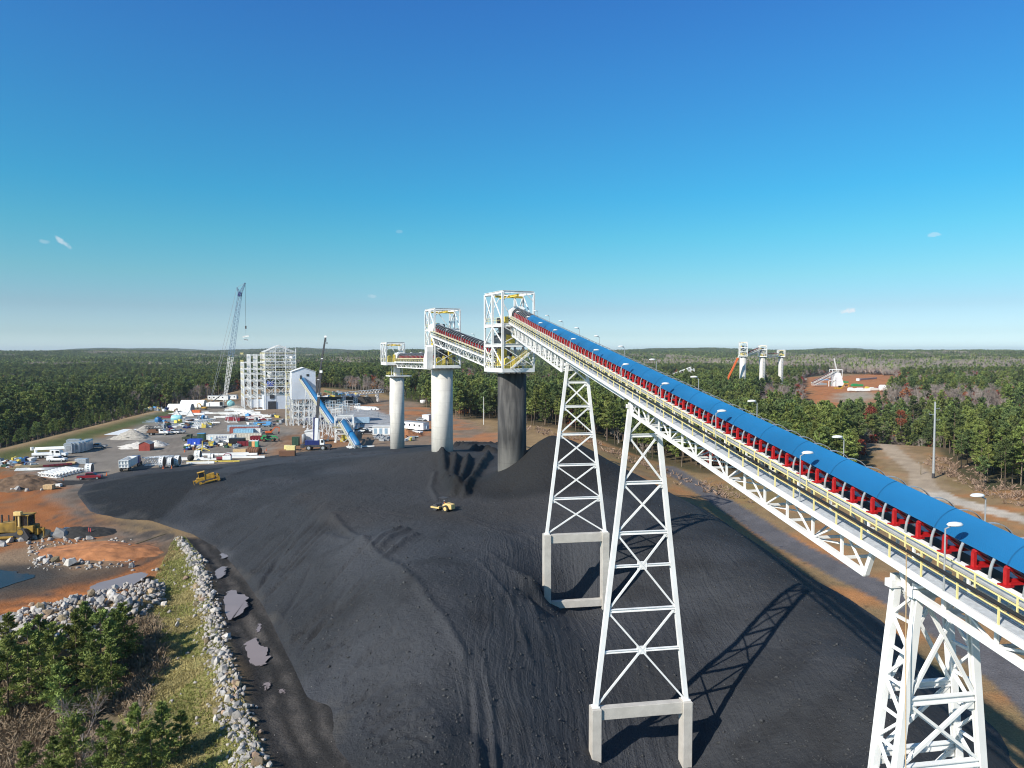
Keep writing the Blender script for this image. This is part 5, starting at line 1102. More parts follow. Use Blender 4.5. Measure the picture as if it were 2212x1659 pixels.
m = MB(); m.box((3.7, -.3, 7.6), (2.7, .4, 2.2)); m.build('window_opening', DARK, t)
m = MB()
for z in (10.5, 16, 20.5, 24, 27, 30.5):
    for x0 in range(0, 18, 2): m.beam((x0, 0.4, z-.9), (x0, 0.4, z+.9), .12)
    m.beam((0, -.05, z), (17.7, -.05, z), .16); m.beam((-.05, 0, z), (-.05, 30, z), .16)
m.build('girt', WHITE, t)
# lower wing on the left
for i, x in enumerate((-11.4, -7.6, -3.8)):
    for j, y in enumerate((0, 7, 14, 21, 28)):
        m = MB(); m.beam((x, y+9, 0), (x, y+9, 33 if i else 28), .5); m.build('column', WHITE, t)
for z in (7, 12, 16.8, 21, 24, 28, 32.6):
    m = MB()
    for x in (-11.4, -7.6, -3.8): 
        if z <= 28 or x > -11: m.beam((x, 9, z), (x, 37, z), .3, .5)
    for y in (9, 16, 23, 30, 37): m.beam((-11.4 if z <= 28 else -7.6, y, z), (0, y, z), .3, .5)
    m.build('floor_beam', WHITE, t)
    m = MB(); rail(m, [(-11.6, 9, z+.3), (-11.6, 37, z+.3)], 1.1, 2.2, .09); m.build('floor_railing', PALEYEL, t)
m = MB()
for a, b in ((0, 7), (7, 12), (12, 16.8), (16.8, 21)):
    m.beam((-11.4, 9, a), (-7.6, 9, b), .2); m.beam((-7.6, 9, a), (-11.4, 9, b), .2); m.beam((-11.4, 9, a), (-11.4, 16, b), .2); m.beam((-11.4, 23, a), (-11.4, 30, b), .2)
m.build('brace', WHITE, t)
m = MB(); m.box((-4.6, 9.3, 3.2), (7, .3, 5)); m.build('wall_panel', SIDEW, t)
# ---- clad crusher tower on legs
c0 = G(*pe(135, 1175), 0); th = R(21)
t = thing('crusher_tower', 'white corrugated tower with gabled roof on an open steel stand, blue conveyor entering its front', 'tower', (c0.x, c0.y, 0), th)
w, dpt, zb_, ze, zr = 10.6, 10.5, 12.2, 25.0, 26.9
n = 46; prof = []
for i in range(n+1): prof.append((i*w/n, -.0 if i % 2 else -.09))
V = [(x, y, zb_) for x, y in prof] + [(x, y, ze + (zr-ze)*(1-abs(x-w/2)/(w/2))) for x, y in prof]
m = MB(); m.add(V, [(i, i+1, n+2+i, n+1+i) for i in range(n)]); m.build('front_siding', SIDING, t)
m = MB(); 
for x in (0, w): m.box((x, dpt/2+.1, (zb_+ze)/2), (.12, dpt-.1, ze-zb_))
m.add([(0, dpt, zb_), (w, dpt, zb_), (w, dpt, ze), (w/2, dpt, zr), (0, dpt, ze)], [(0, 1, 2, 3, 4)]); m.box((w/2, dpt/2, zb_+.1), (w-.3, dpt-.3, .2)); m.build('side_siding', SIDEW, t)
m = MB()
for sg in (-1, 1): m.add([(w/2, -.35, zr+.12), (w/2+sg*(w/2+.4), -.35, ze+.0), (w/2+sg*(w/2+.4), dpt+.3, ze+.0), (w/2, dpt+.3, zr+.12), (w/2, -.35, zr+.28), (w/2+sg*(w/2+.4), -.35, ze+.16), (w/2+sg*(w/2+.4), dpt+.3, ze+.16), (w/2, dpt+.3, zr+.28)], [(0,3,2,1), (4,5,6,7), (0,1,5,4), (1,2,6,5), (2,3,7,6)])
m.build('roof', WHITE, t)
m = MB(); m.box((7.1, -.12, 23.5), (1.15, .12, 1.05)); m.build('window', GLASS, t)
m = MB(); m.box((4.0, -.12, 22.6), (.75, .15, 1.7)); m.build('doorway', DARK, t)
for x in (.4, 2.8, 5.3, 7.8, 10.2):
    for y in (.6, 5.2, 9.8):
        if x in (2.8, 7.8) and y == 5.2: continue
        m = MB(); m.ibeam((x, y, 0), (x, y, zb_), .34, .34, .08, up=(0, 1, 0)); m.box((x, y, .2), (.7, .7, .4)); m.build('leg', WHITE, t)
for z in (3.4, 6.6, 9.4):
    m = MB()
    for y in (.6, 5.2, 9.8): m.beam((.4, y, z), (10.2, y, z), .24, .34)
    for x in (.4, 5.3, 10.2): m.beam((x, .6, z), (x, 9.8, z), .24, .34)
    m.build('strut', WHITE, t)
m = MB()
for a, b in ((0, 3.4), (3.4, 6.6), (6.6, 9.4), (9.4, zb_)):
    for x0, x1 in ((.4, 2.8), (2.8, 5.3), (7.8, 10.2)): m.beam((x0, .6, a), (x1, .6, b), .12); m.beam((x1, .6, a), (x0, .6, b), .12)
m.build('brace', WHITE, t)
m = MB(); q = np.random.default_rng(9)
for k in range(16): c = (q.uniform(1, 9.5), q.uniform(1.5, 8), [1, 4.4, 7.4][k % 3]); m.box(c, tuple(q.uniform(.7, 2.0, 3)))
m.build('machinery', GREYCL, t)
# stair tower with yellow landings on its left side
m = MB(); m2 = MB(); zz = 0
for k in range(9):
    y0_, y1_ = (1, 5) if k % 2 == 0 else (5, 1)
    for xx in (-1.3, -2.2): m.beam((xx, y0_, k*2.7), (xx, y1_, k*2.7+2.7), .08, .28)
    m.box((-1.75, y1_, k*2.7+2.7), (1.9, 1.5, .12)); rail(m2, [(-2.6, y1_-.7, k*2.7+2.7), (-2.6, y1_+.7, k*2.7+2.7), (-.8, y1_+.7, k*2.7+2.7)], 1.1, .8, .1)
    m2.beam((-2.3, y0_, k*2.7+1.05), (-2.3, y1_, k*2.7+3.75), .1)
for xx in (-.8, -2.7):
    for yy in (.3, 5.8): m.beam((xx, yy, 0), (xx, yy, 24.3), .2)
m.build('stair', WHITE, t); m2.build('stair_rail', PALEYEL, t)
# ---- blue covered conveyors of the crusher
def mini_conveyor(label, a, b, r=.95, supports=(), hood=True, tubes=True):
    L = (b-a).to_2d().length; rz = math.atan2(b.y-a.y, b.x-a.x); tn = (b.z-a.z)/L; t = thing('crusher_conveyor', label, 'conveyor', a, rz, 'blue hooded conveyors of the crusher')
    Z = lambda s, h: s*tn + h
    m = MB(); q = 18
    for s in (0, L): m.v += [(s, r*math.cos(PI*i/q), Z(s, .6)+r*math.sin(PI*i/q)) for i in range(q+1)]
    m.f += [(i, i+1, q+2+i, q+1+i) for i in range(q)] + [tuple(range(q, -1, -1)), tuple(range(q+1, 2*q+2))]
    m.build('cover', BLUE, t, True)
    m = MB()
    for sy in (-1.1, 1.1):
        for h in (.45, -.75): m.beam((0, sy, Z(0, h)), (L, sy, Z(L, h)), .18, .2)
        n = int(L/2.2)
        for k in range(n+1): s = k*L/n; m.beam((s, sy, Z(s, -.75)), (s, sy, Z(s, .45)), .1)
        for k in range(n): s = k*L/n; m.beam((s, sy, Z(s, -.75)), (s+L/n, sy, Z(s+L/n, .45)), .09)
    m.build('truss', WHITE, t)
    m = MB(); m.beam((0, 1.6, Z(0, .1)), (L, 1.6, Z(L, .1)), .9, .08); m.build('walkway', GRATE, t)
    m = MB(); n = int(L/1.8)
    for h in (.65, 1.15): m.beam((0, 2.05, Z(0, h)), (L, 2.05, Z(L, h)), .07)
    for k in range(n+1): s = k*L/n; m.beam((s, 2.05, Z(s, 0)), (s, 2.05, Z(s, 1.15)), .08)
    m.build('handrail', PALEYEL, t)
    m = MB(); n = int(L/1.2)
    for k in range(n): s = (k+.5)*L/n; m.box((s, 1.02, Z(s, .75)), (.3, .16, .4))
    m.build('idler_row', NAVY, t)
    for s in supports:
        m = MB(); zg = -a.z - Z(s, -.8)
        for sy in (-1, 1): m.beam((s, sy*1.0, Z(s, -.8)), (s, sy*2.1, -a.z), .26); m.box((s, sy*2.1, -a.z+.3), (.8, .8, .6))
        zt_ = Z(s, -.8); n = max(1, int((zt_+a.z)/3.2))
        for k in range(n):
            f0, f1 = k/n, (k+1)/n; w0, w1 = 2.1-1.1*f0, 2.1-1.1*f1; z0, z1_ = -a.z+(zt_+a.z)*f0, -a.z+(zt_+a.z)*f1
            m.beam((s, -w0, z0), (s, w1, z1_), .12); m.beam((s, w0, z0), (s, -w1, z1_), .12); m.beam((s, -w1, z1_), (s, w1, z1_), .14)
        m.build('support_frame', WHITE, t)
    return t
ca = Dp(*pe(835, 1160), 272); cb = Dp(*pe(318, 410), c0.y + 3)
cL = (cb-ca).to_2d().length
mini_conveyor('long blue hooded conveyor climbing on white trestles into the crusher tower', ca, cb, supports=[cL*f for f in (.04, .2, .36, .52, .68, .82)])
cc = G(*pe(1235, 1530), 1.2); cd_ = Dp(*pe(1000, 1140), 268)
mini_conveyor('short blue hooded conveyor coming out of the open frame down to the coal', cc, cd_, 1.1, supports=[3, 8])
# open transfer frame
f0 = G(*pe(850, 1455), 0); t = thing('transfer_station', 'open white steel box frame where the two blue hooded conveyors meet', 'steel frame', f0, R(10))
wx, wy, hz = 6.6, 6.5, 9.9
for x in (0, wx):
    for y in (0, wy): m = MB(); m.ibeam((x, y, 0), (x, y, hz), .4, .4, .09, up=(0, 1, 0)); m.box((x, y, .25), (.9, .9, .5)); m.build('post', WHITE, t)
for z in (3.2, 5.0, hz-.2):
    m = MB()
    for a, b in (((0, 0), (wx, 0)), ((0, wy), (wx, wy)), ((0, 0), (0, wy)), ((wx, 0), (wx, wy))): m.ibeam((a[0], a[1], z), (b[0], b[1], z), .3, .4, .07)
    m.build('girder', WHITE, t)
m = MB()
for y in (0, wy): m.beam((0, y, 5.2), (wx/2, y, hz-.4), .18); m.beam((wx, y, 5.2), (wx/2, y, hz-.4), .18); m.beam((0, y, 3.2), (wx/2, y, 0), .15); m.beam((wx, y, 3.2), (wx/2, y, 0), .15)
for x in (0, wx): m.beam((x, 0, 0), (x, wy, 5), .16); m.beam((x, wy, 0), (x, 0, 5), .16)
m.build('brace', WHITE, t)
m = MB(); rail(m, [(-.4, -.3, 5.2), (wx, -.3, 5.2)], 1.1, 1.1, .08); m.build('railing', YELLOW, t)
m = MB(); m.box((3.4, 3.0, 1.6), (2.2, 2, 2.4)); m.box((2.4, 1, .8), (1.2, 1.2, 1.2)); m.build('feeder', YELLOW, t)
m = MB(); m.prism([(1.6, 4.8), (5, 4.8), (4.2, 2.8), (2.5, 2.8)], 2, 4.6); m.build('chute', STEEL, t)
t = thing('retaining_slab', 'low white concrete wall at the foot of the short blue conveyor', 'low wall', G(*pe(1280, 1545), .3), R(6))
MB().box((0, 0, .3), (9.5, .8, .8)).build('coping', WHITE, t, bevel=.05)
# ---- cranes
def lattice(m, p, q, w0, w1, n, wt=.14, ww=.09):
    p = Vector(p); q = Vector(q); d = (q-p).normalized(); a = d.cross(Vector((0, 1, 0))).normalized(); b = a.cross(d)
    def c(f, i, j): w = (w0 + (w1-w0)*f)/2; return p.lerp(q, f) + a*i*w + b*j*w
    for i, j in ((-1,-1), (1,-1), (1,1), (-1,1)): m.beam(c(0, i, j), c(1, i, j), wt)
    for k in range(n):
        f, g = k/n, (k+1)/n; s = 1 if k % 2 else -1
        m.beam(c(f, s, -1), c(g, -s, -1), ww); m.beam(c(f, s, 1), c(g, -s, 1), ww); m.beam(c(f, -1, s), c(g, -1, -s), ww); m.beam(c(f, 1, s), c(g, 1, -s), ww)
kb = G(*pb(725, 298), 0)
t = thing('lattice_crane', 'tall blue and white lattice boom crawler crane holding a white beam', 'crane', kb)
KO = lambda u, v: Dp(u, v, kb.y) - kb
foot = KO(*pb(785, 225)); kn = KO(518.2, 636); jt = KO(529.7, 611); mt = KO(511.8, 621)
for s in (-1, 1): m = MB(); m.prism([(-4.2, .2), (-3.6, 0), (3.6, 0), (4.2, .2), (4.2, .9), (3.6, 1.2), (-3.6, 1.2), (-4.2, .9)], s*2.2-.5, s*2.2+.5); m.build('crawler_track', DARK, t)
m = MB(); m.box((-1.5, 0, 2.6), (8.2, 3.6, 2.6)); m.box((-6, 0, 2.4), (2, 4.2, 2.2)); m.build('body', WHITE, t, bevel=.08)
m = MB(); m.box((2.0, -1.4, 2.9), (1.5, 1.2, 2.2)); m.build('cab', GLASS, t, bevel=.06)
f33 = foot.lerp(kn, .42); f66 = foot.lerp(kn, .40)
m = MB(); lattice(m, foot, f33, 1.3, 2.5, 24, .14, .075); m.build('lower_boom', WHITE, t)
m = MB(); lattice(m, f33, kn, 2.5, 1.9, 36, .14, .075); m.build('upper_boom', CRBLUE, t)
m = MB(); m.box(kn, (2.0, 1.6, 2.4)); m.build('boom_head', NAVY, t)
m = MB(); lattice(m, kn, jt, 1.6, .4, 10, .16, .09); m.build('jib', CRBLUE, t)
m = MB(); lattice(m, kn, mt, 1.2, .35, 7, .15, .09); m.build('jib_mast', CRBLUE, t)
m = MB(); m.beam(jt, mt, .12); m.beam(mt, Vector((-5.5, 0, 4)), .12); m.beam(kn, Vector((-5, 0, 4)), .12); m.build('pendant_line', STEEL, t)
m = MB(); m.beam((-4, 0, 3.6), (2.4, 0, 9), .3); m.beam((-5, .6, 3.6), (2.4, .6, 9), .3); m.build('gantry', DARK, t)
hk = KO(530.9, 707); m = MB(); m.beam(jt, hk, .12); m.box(hk, (.8, .6, 1.8)); m.build('hook_block', DARK, t)
m = MB(); ld = KO(531.4, 726.5); m.beam(hk, ld, .06); m.beam(ld, KO(531.6, 733), .05); m.build('sling', DARK, t)
w1_ = kb + ld; o = MB().ibeam((-1.9, 0, -.3), (1.9, 0, .3), .7, .8, .2).build('steel_beam', WHITE, None, loc=w1_); tag(o, 'white steel beam hanging from the lattice crane', 'steel beam')
w1_ = kb + KO(531.4, 733.8); o = MB().ibeam((-1.3, 0, .15), (1.3, 0, -.2), .5, .6, .15).build('steel_beam', GREYCL, None, loc=w1_); tag(o, 'grey steel piece slung below the white beam in mid air', 'steel beam')
def wheel(m, x, y, z, r, w, n=18): m.lathe([(r*.9, -w/2), (r, -w/2+.08), (r, w/2-.08), (r*.9, w/2)], n); k = len(m.v); m.v[k-4*n:] = [(x+a, y+c, z+b) for a, b, c in m.v[k-4*n:]]
def hub(m, x, y, z, r, w, n=14): m.lathe([(r, -w/2), (r, w/2)], n); k = len(m.v); m.v[k-2*n:] = [(x+a, y+c, z+b) for a, b, c in m.v[k-2*n:]]
def put_wheels(t, pts, r, w, rimmat=None):
    a = MB(); wheel(a, 0, 0, 0, r, w); me = a.mesh('wheel', TYRE); b = MB(); hub(b, 0, 0, 0, r*.55, w+.03); rm = b.mesh('rim', rimmat or GALV)
    for x, y in pts: o = link('wheel', me, t, (x, y, r)); link('rim', rm, o)
rb = G(*pe(520, 1590), 0)
t = thing('rough_terrain_crane', 'navy and black rough terrain crane with its telescopic boom raised straight up', 'crane', (rb.x, rb.y+1.2, 0), R(2))
m = MB(); m.box((0, 0, 1.55), (9.6, 2.6, .75)); m.box((-4.6, 0, 1.5), (1.2, 2.9, 1.1)); m.box((4.7, 0, 1.3), (.9, 3.0, .9)); m.build('chassis', DARK, t, bevel=.05)
put_wheels(t, [(x, y) for x in (-2.3, 2.6) for y in (-1.35, 1.35)], .95, .75)
m = MB(); m.box((-1.0, 0, 2.7), (4.6, 2.5, 1.6)); m.box((-3.2, 0, 2.6), (1.0, 2.6, 1.9)); m.build('turntable', NAVY, t, bevel=.08)
m = MB(); m.prism([(1.5, 2.0), (3.0, 2.0), (3.0, 3.0), (2.5, 4.0), (1.5, 4.0)], -1.4, -.3); m.build('cab', WHITE, t, bevel=.06)
m = MB(); m.box((2.35, -1.43, 3.2), (.8, .05, .9)); m.build('cab_window', GLASS, t)
P_ = lambda x, y: Dp(*pe(x, y), rb.y) - Vector((rb.x, rb.y, 0))
a, b, c, d = P_(515, 1480), P_(530, 1050), P_(560, 700), P_(597, 270); 
m = MB(); m.beam(a, b, .95, 1.1); m.build('boom_base', SIDEW, t)
m = MB(); m.beam(b, c, .75, .85); m.build('boom_section', DARK, t)
m = MB(); m.beam(c, d, .5, .6); m.build('boom_section', DARK, t)
m = MB(); m.box(d, (.9, .6, .8)); m.box(c + Vector((-.1, -.1, .4)), (.9, .7, .35)); m.build('boom_head', WHITE, t)
m = MB(); m.tube(P_(475, 1450), P_(480, 1040), .25, 10); m.beam(P_(497, 1060), P_(540, 1020), .7); m.build('jib_stowed', NAVY, t)
hb_ = P_(597, 370); m = MB(); m.beam(d, hb_, .05); m.box(hb_, (.35, .3, .9)); m.build('hook_block', NAVY, t)
for s in (-1, 1):
    m = MB(); m.beam((s*4.9, -1.5, .6), (s*5.0, -3.0, .5), .3); m.box((s*5.0, -3.0, .15), (.8, .8, .15)); m.build('outrigger', DARK, t)
sb_ = (-97.5, 352, 0); t = thing('telescopic_crane', 'black telescopic crane boom leaning behind the white crusher tower', 'crane', sb_)
m = MB(); m.box((0, 0, 1.5), (9, 2.8, 1.2)); m.box((-1, 0, 2.8), (3.5, 2.6, 1.6)); m.build('carrier', NAVY, t, bevel=.06); put_wheels(t, [(x, y) for x in (-3, 0, 3) for y in (-1.3, 1.3)], .75, .5)
a = Vector((-1.5, 0, 3)); d = Dp(703.5, 727, 352) - Vector(sb_); b = a.lerp(d, .45)
m = MB(); m.beam(a, b, .95, 1.1); m.build('boom_base', DARK, t); m = MB(); m.beam(b, d, .65, .75); m.build('boom_section', DARK, t)
m = MB(); m.box(d, (1.1, .7, .9)); m.box(b, (1.2, .9, .5)); m.box(a.lerp(d, .72), (1.0, .8, .4)); m.build('boom_head', WHITE, t)
m = MB(); m.beam(d, d + Vector((.6, 0, -3)), .08); m.box(d + Vector((.6, 0, -3.2)), (.4, .4, .9)); m.build('hook_block', DARK, t)
# ================================================================== MACHINES AND YARD
def loc(u, v, z=None): return ground_at(u, v) if z is None else G(u, v, z)
def mpd(p): return p.y/FPX                      # metres to one picture pixel at that spot
# ---- bulldozers
def dozer(label, p, rz, k=1.0, tilt=0.0, group='yellow bulldozers', big=False, M=CATYEL):
    """x forward (blade at +x)"""
    t = thing('bulldozer', label, 'bulldozer', p, rz, group); t.rotation_euler = (0, tilt, rz); t.scale = (k, k, k)
    if big: M = mat('grimy_shaded_yellow', (.30, .18, .025), .6, .6, 1.0)  # darker yellow: dirt, with the machine's shadowed side put into the colour
    for s in (-1, 1):
        prof = [(-2.2, .45), (-1.9, .08), (1.7, .08), (2.1, .4), (1.9, .8), (-.4 if big else 1.5, 1.0), (-1.0, 1.55) if big else (-1.8, .95), (-1.6, 1.5) if big else (-2.1, .8)]
        m = MB(); m.prism(prof, s*1.15-.32, s*1.15+.32); 
        for i in range(9): m.box((-1.8+i*.44, s*1.15, .05), (.12, .66, .1))
        o = m.build('track', DARK, t)
        m = MB(); hub(m, -1.15 if big else -1.6, s*1.49, 1.15 if big else .5, .36, .06); hub(m, 1.7, s*1.49, .45, .3, .06); m.box((.1, s*1.5, .35), (2.6, .05, .22)); m.build('track_frame', M, t)
    m = MB(); m.prism([(-.2, .9), (2.0, .9), (2.15, 1.3), (2.1, 2.15), (.2, 2.3), (-.2, 2.2)], -.62, .62); m.box((-1.3, 0, 1.35), (2.0, 1.5, .9)); m.build('hood', M, t, bevel=.05)
    m = MB(); m.prism([(-1.7, 1.7), (-.15, 1.7), (-.25, 3.05), (-1.6, 3.05)], -.68, .68); m.build('cab', GLASS, t, bevel=.04)
    m = MB(); m.box((-.95, 0, 3.13), (1.85, 1.6, .16)); 
    for xx in (-1.65, -.2):
        for yy in (-.7, .7): m.beam((xx, yy, 1.7), (xx, yy, 3.08), .1)
    m.build('cab_roof', M, t, bevel=.03)
    m = MB(); m.tube((1.0, .2, 2.2), (1.0, .2, 3.1), .08, 8); m.tube((.7, -.35, 2.2), (.7, -.35, 2.8), .12, 8); m.build('exhaust', DARK, t)
    bl = [(2.75, .1), (2.55, .5), (2.52, 1.0), (2.75, 1.55), (2.85, 1.55), (2.66, 1.0), (2.68, .5), (2.9, .1)]
    m = MB(); m.prism(bl, -2.0, 2.0)
    for s in (-1, 1): m.prism([(2.55, .1), (3.2, .1), (3.2, 1.3), (2.7, 1.55)], s*2.0-.04, s*2.0+.04)
    m.build('blade', M if not big else mat('worn_blade', (.35, .24, .09), .5, .4), t)
    m = MB()
    for s in (-1, 1): m.beam((-.4, s*1.65, .6), (2.55, s*1.65, .5), .16, .24); m.beam((1.7, s*.45, 1.8), (2.6, s*.5, 1.2), .12)
    m.build('push_arm', M, t)
    m = MB(); m.box((-2.5, 0, 1.0), (.5, .9, .8)); m.beam((-2.6, 0, 1.2), (-3.2, 0, 1.1), .3); m.prism([(-3.3, 1.4), (-3.1, 1.4), (-3.15, .35), (-3.0, .1), (-3.25, .3)], -.12, .12); m.build('ripper', M, t)
    return t
pz = Vector(G(448, 1042, 4.0)); pz.z = surf(pz.x, pz.y)
dozer('yellow bulldozer climbing the edge of the coal ramp', pz, R(24), .88, R(-12), None)
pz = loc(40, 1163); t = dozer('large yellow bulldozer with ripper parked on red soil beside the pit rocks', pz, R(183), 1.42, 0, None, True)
m = MB(); m.box((-.6, .9, 3.45), (.9, .5, .5)); m.beam((-.7, .9, 1.7), (-.7, .9, 3.3), .22); m.build('rops_post', PALECAT, t, bevel=.03)
m = MB(); m.tube((1.7, .45, 2.2), (1.7, .45, 3.2), .11, 8); m.build('exhaust', DARK, t)
# ---- soil compactor
pz = loc(957, 1103); t = thing('soil_compactor', 'faded yellow roller compactor with black canopy working on the coal', 'compactor', pz, R(146)); t.scale = (.74, .74, .74)
put_wheels(t, [(-1.5, -.9), (-1.5, .9)], .78, .55, PALECAT)
m = MB(); hub(m, 1.6, 0, .75, .75, 2.0, 28); m.build('drum', DARK, t, False)
m = MB()
for s in (-1, 1): m.box((1.4, s*1.1, .75), (2.2, .12, .35))
m.box((2.6, 0, .75), (.2, 2.3, .35)); m.box((.45, 0, .8), (.35, 2.2, .5)); m.build('drum_frame', PALECAT, t)
m = MB(); m.prism([(-3.0, .7), (-.4, .7), (-.4, 1.5), (-1.2, 1.95), (-2.9, 1.75)], -.72, .72); m.build('engine_hood', PALECAT, t, bevel=.08)
m = MB(); m.box((-.1, 0, 1.1), (1.1, 1.5, .2)); m.box((-.3, 0, 1.45), (.5, .5, .6)); m.beam((.35, 0, 1.2), (.2, 0, 2.0), .1); m.build('operator_deck', DARK, t)
m = MB(); m.box((-.2, 0, 3.0), (1.7, 1.6, .09))
for xx in (-.85, .45):
    for yy in (-.65, .65): m.beam((xx, yy, 1.2), (xx, yy, 3.0), .07)
m.build('canopy', DARK, t, bevel=.03)
# ---- people: driver of the compactor and a few workers by the tents
SKINM = mat('skin', (.42, .26, .19), .6, .05); VEST = mat('hi_vis_orange', (.75, .20, .04), .6, .1); JEAN = mat('blue_jeans', (.05, .08, .16), .8, .2); HELM = mat('white_helmet', (.8, .8, .78), .4, .03)
def person(label, p, rz, group, seated=False):
    t = thing('person', label, 'person', p, rz, group)
    J = [(0,0,.95),(0,0,1.2),(0,0,1.42),(0,0,1.55),(0,0,1.68)] 
    hp = [(-.0,.09,.9),(.0,.1,.48),(-.02,.1,.07),(.12,.1,.04)] if not seated else [(0,.1,.9),(.4,.12,.88),(.42,.12,.45),(.52,.12,.42)]
    ar = [(0,.2,1.4),(.02,.26,1.12),(.12,.25,.9)] if not seated else [(0,.2,1.4),(.15,.26,1.15),(.38,.2,1.12)]
    V = list(J); E = [(0,1),(1,2),(2,3),(3,4)]; Rr = [.16,.15,.17,.065,.105]
    for s in (-1, 1):
        o = len(V); V += [(x, y*s, z) for x, y, z in hp]; E += [(0,o),(o,o+1),(o+1,o+2),(o+2,o+3)]; Rr += [.10,.075,.055,.05]
        o = len(V); V += [(x, y*s, z) for x, y, z in ar]; E += [(2,o),(o,o+1),(o+1,o+2)]; Rr += [.065,.05,.042]
    me = bpy.data.meshes.new('body'); me.from_pydata(V, E, []); o = bpy.data.objects.new('body', me); COL.objects.link(o); o.parent = t; me.materials.append(JEAN)
    sk = o.modifiers.new('skin', 'SKIN'); 
    if not me.skin_vertices: me.skin_vertices.new() if hasattr(me.skin_vertices, 'new') else None
    if me.skin_vertices:
        for d, r in zip(me.skin_vertices[0].data, Rr): d.radius = (r, r)
        me.skin_vertices[0].data[0].use_root = True
    o.modifiers.new('sub', 'SUBSURF').levels = 1
    m = MB(); m.lathe([(.17, .92), (.205, 1.1), (.21, 1.38), (.10, 1.5)], 12); m.build('vest', VEST, t, True)
    m = MB(); m.lathe([(.15, 1.70), (.125, 1.72), (.11, 1.79), (.05, 1.83)], 12); m.build('helmet', HELM, t, True)
    return t
dd = Matrix.Translation(pz) @ Matrix.Rotation(R(146), 4, 'Z') @ Vector((-.27, 0, .42)); person('driver seated on the roller compactor under its canopy', dd, R(146), None, True); bpy.data.objects['person'].scale = (.74,)*3
# ---- vehicles
def pickup(label, p, rz, M, cap=False, group='pickups and cars parked on the site', kind='pickup_truck', cat_='pickup', L=5.6):
    t = thing(kind, label, cat_, p, rz, group); h = L/2
    if kind == 'car': body = [(-h, .35), (-h, .95), (-h+.5, 1.05), (h-1.4, 1.02), (h-.1, .85), (h, .6), (h, .35)]; cabp = [(-h+.55, 1.03), (h-1.5, 1.0), (h-2.2, 1.5), (-h+1.2, 1.52)]
    else: body = [(-h, .5), (-h, 1.15), (h-1.6, 1.18), (h-.15, 1.1), (h, .9), (h, .5)]; cabp = [(-h+2.0, 1.15), (h-1.45, 1.16), (h-2.1, 1.85), (-h+2.15, 1.88)]
    m = MB(); m.prism(body, -.95, .95); m.build('body', M, t, bevel=.08)
    m = MB(); m.prism(cabp, -.82, .82); m.build('cab', M, t, bevel=.07)
    m = MB(); c = [(cabp[0][0]+.12, cabp[0][1]+.1), (cabp[1][0]-.05, cabp[1][1]+.1), (cabp[2][0]+.02, cabp[2][1]-.1), (cabp[3][0]+.1, cabp[3][1]-.1)]; m.prism(c, -.835, .835)
    c2 = [(cabp[1][0]-.02, cabp[1][1]+.12), (cabp[1][0]+.03, cabp[1][1]+.12), (cabp[2][0]+.07, cabp[2][1]-.1), (cabp[2][0]+.02, cabp[2][1]-.1)]; m.prism(c2, -.72, .72); m.build('window', GLASS, t)
    if kind != 'car':
        if cap: m = MB(); m.box((-h+1.05, 0, 1.5), (2.0, 1.8, .7)); m.build('camper_shell', M, t, bevel=.08)
        else: m = MB(); m.box((-h+1.05, 0, 1.17), (1.85, 1.6, .03)); m.build('bed', DARK, t)
    put_wheels(t, [(-h+1.05, -.88), (-h+1.05, .88), (h-1.0, -.88), (h-1.0, .88)], .40, .28)
    for s in (-1, 1): m = MB(); m.box((h+.0, s*.7, .85), (.06, .32, .18)); m.build('headlight', SIDEW, t)
    return t
WCAR = mat('white_car_paint', (.78, .78, .77), .3, .03)
pickup('red pickup truck parked beside the pile of white trusses', loc(*pd(1870, 1092)), R(12), CARRED, L=6)
pickup('silver white pickup with camper shell beside the bucket truck', loc(*pd(1185, 724)), R(4), WCAR, True)
pickup('dark green and silver pickup parked past the galvanised cabinets', loc(*pd(2030, 448)), R(190), CARGREY, L=5.9)
pickup('silver double cab pickup parked with the drill truck', loc(*pa(1945, 572)), R(5), CARGREY)
pickup('white pickup half hidden behind the drill truck nose', loc(*pa(1880, 577)), R(8), WCAR)
pickup('dark red pickup behind the white nose of the drill truck', loc(*pa(1868, 560)), R(8), CARRED)
pickup('black pickup parked on the grey pad right of the blue conveyor', loc(*pe(1385, 1318)), R(186), CARBLK)
pickup('white pickup second in the row on the grey pad right of the blue conveyor', loc(*pe(1345, 1290)), R(186), WCAR)
pickup('white pickup furthest along the row on the grey pad', loc(*pe(1450, 1262)), R(186), WCAR)
pickup('dark pickup parked behind the white one on the grey pad', loc(*pe(1290, 1268)), R(186), CARBLK)
pickup('white car parked in front of the long office trailer', loc(*ph(905, 1468)), R(-35), WCAR, kind='car', cat_='car', L=4.8)
pickup('grey car parked by the concrete barrier behind the office trailer', loc(*ph(990, 1200)), R(-25), CARGREY, kind='car', cat_='car', L=4.8)
pickup('white pickup parked at the tracks of the lattice crane', loc(*pb(668, 282)), R(190), WCAR)
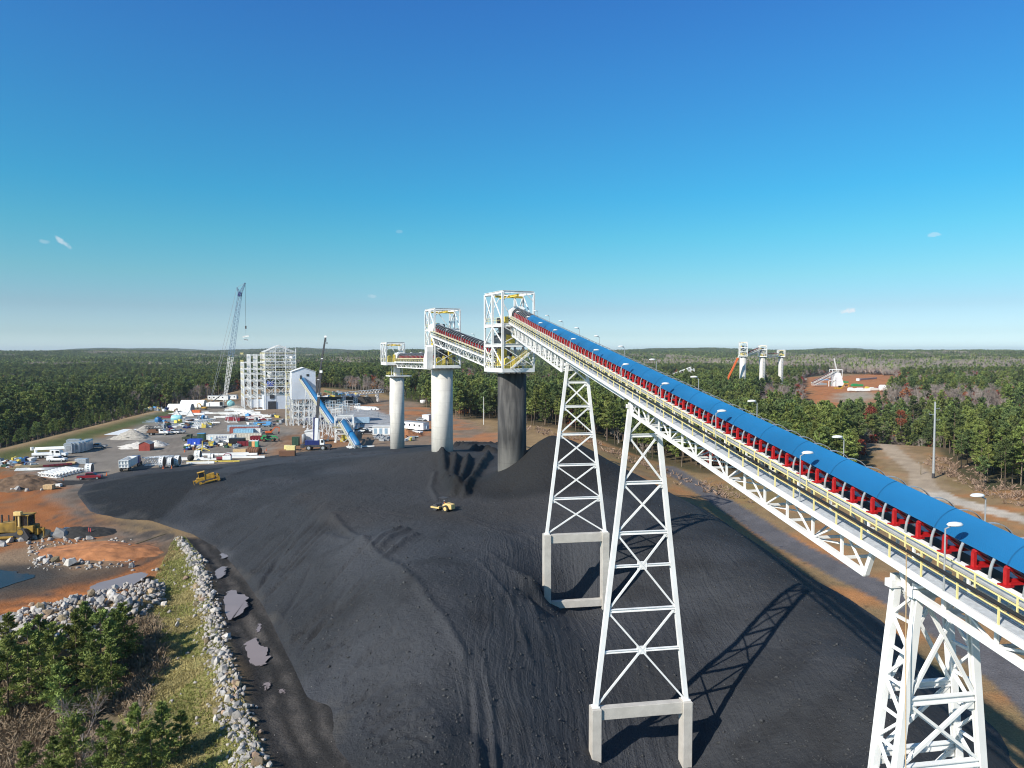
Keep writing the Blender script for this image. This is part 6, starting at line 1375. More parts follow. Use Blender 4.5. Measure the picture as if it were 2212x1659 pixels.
# dump truck with trailer seen from behind
pz = loc(*pa(1350, 990)); t = thing('dump_truck', 'white tipper trailer truck seen from behind on the grey yard', 'dump truck', pz, R(103))
m = MB(); m.add([(-.0, -1.25, 1.1), (9.0, -1.25, 1.1), (9.0, 1.25, 1.1), (0, 1.25, 1.1), (-.3, -1.3, 3.3), (9.1, -1.3, 3.3), (9.1, 1.3, 3.3), (-.3, 1.3, 3.3), (0, -1.15, 3.3), (8.9, -1.15, 3.3), (8.9, 1.15, 3.3), (0, 1.15, 3.3), (.1, -1.1, 1.4), (8.8, -1.1, 1.4), (8.8, 1.1, 1.4), (.1, 1.1, 1.4)],
    [(0,3,2,1), (0,1,5,4), (1,2,6,5), (2,3,7,6), (3,0,4,7), (4,5,9,8), (5,6,10,9), (6,7,11,10), (7,4,8,11), (8,9,13,12), (9,10,14,13), (10,11,15,14), (11,8,12,15), (12,13,14,15)])
for k in range(9): 
    for s in (-1, 1): m.beam((.6+k, s*1.29, 1.2), (.6+k, s*1.34, 3.25), .1)
m.build('tipper_body', WHITE, t)
m = MB()
for yy in (-1.2, -.4, .4, 1.2): m.beam((-.1, yy, 1.2), (-.35, yy, 3.25), .14)
for zz in (1.25, 2.2, 3.2): m.beam((-.12-(zz-1.2)*.1, -1.25, zz), (-.12-(zz-1.2)*.1, 1.25, zz), .14)
m.build('tailgate', WHITE, t)
m = MB(); m.box((5, 0, .95), (10.5, .9, .3)); m.build('chassis', DARK, t)
m = MB(); m.box((11.6, 0, 1.9), (2.0, 2.3, 2.2)); m.box((13.2, 0, 1.4), (1.6, 1.9, 1.2)); m.build('cab', NAVY, t, bevel=.1)
put_wheels(t, [(x, y) for x in (.9, 2.2, 9.8, 11, 13.3) for y in (-1.1, 1.1)], .52, .4)
# bucket trucks
def work_truck(label, p, rz, L, boom, M=WHITE, group='white work trucks', cabM=None):
    t = thing('work_truck', label, 'truck', p, rz, group); h = L/2; cabM = cabM or M
    m = MB(); m.box((-.1, 0, .95), (L-.6, .9, .35)); m.build('chassis', DARK, t)
    m = MB(); m.box((-1.6, 0, 1.45), (L-4.6, 2.3, .75)); m.build('utility_bed', M, t, bevel=.05)
    m = MB(); m.prism([(h-3.6, .9), (h-1.5, .9), (h-1.6, 1.8), (h-1.9, 2.6), (h-3.6, 2.65)], -1.1, 1.1); m.build('cab', cabM, t, bevel=.08)
    m = MB(); m.prism([(h-3.0, 1.8), (h-1.75, 1.8), (h-2.05, 2.5), (h-3.0, 2.5)], -1.12, 1.12); m.build('cab_window', GLASS, t)
    m = MB(); m.prism([(h-1.5, .8), (h, .8), (h, 1.45), (h-.2, 1.65), (h-1.55, 1.85)], -.9, .9); m.build('engine_hood', cabM, t, bevel=.08)
    put_wheels(t, [(x, y) for x in (-h+1.3, -h+2.6, h-1.0) for y in (-1.05, 1.05)], .55, .38)
    if boom == 'bucket':
        m = MB(); m.tube((-h+1.4, 0, 1.7), (-h+1.4, 0, 2.6), .45, 14); m.build('turret', M, t)
        m = MB(); m.beam((-h+1.0, 0, 2.9), (h-.6, 0, 3.2), .42, .5); m.beam((-h+1.0, .5, 3.3), (h-1.0, .5, 3.55), .36, .42); m.build('boom', M, t)
        m = MB(); m.lathe([(.45, 2.6), (.55, 3.6)], 12, (-h+.1, .5, 0)); m.build('bucket', M, t)
    if boom == 'drill':
        m = MB(); lattice(m, (-h-.3, 0, 3.1), (h-2.6, 0, 3.3), 1.0, 1.0, 10, .16, .12); m.box((-h+1.2, 0, 2.5), (.5, 1.2, 1.2)); m.build('folded_mast', DARK, t)
        m = MB(); m.box((-1.8, 0, 2.1), (3.2, 1.8, .7)); m.build('drill_gear', RUST, t, bevel=.06)
    return t
work_truck('white bucket truck with its long boom folded over the cab', loc(*pd(960, 668)) + Vector((0, 1.5, 0)), R(8), 10.8, 'bucket')
work_truck('white utility truck tucked between the bucket truck and the silver pickup', loc(*pd(1060, 650)), R(6), 7.5, None)
work_truck('truck with white cab and folded dark drill mast', loc(*pa(1715, 590)), R(2), 9.2, 'drill', RUST, cabM=WHITE)
# green military style truck
OLIVE = mat('olive_paint', (.06, .075, .045), .7, .25)
work_truck('olive green flatbed truck loaded with dark scrap', loc(*pb(430, 652)), R(190), 7.0, None, OLIVE)
# telehandler and manlift
pz = loc(*pb(1270, 660)); t = thing('telehandler', 'green telescopic handler beside the dark red dumpsters', 'telehandler', pz, R(4))
put_wheels(t, [(x, y) for x in (-1.6, 1.6) for y in (-1, 1)], .68, .45, RUST)
m = MB(); m.box((-.2, 0, 1.05), (4.4, 1.3, .6)); m.box((-2.4, 0, 1.4), (.9, 2.0, .9)); m.build('chassis', GREEN, t, bevel=.08)
m = MB(); m.beam((-2.4, .1, 2.25), (2.6, .1, 1.95), .5, .55); m.beam((2.6, .1, 1.95), (3.4, .1, 1.2), .35); m.build('boom', GREEN, t)
m = MB(); m.prism([(-.8, 1.3), (.6, 1.3), (.4, 2.5), (-.7, 2.5)], -1.0, -.3); m.build('cab', GLASS, t); m = MB(); m.box((3.7, .1, .7), (.12, 1.4, .9)); m.box((4.2, -.4, .3), (1.1, .12, .06)); m.box((4.2, .6, .3), (1.1, .12, .06)); m.build('fork', DARK, t)
pz = loc(*pb(1245, 500)); t = thing('boom_lift', 'blue boom lift parked in front of the white plant buildings', 'lift', pz, R(3))
put_wheels(t, [(x, y) for x in (-1.3, 1.3) for y in (-1, 1)], .5, .35); m = MB(); m.box((0, 0, 1), (3.6, 2.0, .6)); m.box((1, 0, 1.7), (2.2, 1.8, .9)); m.build('base', SKYBL, t, bevel=.06)
m = MB(); m.beam((1.6, 0, 2.4), (-5.0, 0, 2.0), .4); m.beam((-5.0, 0, 2.0), (-5.6, 0, 1.0), .3); m.build('boom', SKYBL, t); m = MB(); m.box((-6.2, 0, 1.0), (1.0, 1.8, .1)); rail(m, [(-6.7, -.9, 1), (-5.7, -.9, 1), (-5.7, .9, 1), (-6.7, .9, 1), (-6.7, -.9, 1)], 1.1, 1, .06); m.build('basket', GALV, t)
def excavator(label, p, rz, M, k=1.0):
    t = thing('excavator', label, 'excavator', p, rz); t.scale = (k, k, k)
    for s in (-1, 1): m = MB(); m.prism([(-2, .4), (-1.7, 0), (1.7, 0), (2, .4), (1.7, .8), (-1.7, .8)], s*1.2-.3, s*1.2+.3); m.build('track', DARK, t)
    m = MB(); m.box((-.5, 0, 1.5), (3.4, 2.5, 1.1)); m.build('house', M, t, bevel=.1); m = MB(); m.box((.8, .7, 2.1), (1.4, .95, 1.7)); m.build('cab', GLASS, t, bevel=.06)
    m = MB(); m.beam((1.0, -.1, 1.6), (3.2, -.1, 4.2), .45, .55); m.beam((3.2, -.1, 4.2), (5.2, -.1, 3.9), .42, .5); m.build('boom', M, t); m = MB(); m.beam((5.2, -.1, 4.1), (5.0, -.1, 1.6), .34, .4); m.build('stick', M, t)
    m = MB(); m.prism([(4.5, 1.5), (5.4, 1.5), (5.2, .5), (4.5, .4)], -.65, .45); m.build('bucket', DARK, t)
excavator('yellow excavator parked by the tents', loc(*pb(560, 312)), R(170), CATYEL, .85)
excavator('small orange excavator among scrap right of the containers', loc(*pb(1275, 585)), R(20), ORANGE, .75)
# ---- containers
def container(label, p, rz, M, L=12.2, group='shipping containers', H=2.6, text=None):
    t = thing('shipping_container', label, 'container', p, rz, group); Wd = 2.44; n = int(L/.28)
    for side, y in ((-1, -Wd/2), (1, Wd/2)):
        m = MB(); pr_ = [(-L/2 + i*L/n, y - side*(.0 if i % 4 in (0, 1) else .06)) for i in range(n+1)]
        V = [(x, yy, .15) for x, yy in pr_] + [(x, yy, H-.1) for x, yy in pr_]; m.add(V, [(i, i+1, n+2+i, n+1+i) for i in range(n)]); m.build('side_wall', M, t)
    m = MB(); m.box((0, 0, H-.04), (L, Wd, .1)); m.build('roof', M, t); m = MB(); m.box((0, 0, .08), (L, Wd, .15)); 
    for x in (-1, 1):
        for y in (-1, 1): m.box((x*(L/2-.06), y*(Wd/2-.06), H/2), (.14, .14, H-.1))
    m.build('frame', M, t); 
    for x in (-1, 1): m = MB(); m.box((x*(L/2-.03), 0, H/2), (.06, Wd-.2, H-.3)); m.build('door', M, t)
    if text:
        for s, sx_, sz, sz2, col in text:
            cu = bpy.data.curves.new('lettering', 'FONT'); cu.body = s; cu.size = sz2; cu.extrude = .01; cu.align_x = 'LEFT'; o = bpy.data.objects.new('lettering', cu); COL.objects.link(o)
            dg = bpy.context.evaluated_depsgraph_get(); me = bpy.data.meshes.new_from_object(o.evaluated_get(dg)); bpy.data.objects.remove(o); me.materials.clear(); me.materials.append(col); link('lettering', me, t, (sx_, -Wd/2-.02, sz), (PI/2, 0, 0))
    return t
CWH = mat('white_container', (.66, .66, .63), .55, .15); CBE = mat('beige_container', (.55, .51, .42), .55, .2); CRED = mat('brown_red_container', (.27, .075, .06), .6, .25); CBL = mat('blue_grey_container', (.30, .42, .52), .55, .2); CSK = mat('sky_blue_container', (.25, .47, .62), .55, .2)
INK = mat('dark_blue_lettering', (.02, .05, .20), .5, .1); INKL = mat('light_blue_emblem', (.25, .55, .75), .5, .1)
tc_ = container('white container with large dark blue lettering, in front of the others', loc(*pb(755, 658)), R(3), CWH, 10.5, text=[('MAERSK', -1.7, 1.3, 1.15, INK), ('SEALAND', -1.7, .4, .85, INK)])
m = MB(); q = [(-3.4 + (1.0 if k % 2 == 0 else .42)*.62*math.cos(2*PI*k/14), 1.35 + (1.0 if k % 2 == 0 else .42)*.62*math.sin(2*PI*k/14)) for k in range(14)]; m.prism(q, -1.245, -1.235); m.build('star_emblem', INKL, tc_)
container('beige container with rib shadows right of the lettered white one', loc(*pb(1035, 640)), R(3), CBE, 11.5)
container('pale blue-grey container at the back of the container group', loc(*pb(1000, 545)), R(3), CBL, 13.5)
container('brown-red container in front of the pale blue-grey one', loc(*pb(1010, 566)), R(3), CRED, 12.2)
container('sky blue container behind the beige one', loc(*pb(1000, 588)), R(3), CSK, 8)
container('white container with red stripes behind the beige one', loc(*pb(1105, 582)), R(3), CWH, 6.1)
def skip_bin(label, p, rz, L): 
    t = thing('dumpster', label, 'dumpster', p, rz, 'dark red dumpsters'); m = MB(); h = L/2
    V = [(-h, -1.1, .15), (h, -1.1, .15), (h, 1.1, .15), (-h, 1.1, .15), (-h-.1, -1.2, 1.8), (h+.1, -1.2, 1.8), (h+.1, 1.2, 1.8), (-h-.1, 1.2, 1.8)]
    m.add(V, [(0,3,2,1), (0,1,5,4), (1,2,6,5), (2,3,7,6), (3,0,4,7)]); m.box((0, 0, .5), (L-.2, 2.1, .05)); m.build('tub', MAROON, t)
    m = MB()
    for k in range(5): m.beam((-h+.2+k*(L-.4)/4, -1.14, .15), (-h+.2+k*(L-.4)/4, -1.24, 1.8), .12)
    m.beam((-h-.1, -1.2, 1.8), (h+.1, -1.2, 1.8), .14); m.beam((-h-.1, 1.2, 1.8), (h+.1, 1.2, 1.8), .14); m.build('rib', MAROON, t)
skip_bin('dark red dumpster left of the portable toilets', loc(*pb(1020, 708)), R(4), 5.4); skip_bin('dark red dumpster behind the toilets next to the green handler', loc(*pb(1150, 650)), R(4), 5.2)
def toilet(label, p, M, rz=0.0, roofM=None, group='portable toilets'):
    t = thing('portable_toilet', label, 'toilet', p, rz, group); m = MB(); m.box((0, 0, 1.05), (1.25, 1.25, 2.1)); m.build('cabin', M, t, bevel=.06)
    m = MB(); m.prism([(-.66, 2.1), (.66, 2.1), (.45, 2.35), (-.45, 2.35)], -.66, .66); m.build('roof', roofM or SIDEW, t, bevel=.04); m = MB(); m.box((0, -.64, 1.0), (.75, .04, 1.75)); m.build('door', M, t); m = MB(); m.tube((.45, .45, 2.1), (.45, .45, 2.7), .05, 8); m.build('vent_pipe', SIDEW, t)
OR2 = mat('pale_orange_plastic', (.75, .36, .14), .5, .08)
for x, M, l in ((1072, DKGREEN, 'dark green portable toilet, left one of three beside the dumpster'), (1106, OR2, 'orange portable toilet between a dark green and a bright green one'), (1139, TEAL, 'bright green portable toilet at the right end of the three')): toilet(l, loc(*pb(x, 718)), M)
toilet('red portable toilet standing against the red shed', loc(*pa(1613, 755)), BARNRED)
# enclosed trailer, blue box, green box
def boxtrailer(label, p, rz, M, L=5.5, H=2.2, name='enclosed_trailer', cat_='trailer'):
    t = thing(name, label, cat_, p, rz); m = MB(); m.box((0, 0, .6+H/2), (L, 2.2, H)); m.build('body', M, t, bevel=.08); put_wheels(t, [(x, y) for x in (-.45, .45) for y in (-1.05, 1.05)], .36, .25)
    m = MB(); m.beam((-L/2, -.5, .55), (-L/2-1.2, 0, .5), .1); m.beam((-L/2, .5, .55), (-L/2-1.2, 0, .5), .1); m.build('hitch', DARK, t); m = MB(); m.box((L*.2, -1.12, 1.5), (.8, .04, 1.6)); m.build('door', M, t)
boxtrailer('black enclosed trailer left of the dark red dumpster', loc(*pb(925, 702)), R(4), CARBLK)
boxtrailer('pale blue box trailer on the grey gravel pad', loc(*pe(1280, 1148)), R(4), CBL, 8.5, 2.6)
def bluebox(label, p, M, dims, rz=0.05, name='storage_box', lid=None):
    t = thing(name, label, 'container', p, rz); m = MB(); m.box((0, 0, dims[2]/2+.15), dims); m.build('body', M, t, bevel=.06); m = MB(); m.box((0, 0, dims[2]+.2), (dims[0]+.1, dims[1]+.1, .12)); m.build('lid', lid or M, t)
    m = MB()
    for k in range(5): m.box((-dims[0]/2+dims[0]*(k+.5)/5, -dims[1]/2-.03, dims[2]/2+.1), (.1, .06, dims[2]*.9))
    m.build('rib', M, t); m = MB(); m.box((-dims[0]*.3, 0, .07), (.3, dims[1], .14)); m.box((dims[0]*.3, 0, .07), (.3, dims[1], .14)); m.build('skid', DARK, t)
bluebox('bright blue steel tank box with white mark', loc(*pb(466, 707)), TARPB, (4.6, 2.4, 2.3)); tag(MB().box((0, 0, 0), (.5, .04, .7)).build('painted_mark', WHITE, bpy.data.objects['storage_box'], loc=(.3, -1.24, 1.2)))
bluebox('dark green box with light blue lid beside the white container', loc(*pb(538, 657)), DKGREEN, (2.6, 2.2, 2.9), lid=SKYBL); bluebox('orange job boxes by the tents', loc(*pb(482, 360)), ORANGE, (4.6, 2, 2)); bluebox('dark green transformer cabinet on a concrete pad', loc(*pe(192, 1505)), DKGREEN, (2.4, 2.0, 2.9))
# shed at the crane, red barn shed
def shed(label, p, rz, w, l, h, M, roofM, pitch=.35, name='shed'):
    t = thing(name, label, 'shed', p, rz); m = MB(); m.prism([(-w/2, 0), (w/2, 0), (w/2, h), (0, h+pitch*w/2), (-w/2, h)], -l/2, l/2); m.build('wall', M, t)
    m = MB(); 
    for s in (-1, 1): m.add([(0, -l/2-.2, h+pitch*w/2+.04), (s*(w/2+.2), -l/2-.2, h-.07+.04), (s*(w/2+.2), l/2+.2, h-.03), (0, l/2+.2, h+pitch*w/2+.04), (0, -l/2-.2, h+pitch*w/2+.14), (s*(w/2+.2), -l/2-.2, h+.07), (s*(w/2+.2), l/2+.2, h+.07), (0, l/2+.2, h+pitch*w/2+.14)], [(0,1,2,3), (4,7,6,5), (0,4,5,1), (1,5,6,2), (2,6,7,3)])
    m.build('roof', roofM, t); m = MB(); m.box((0, -l/2-.03, h*.42), (w*.3, .06, h*.8)); m.build('door', M, t)
shed('small red barn-shaped shed in front of pale gravel piles', loc(*pa(1595, 752)), R(8), 3.6, 4.2, 2.3, BARNRED, GREYCL, .5); shed('white control shed behind the navy crane', loc(*pe(420, 1470)) + Vector((0, 4, 0)), R(12), 5.4, 4.5, 4.2, WHITE, OFFWHITE, .12)
m = MB(); m.lathe([(.75, 0), (.75, 3.2), (.3, 3.6)], 18); tag(m.build('water_tank', STEEL, None, True, loc=loc(*pe(325, 1470))), 'grey upright tank beside the white control shed', 'tank')
# office trailers
def office(label, p, rz, L, Wd=3.6, H=3.1):
    t = thing('office_trailer', label, 'trailer', p, rz, 'office trailers'); m = MB(); m.box((0, 0, .6+H/2), (L, Wd, H)); m.build('body', WHITE, t, bevel=.04); m = MB(); m.box((0, 0, .6+H+.06), (L+.3, Wd+.3, .12)); m.build('roof', GREYCL, t)
    for k in range(max(2, int(L/3))): m = MB(); m.box((-L/2+1.5+k*3, -Wd/2-.02, 2.4), (.9, .05, .9)); m.build('window', GLASS, t)
    m = MB(); m.box((-L/2+3, -Wd/2-.02, 1.75), (.9, .05, 2.1)); m.build('door', OFFWHITE, t); m = MB(); m.box((-L/2+3, -Wd/2-.9, .45), (1.6, 1.6, .1)); rail(m, [(-L/2+2.2, -Wd/2-1.7, .5), (-L/2+3.8, -Wd/2-1.7, .5)], 1, .8, .07); m.build('steps', TAN, t)
    m = MB(); m.box((L/2+.35, .2, 1.8), (.7, 1.2, 1.4)); m.build('air_conditioner', CBL, t)
office('long white office trailer with grey roof between the two pale shafts', loc(*ph(790, 1425)) + Vector((1, 4, 0)), R(-38), 13)
office('white office trailer behind the lattice crane', loc(*pb(720, 215)), R(5), 14); office('white office trailer to the right behind the lattice crane', loc(*pb(830, 208)), R(5), 12)
t = thing('service_building', 'low white panelled building partly hidden by the thinnest shaft', 'building', loc(*ph(130, 1500)) + Vector((2, 2.5, 0)), R(4))
m = MB(); m.box((0, 0, 1.6), (12, 5, 3.2)); m.build('wall', WHITE, t); m = MB(); m.box((0, 0, 3.3), (12.5, 5.4, .25)); m.build('roof', OFFWHITE, t)
for k in range(5): m = MB(); m.box((-4.8+k*2.2, -2.53, 1.5), (1.2, .06, 2.2)); m.build('louvre', CBL, t)
shed('white storage cube right of the grey car', loc(*ph(1110, 1192)), R(-20), 3.6, 3.2, 2.9, WHITE, WHITE, .02, 'storage_cube')
# tents
def tent(label, p, rz, L, Wd, H):
    t = thing('fabric_tent', label, 'tent', p, rz, 'white tunnel tents'); m = MB(); n = 14; prof = [(Wd/2*math.cos(PI*i/n), 1.2 + (H-1.2)*math.sin(PI*i/n)) for i in range(n+1)]
    prof = [(Wd/2, 0)] + prof + [(-Wd/2, 0)]; k = len(prof)
    m.add([(-L/2, y, z) for y, z in prof] + [(L/2, y, z) for y, z in prof], [(i, i+1, k+i+1, k+i) for i in range(k-1)] + [tuple(range(k-1, -1, -1))]); m.build('cover', TENT, t, True)
    m = MB(); m.add([(L/2-.3, y*.97, z*.97) for y, z in prof], [tuple(range(k))]); m.build('open_end', GREYCL, t)
    m = MB()
    for i in range(6): x = -L/2+i*L/5; m.path([(x, y*1.005, z*1.005+.01) for y, z in prof], .06, 5)
    m.build('hoop_frame', SILVER, t)
tent('white tunnel tent nearer the yard with cream end wall', loc(*pb(310, 332)), R(4), 13, 6.5, 4.4); tent('white tunnel tent behind the other one', loc(*pb(450, 285)), R(4), 14, 6.5, 4.4)
# tanks
def htank(label, p, rz, r, L, M, group=None, cat_='tank'):
    t = thing('storage_tank', label, cat_, p, rz, group); m = MB(); prof = [(.0, -L/2-.35*r), (r*.6, -L/2-.25*r), (r*.92, -L/2-.1*r), (r, -L/2), (r, L/2), (r*.92, L/2+.1*r), (r*.6, L/2+.25*r), (.0, L/2+.35*r)]
    prof[0] = (.02, prof[0][1]); prof[-1] = (.02, prof[-1][1]); m.lathe(prof, 28); m.v = [(z, y, x+r+.15) for x, y, z in m.v]; m.build('shell', M, t, True)
    m = MB()
    for s in (-1, 1): m.box((s*L*.3, 0, .35), (.3, 1.7*r, .7))
    m.build('saddle', GREYCL, t)
    m = MB(); m.tube((0, 0, 2*r+.1), (0, 0, 2*r+.45), .3, 12); m.build('manhole', M, t)
htank('pale cyan tank lying beside the white pyramid frames', loc(*pb(265, 442)), R(6), 1.5, 4.3, CYAN); htank('pale cyan tank lying near the lattice crane', loc(*pb(855, 285)), R(-60), 2.0, 5, CYAN); htank('small dark blue tank at the levee side of the yard', loc(*pa(1720, 456)), R(70), 1.3, 1.6, mat('tank_blue', (.03,.16,.36), .5, .1))
# ================================================================== LAYDOWN YARD, SOIL, ROCKS, FAR PLANT
def simple(name, label, cat_, m, M, p, rz=0.0, group=None, smooth=False, bevel=0):
    o = m.build(name, M, None, smooth, loc=p, bevel=bevel); o.rotation_euler = (0, 0, rz); return tag(o, label, cat_, group)
# gravel piles
def gravel(label, uv, r, h, M, sx_=1.0):
    p = loc(*uv); q = np.random.default_rng(int(uv[0]*7)); m = MB(); n, k = 40, 14; V = [(0, 0, h)]
    for i in range(1, k+1):
        for j in range(n): a = 2*PI*j/n; f = i/k; rr = r*f*(1+.12*math.sin(3*a+uv[0])+.05*q.normal()); V.append((rr*math.cos(a)*sx_, rr*math.sin(a), max(-.3, h*(1-f**1.05) + .10*q.normal()*(1-f))))
    F = [(0, 1+j, 1+(j+1) % n) for j in range(n)] + [(1+(i-1)*n+j, 1+i*n+j, 1+i*n+(j+1) % n, 1+(i-1)*n+(j+1) % n) for i in range(1, k) for j in range(n)]
    simple('gravel_heap', label, 'gravel pile', m.add(V, F), M, p, 0, 'gravel heaps in the yard', True)
GRV = mat('grey_gravel', (.40, .37, .32), .95, .3, 1.5, .5, 8); GRW_ = mat('pale_gravel', (.60, .57, .52), .95, .2, 1.5, .5, 8); SPOIL = mat('brown_spoil', (.16, .10, .06), .95, .5, .8, .8, 4); COALB = mat('spilled_coal', (.025, .024, .023), .9, .4, 2, .6, 8); RSOIL = mat('red_soil', (.36, .15, .06), .95, .35, .8, .6, 5)
gravel('tall conical grey gravel pile in the yard', pa(1440, 622), 6.6, 3.7, GRV, 1.12); gravel('grey gravel pile behind the tall conical one', pa(1590, 558), 6, 3.2, GRV); gravel('pale gravel pile left of the red shed', pa(1500, 725), 4.8, 2.1, GRW_, 1.2); gravel('low pale gravel pile far left of the red shed', pa(1420, 715), 3.2, 1.0, GRW_, 1.3); gravel('pale gravel pile right of the red shed', pa(1700, 700), 4, 1.9, GRW_, 1.2)
gravel('orange soil heap beside the middle pale shaft', ph(680, 1530), 7, 2.6, RSOIL); gravel('small grey heap in front of the lattice crane', pb(905, 300), 5, 1.8, GRV, 1.5)
def heap(label, uv, r, h, M, sx_=1.0, rz=0.0, name='soil_heap'):
    p = loc(*uv); q = np.random.default_rng(int(uv[1]*3)); n = 46; xs = np.linspace(-1.15, 1.15, n); XX, YY = np.meshgrid(xs, xs); rr = np.hypot(XX, YY)*(1+.18*fbm(XX*2+uv[0], YY*2, 3, 4)); ZZ = h*np.clip(1-rr**1.4, -.3, 1)*(1+.35*fbm(XX*3+uv[1], YY*3, 3, 6)) + .18*h*fbm(XX*9, YY*9, 3, 7)*(rr < 1)
    ii = np.arange(n*n).reshape(n, n); F = np.stack([ii[:-1, :-1], ii[:-1, 1:], ii[1:, 1:], ii[1:, :-1]], -1).reshape(-1, 4); F = F[ZZ.ravel()[F].max(1) > -.2*h]
    o = link(name, npmesh(name, np.stack([XX.ravel()*r*sx_, YY.ravel()*r, ZZ.ravel()], 1), F, M, True), None, p, (0, 0, rz)); tag(o, label, 'soil heap', 'soil heaps on the red ground')
heap('brown spoil heap with rubble at the left edge of the yard', pd(420, 1260), 6.2, 3.2, SPOIL, 1.6, R(10)); heap('black coal spill heap beside the large bulldozer', (178, 1152), 3.8, 1.3, COALB, 1.7); heap('red soil bank with small stones above the pit', (215, 1192), 5, 1.5, RSOIL, 2.2, R(-6)); heap('black heap on the levee side edge of the red ground', pd(1050, 1180), 4.2, .6, COALB, 2.6, R(12))
# rocks
def rock_mesh(seed, M):
    b = bmesh.new(); bmesh.ops.create_icosphere(b, subdivisions=1, radius=.5); q = np.random.default_rng(seed); pl = q.normal(size=(9, 3)); pl /= np.linalg.norm(pl, axis=1)[:, None]; dd = q.uniform(.26, .42, 9); s = q.uniform(.7, 1.35, 3)
    for v in b.verts:
        p = np.array(v.co)
        for n_, d in zip(pl, dd):
            e = p @ n_ - d
            if e > 0: p = p - n_*e
        p = (p + q.normal(size=3)*.045)*s*1.25; v.co = p
    me = bpy.data.meshes.new('boulder'); b.to_mesh(me); b.free(); me.materials.append(M); return me
RK = [mat('pale_rock', (.44, .41, .37), .9, .25, 2.5, .4, 6, hue=.01), mat('tan_rock', (.34, .255, .165), .9, .3, 2.5, .4, 6, hue=.02), mat('grey_rock', (.36, .35, .335), .9, .3, 2.5, .4, 6, hue=.01)]
RM = [rock_mesh(100+i, RK[[0, 2, 0, 1, 0, 2, 0, 2, 0, 1][i]]) for i in range(10)]
q = np.random.default_rng(77); rocks = []
LB = [sum(math.dist(BERM[j], BERM[j+1]) for j in range(i)) for i in range(len(BERM))]
def along(s):
    i = max(j for j in range(len(LB)) if LB[j] <= s); i = min(i, len(BERM)-2); f = (s-LB[i])/(LB[i+1]-LB[i]); return BERM[i][0]+(BERM[i+1][0]-BERM[i][0])*f, BERM[i][1]+(BERM[i+1][1]-BERM[i][1])*f
for k in range(2300):
    s = q.uniform(0, LB[-1]*.999); x, y = along(s); o_x = q.normal()*.7 - .4; wgt = min(1, .3 + s/30); rocks.append((x + o_x*wgt, y + q.normal()*.5, abs(q.normal())*.20 + .13 if q.random() > .04 else q.uniform(.6, 1.0), 0))
for k in range(60): s = q.uniform(10, LB[-1]*.95); x, y = along(s); rocks.append((x - abs(q.normal())*5 - 1, y + q.normal(), abs(q.normal())*.25+.2, 0))
bx_ = [p[0] for p in BANK]; by_ = [p[1] for p in BANK]
while len(rocks) < 3300:
    x, y = q.uniform(min(bx_), max(bx_)), q.uniform(min(by_), max(by_))
    if sdist(np.array([x]), np.array([y]), BANK)[0] > -.3: rocks.append((x, y, abs(q.normal())*.36 + .22, 1))
for u, v, s_ in ((20, 1172, 1.5), (50, 1168, 1.6), (72, 1163, 1.5), (97, 1160, 2.0), (118, 1158, 1.4), (134, 1160, 2.6), (140, 1150, 1.5), (5, 1180, 1.5), (152, 1220, 2.0), (120, 1214, 1.4), (100, 1216, 1.3), (90, 1210, 1.2), (110, 1208, 1.1)): p = loc(u, v); rocks.append((p.x, p.y, s_, 2))
for k in range(230): u, v = q.uniform(60, 290), q.uniform(1160, 1230); p = G(u, v, .2); rocks.append((p.x, p.y, abs(q.normal())*.3+.2, 2))
for k in range(150): p = loc(*pd(q.uniform(60, 900), q.uniform(1100, 1320))) if k < 40 else G(*pd(q.uniform(60, 900), q.uniform(1100, 1320)), .3); rocks.append((p.x, p.y, abs(q.normal())*.5+.3, 3))
for k in range(70): u, v = q.uniform(560, 1000), q.uniform(1250, 1659); p = G(u, v, 2); rocks.append((p.x, p.y, abs(q.normal())*.03+.04, 4))
RA = np.array([r[:3] for r in rocks]); RZ = surf_v(RA[:, 0], RA[:, 1]); dist = np.hypot(RA[:, 0], RA[:, 1])
vis = np.array([-40 < proj(r[0], r[1], z)[0] < 2260 and proj(r[0], r[1], z)[1] < 1700 for r, z in zip(rocks, RZ)])
score = np.where(vis & (np.array([r[3] for r in rocks]) != 4), RA[:, 2]/dist, 0); order = np.argsort(-score); top = set(order[:285].tolist())
RL = {0: ('pale boulder in the rubble line between the grass bank and the haul road', 'rocks of the rubble line'), 1: ('grey boulder in the wide rock bank behind the young pines', 'rocks of the rock bank'), 2: ('boulder around the pit below the large bulldozer', 'rocks around the pit'), 3: ('rubble piece on the brown spoil heap', 'rubble on the spoil heap'), 4: ('', '')}
Vs, Fs, o_ = [], [], 0
for i, r in enumerate(rocks):
    me = RM[i % 10]; rot = (q.uniform(0, 6.3), q.uniform(0, 6.3), q.uniform(0, 6.3)); lift = abs(q.normal())*.25 if r[3] == 1 else 0
    if i in top:
        o = link('boulder', me, None, (r[0], r[1], RZ[i] + r[2]*.18 + lift), rot, (r[2],)*3); tag(o, RL[r[3]][0], 'boulder', RL[r[3]][1])
    else:
        Mx = np.array((Matrix.Rotation(rot[2], 3, 'Z') @ Matrix.Rotation(rot[0], 3, 'X')))*r[2]; n = len(me.vertices); a = np.empty(n*3, np.float32); me.vertices.foreach_get('co', a); a = a.reshape(-1, 3) @ Mx.T + [r[0], r[1], RZ[i] + r[2]*.15 + lift]
        Vs.append(a); Fs.append(np.array([p.vertices[:] for p in me.polygons]) + o_); o_ += n
o = bpy.data.objects.new('rubble', npmesh('rubble', np.concatenate(Vs), np.concatenate(Fs), RK[0])); COL.objects.link(o); tag(o, kind='stuff')
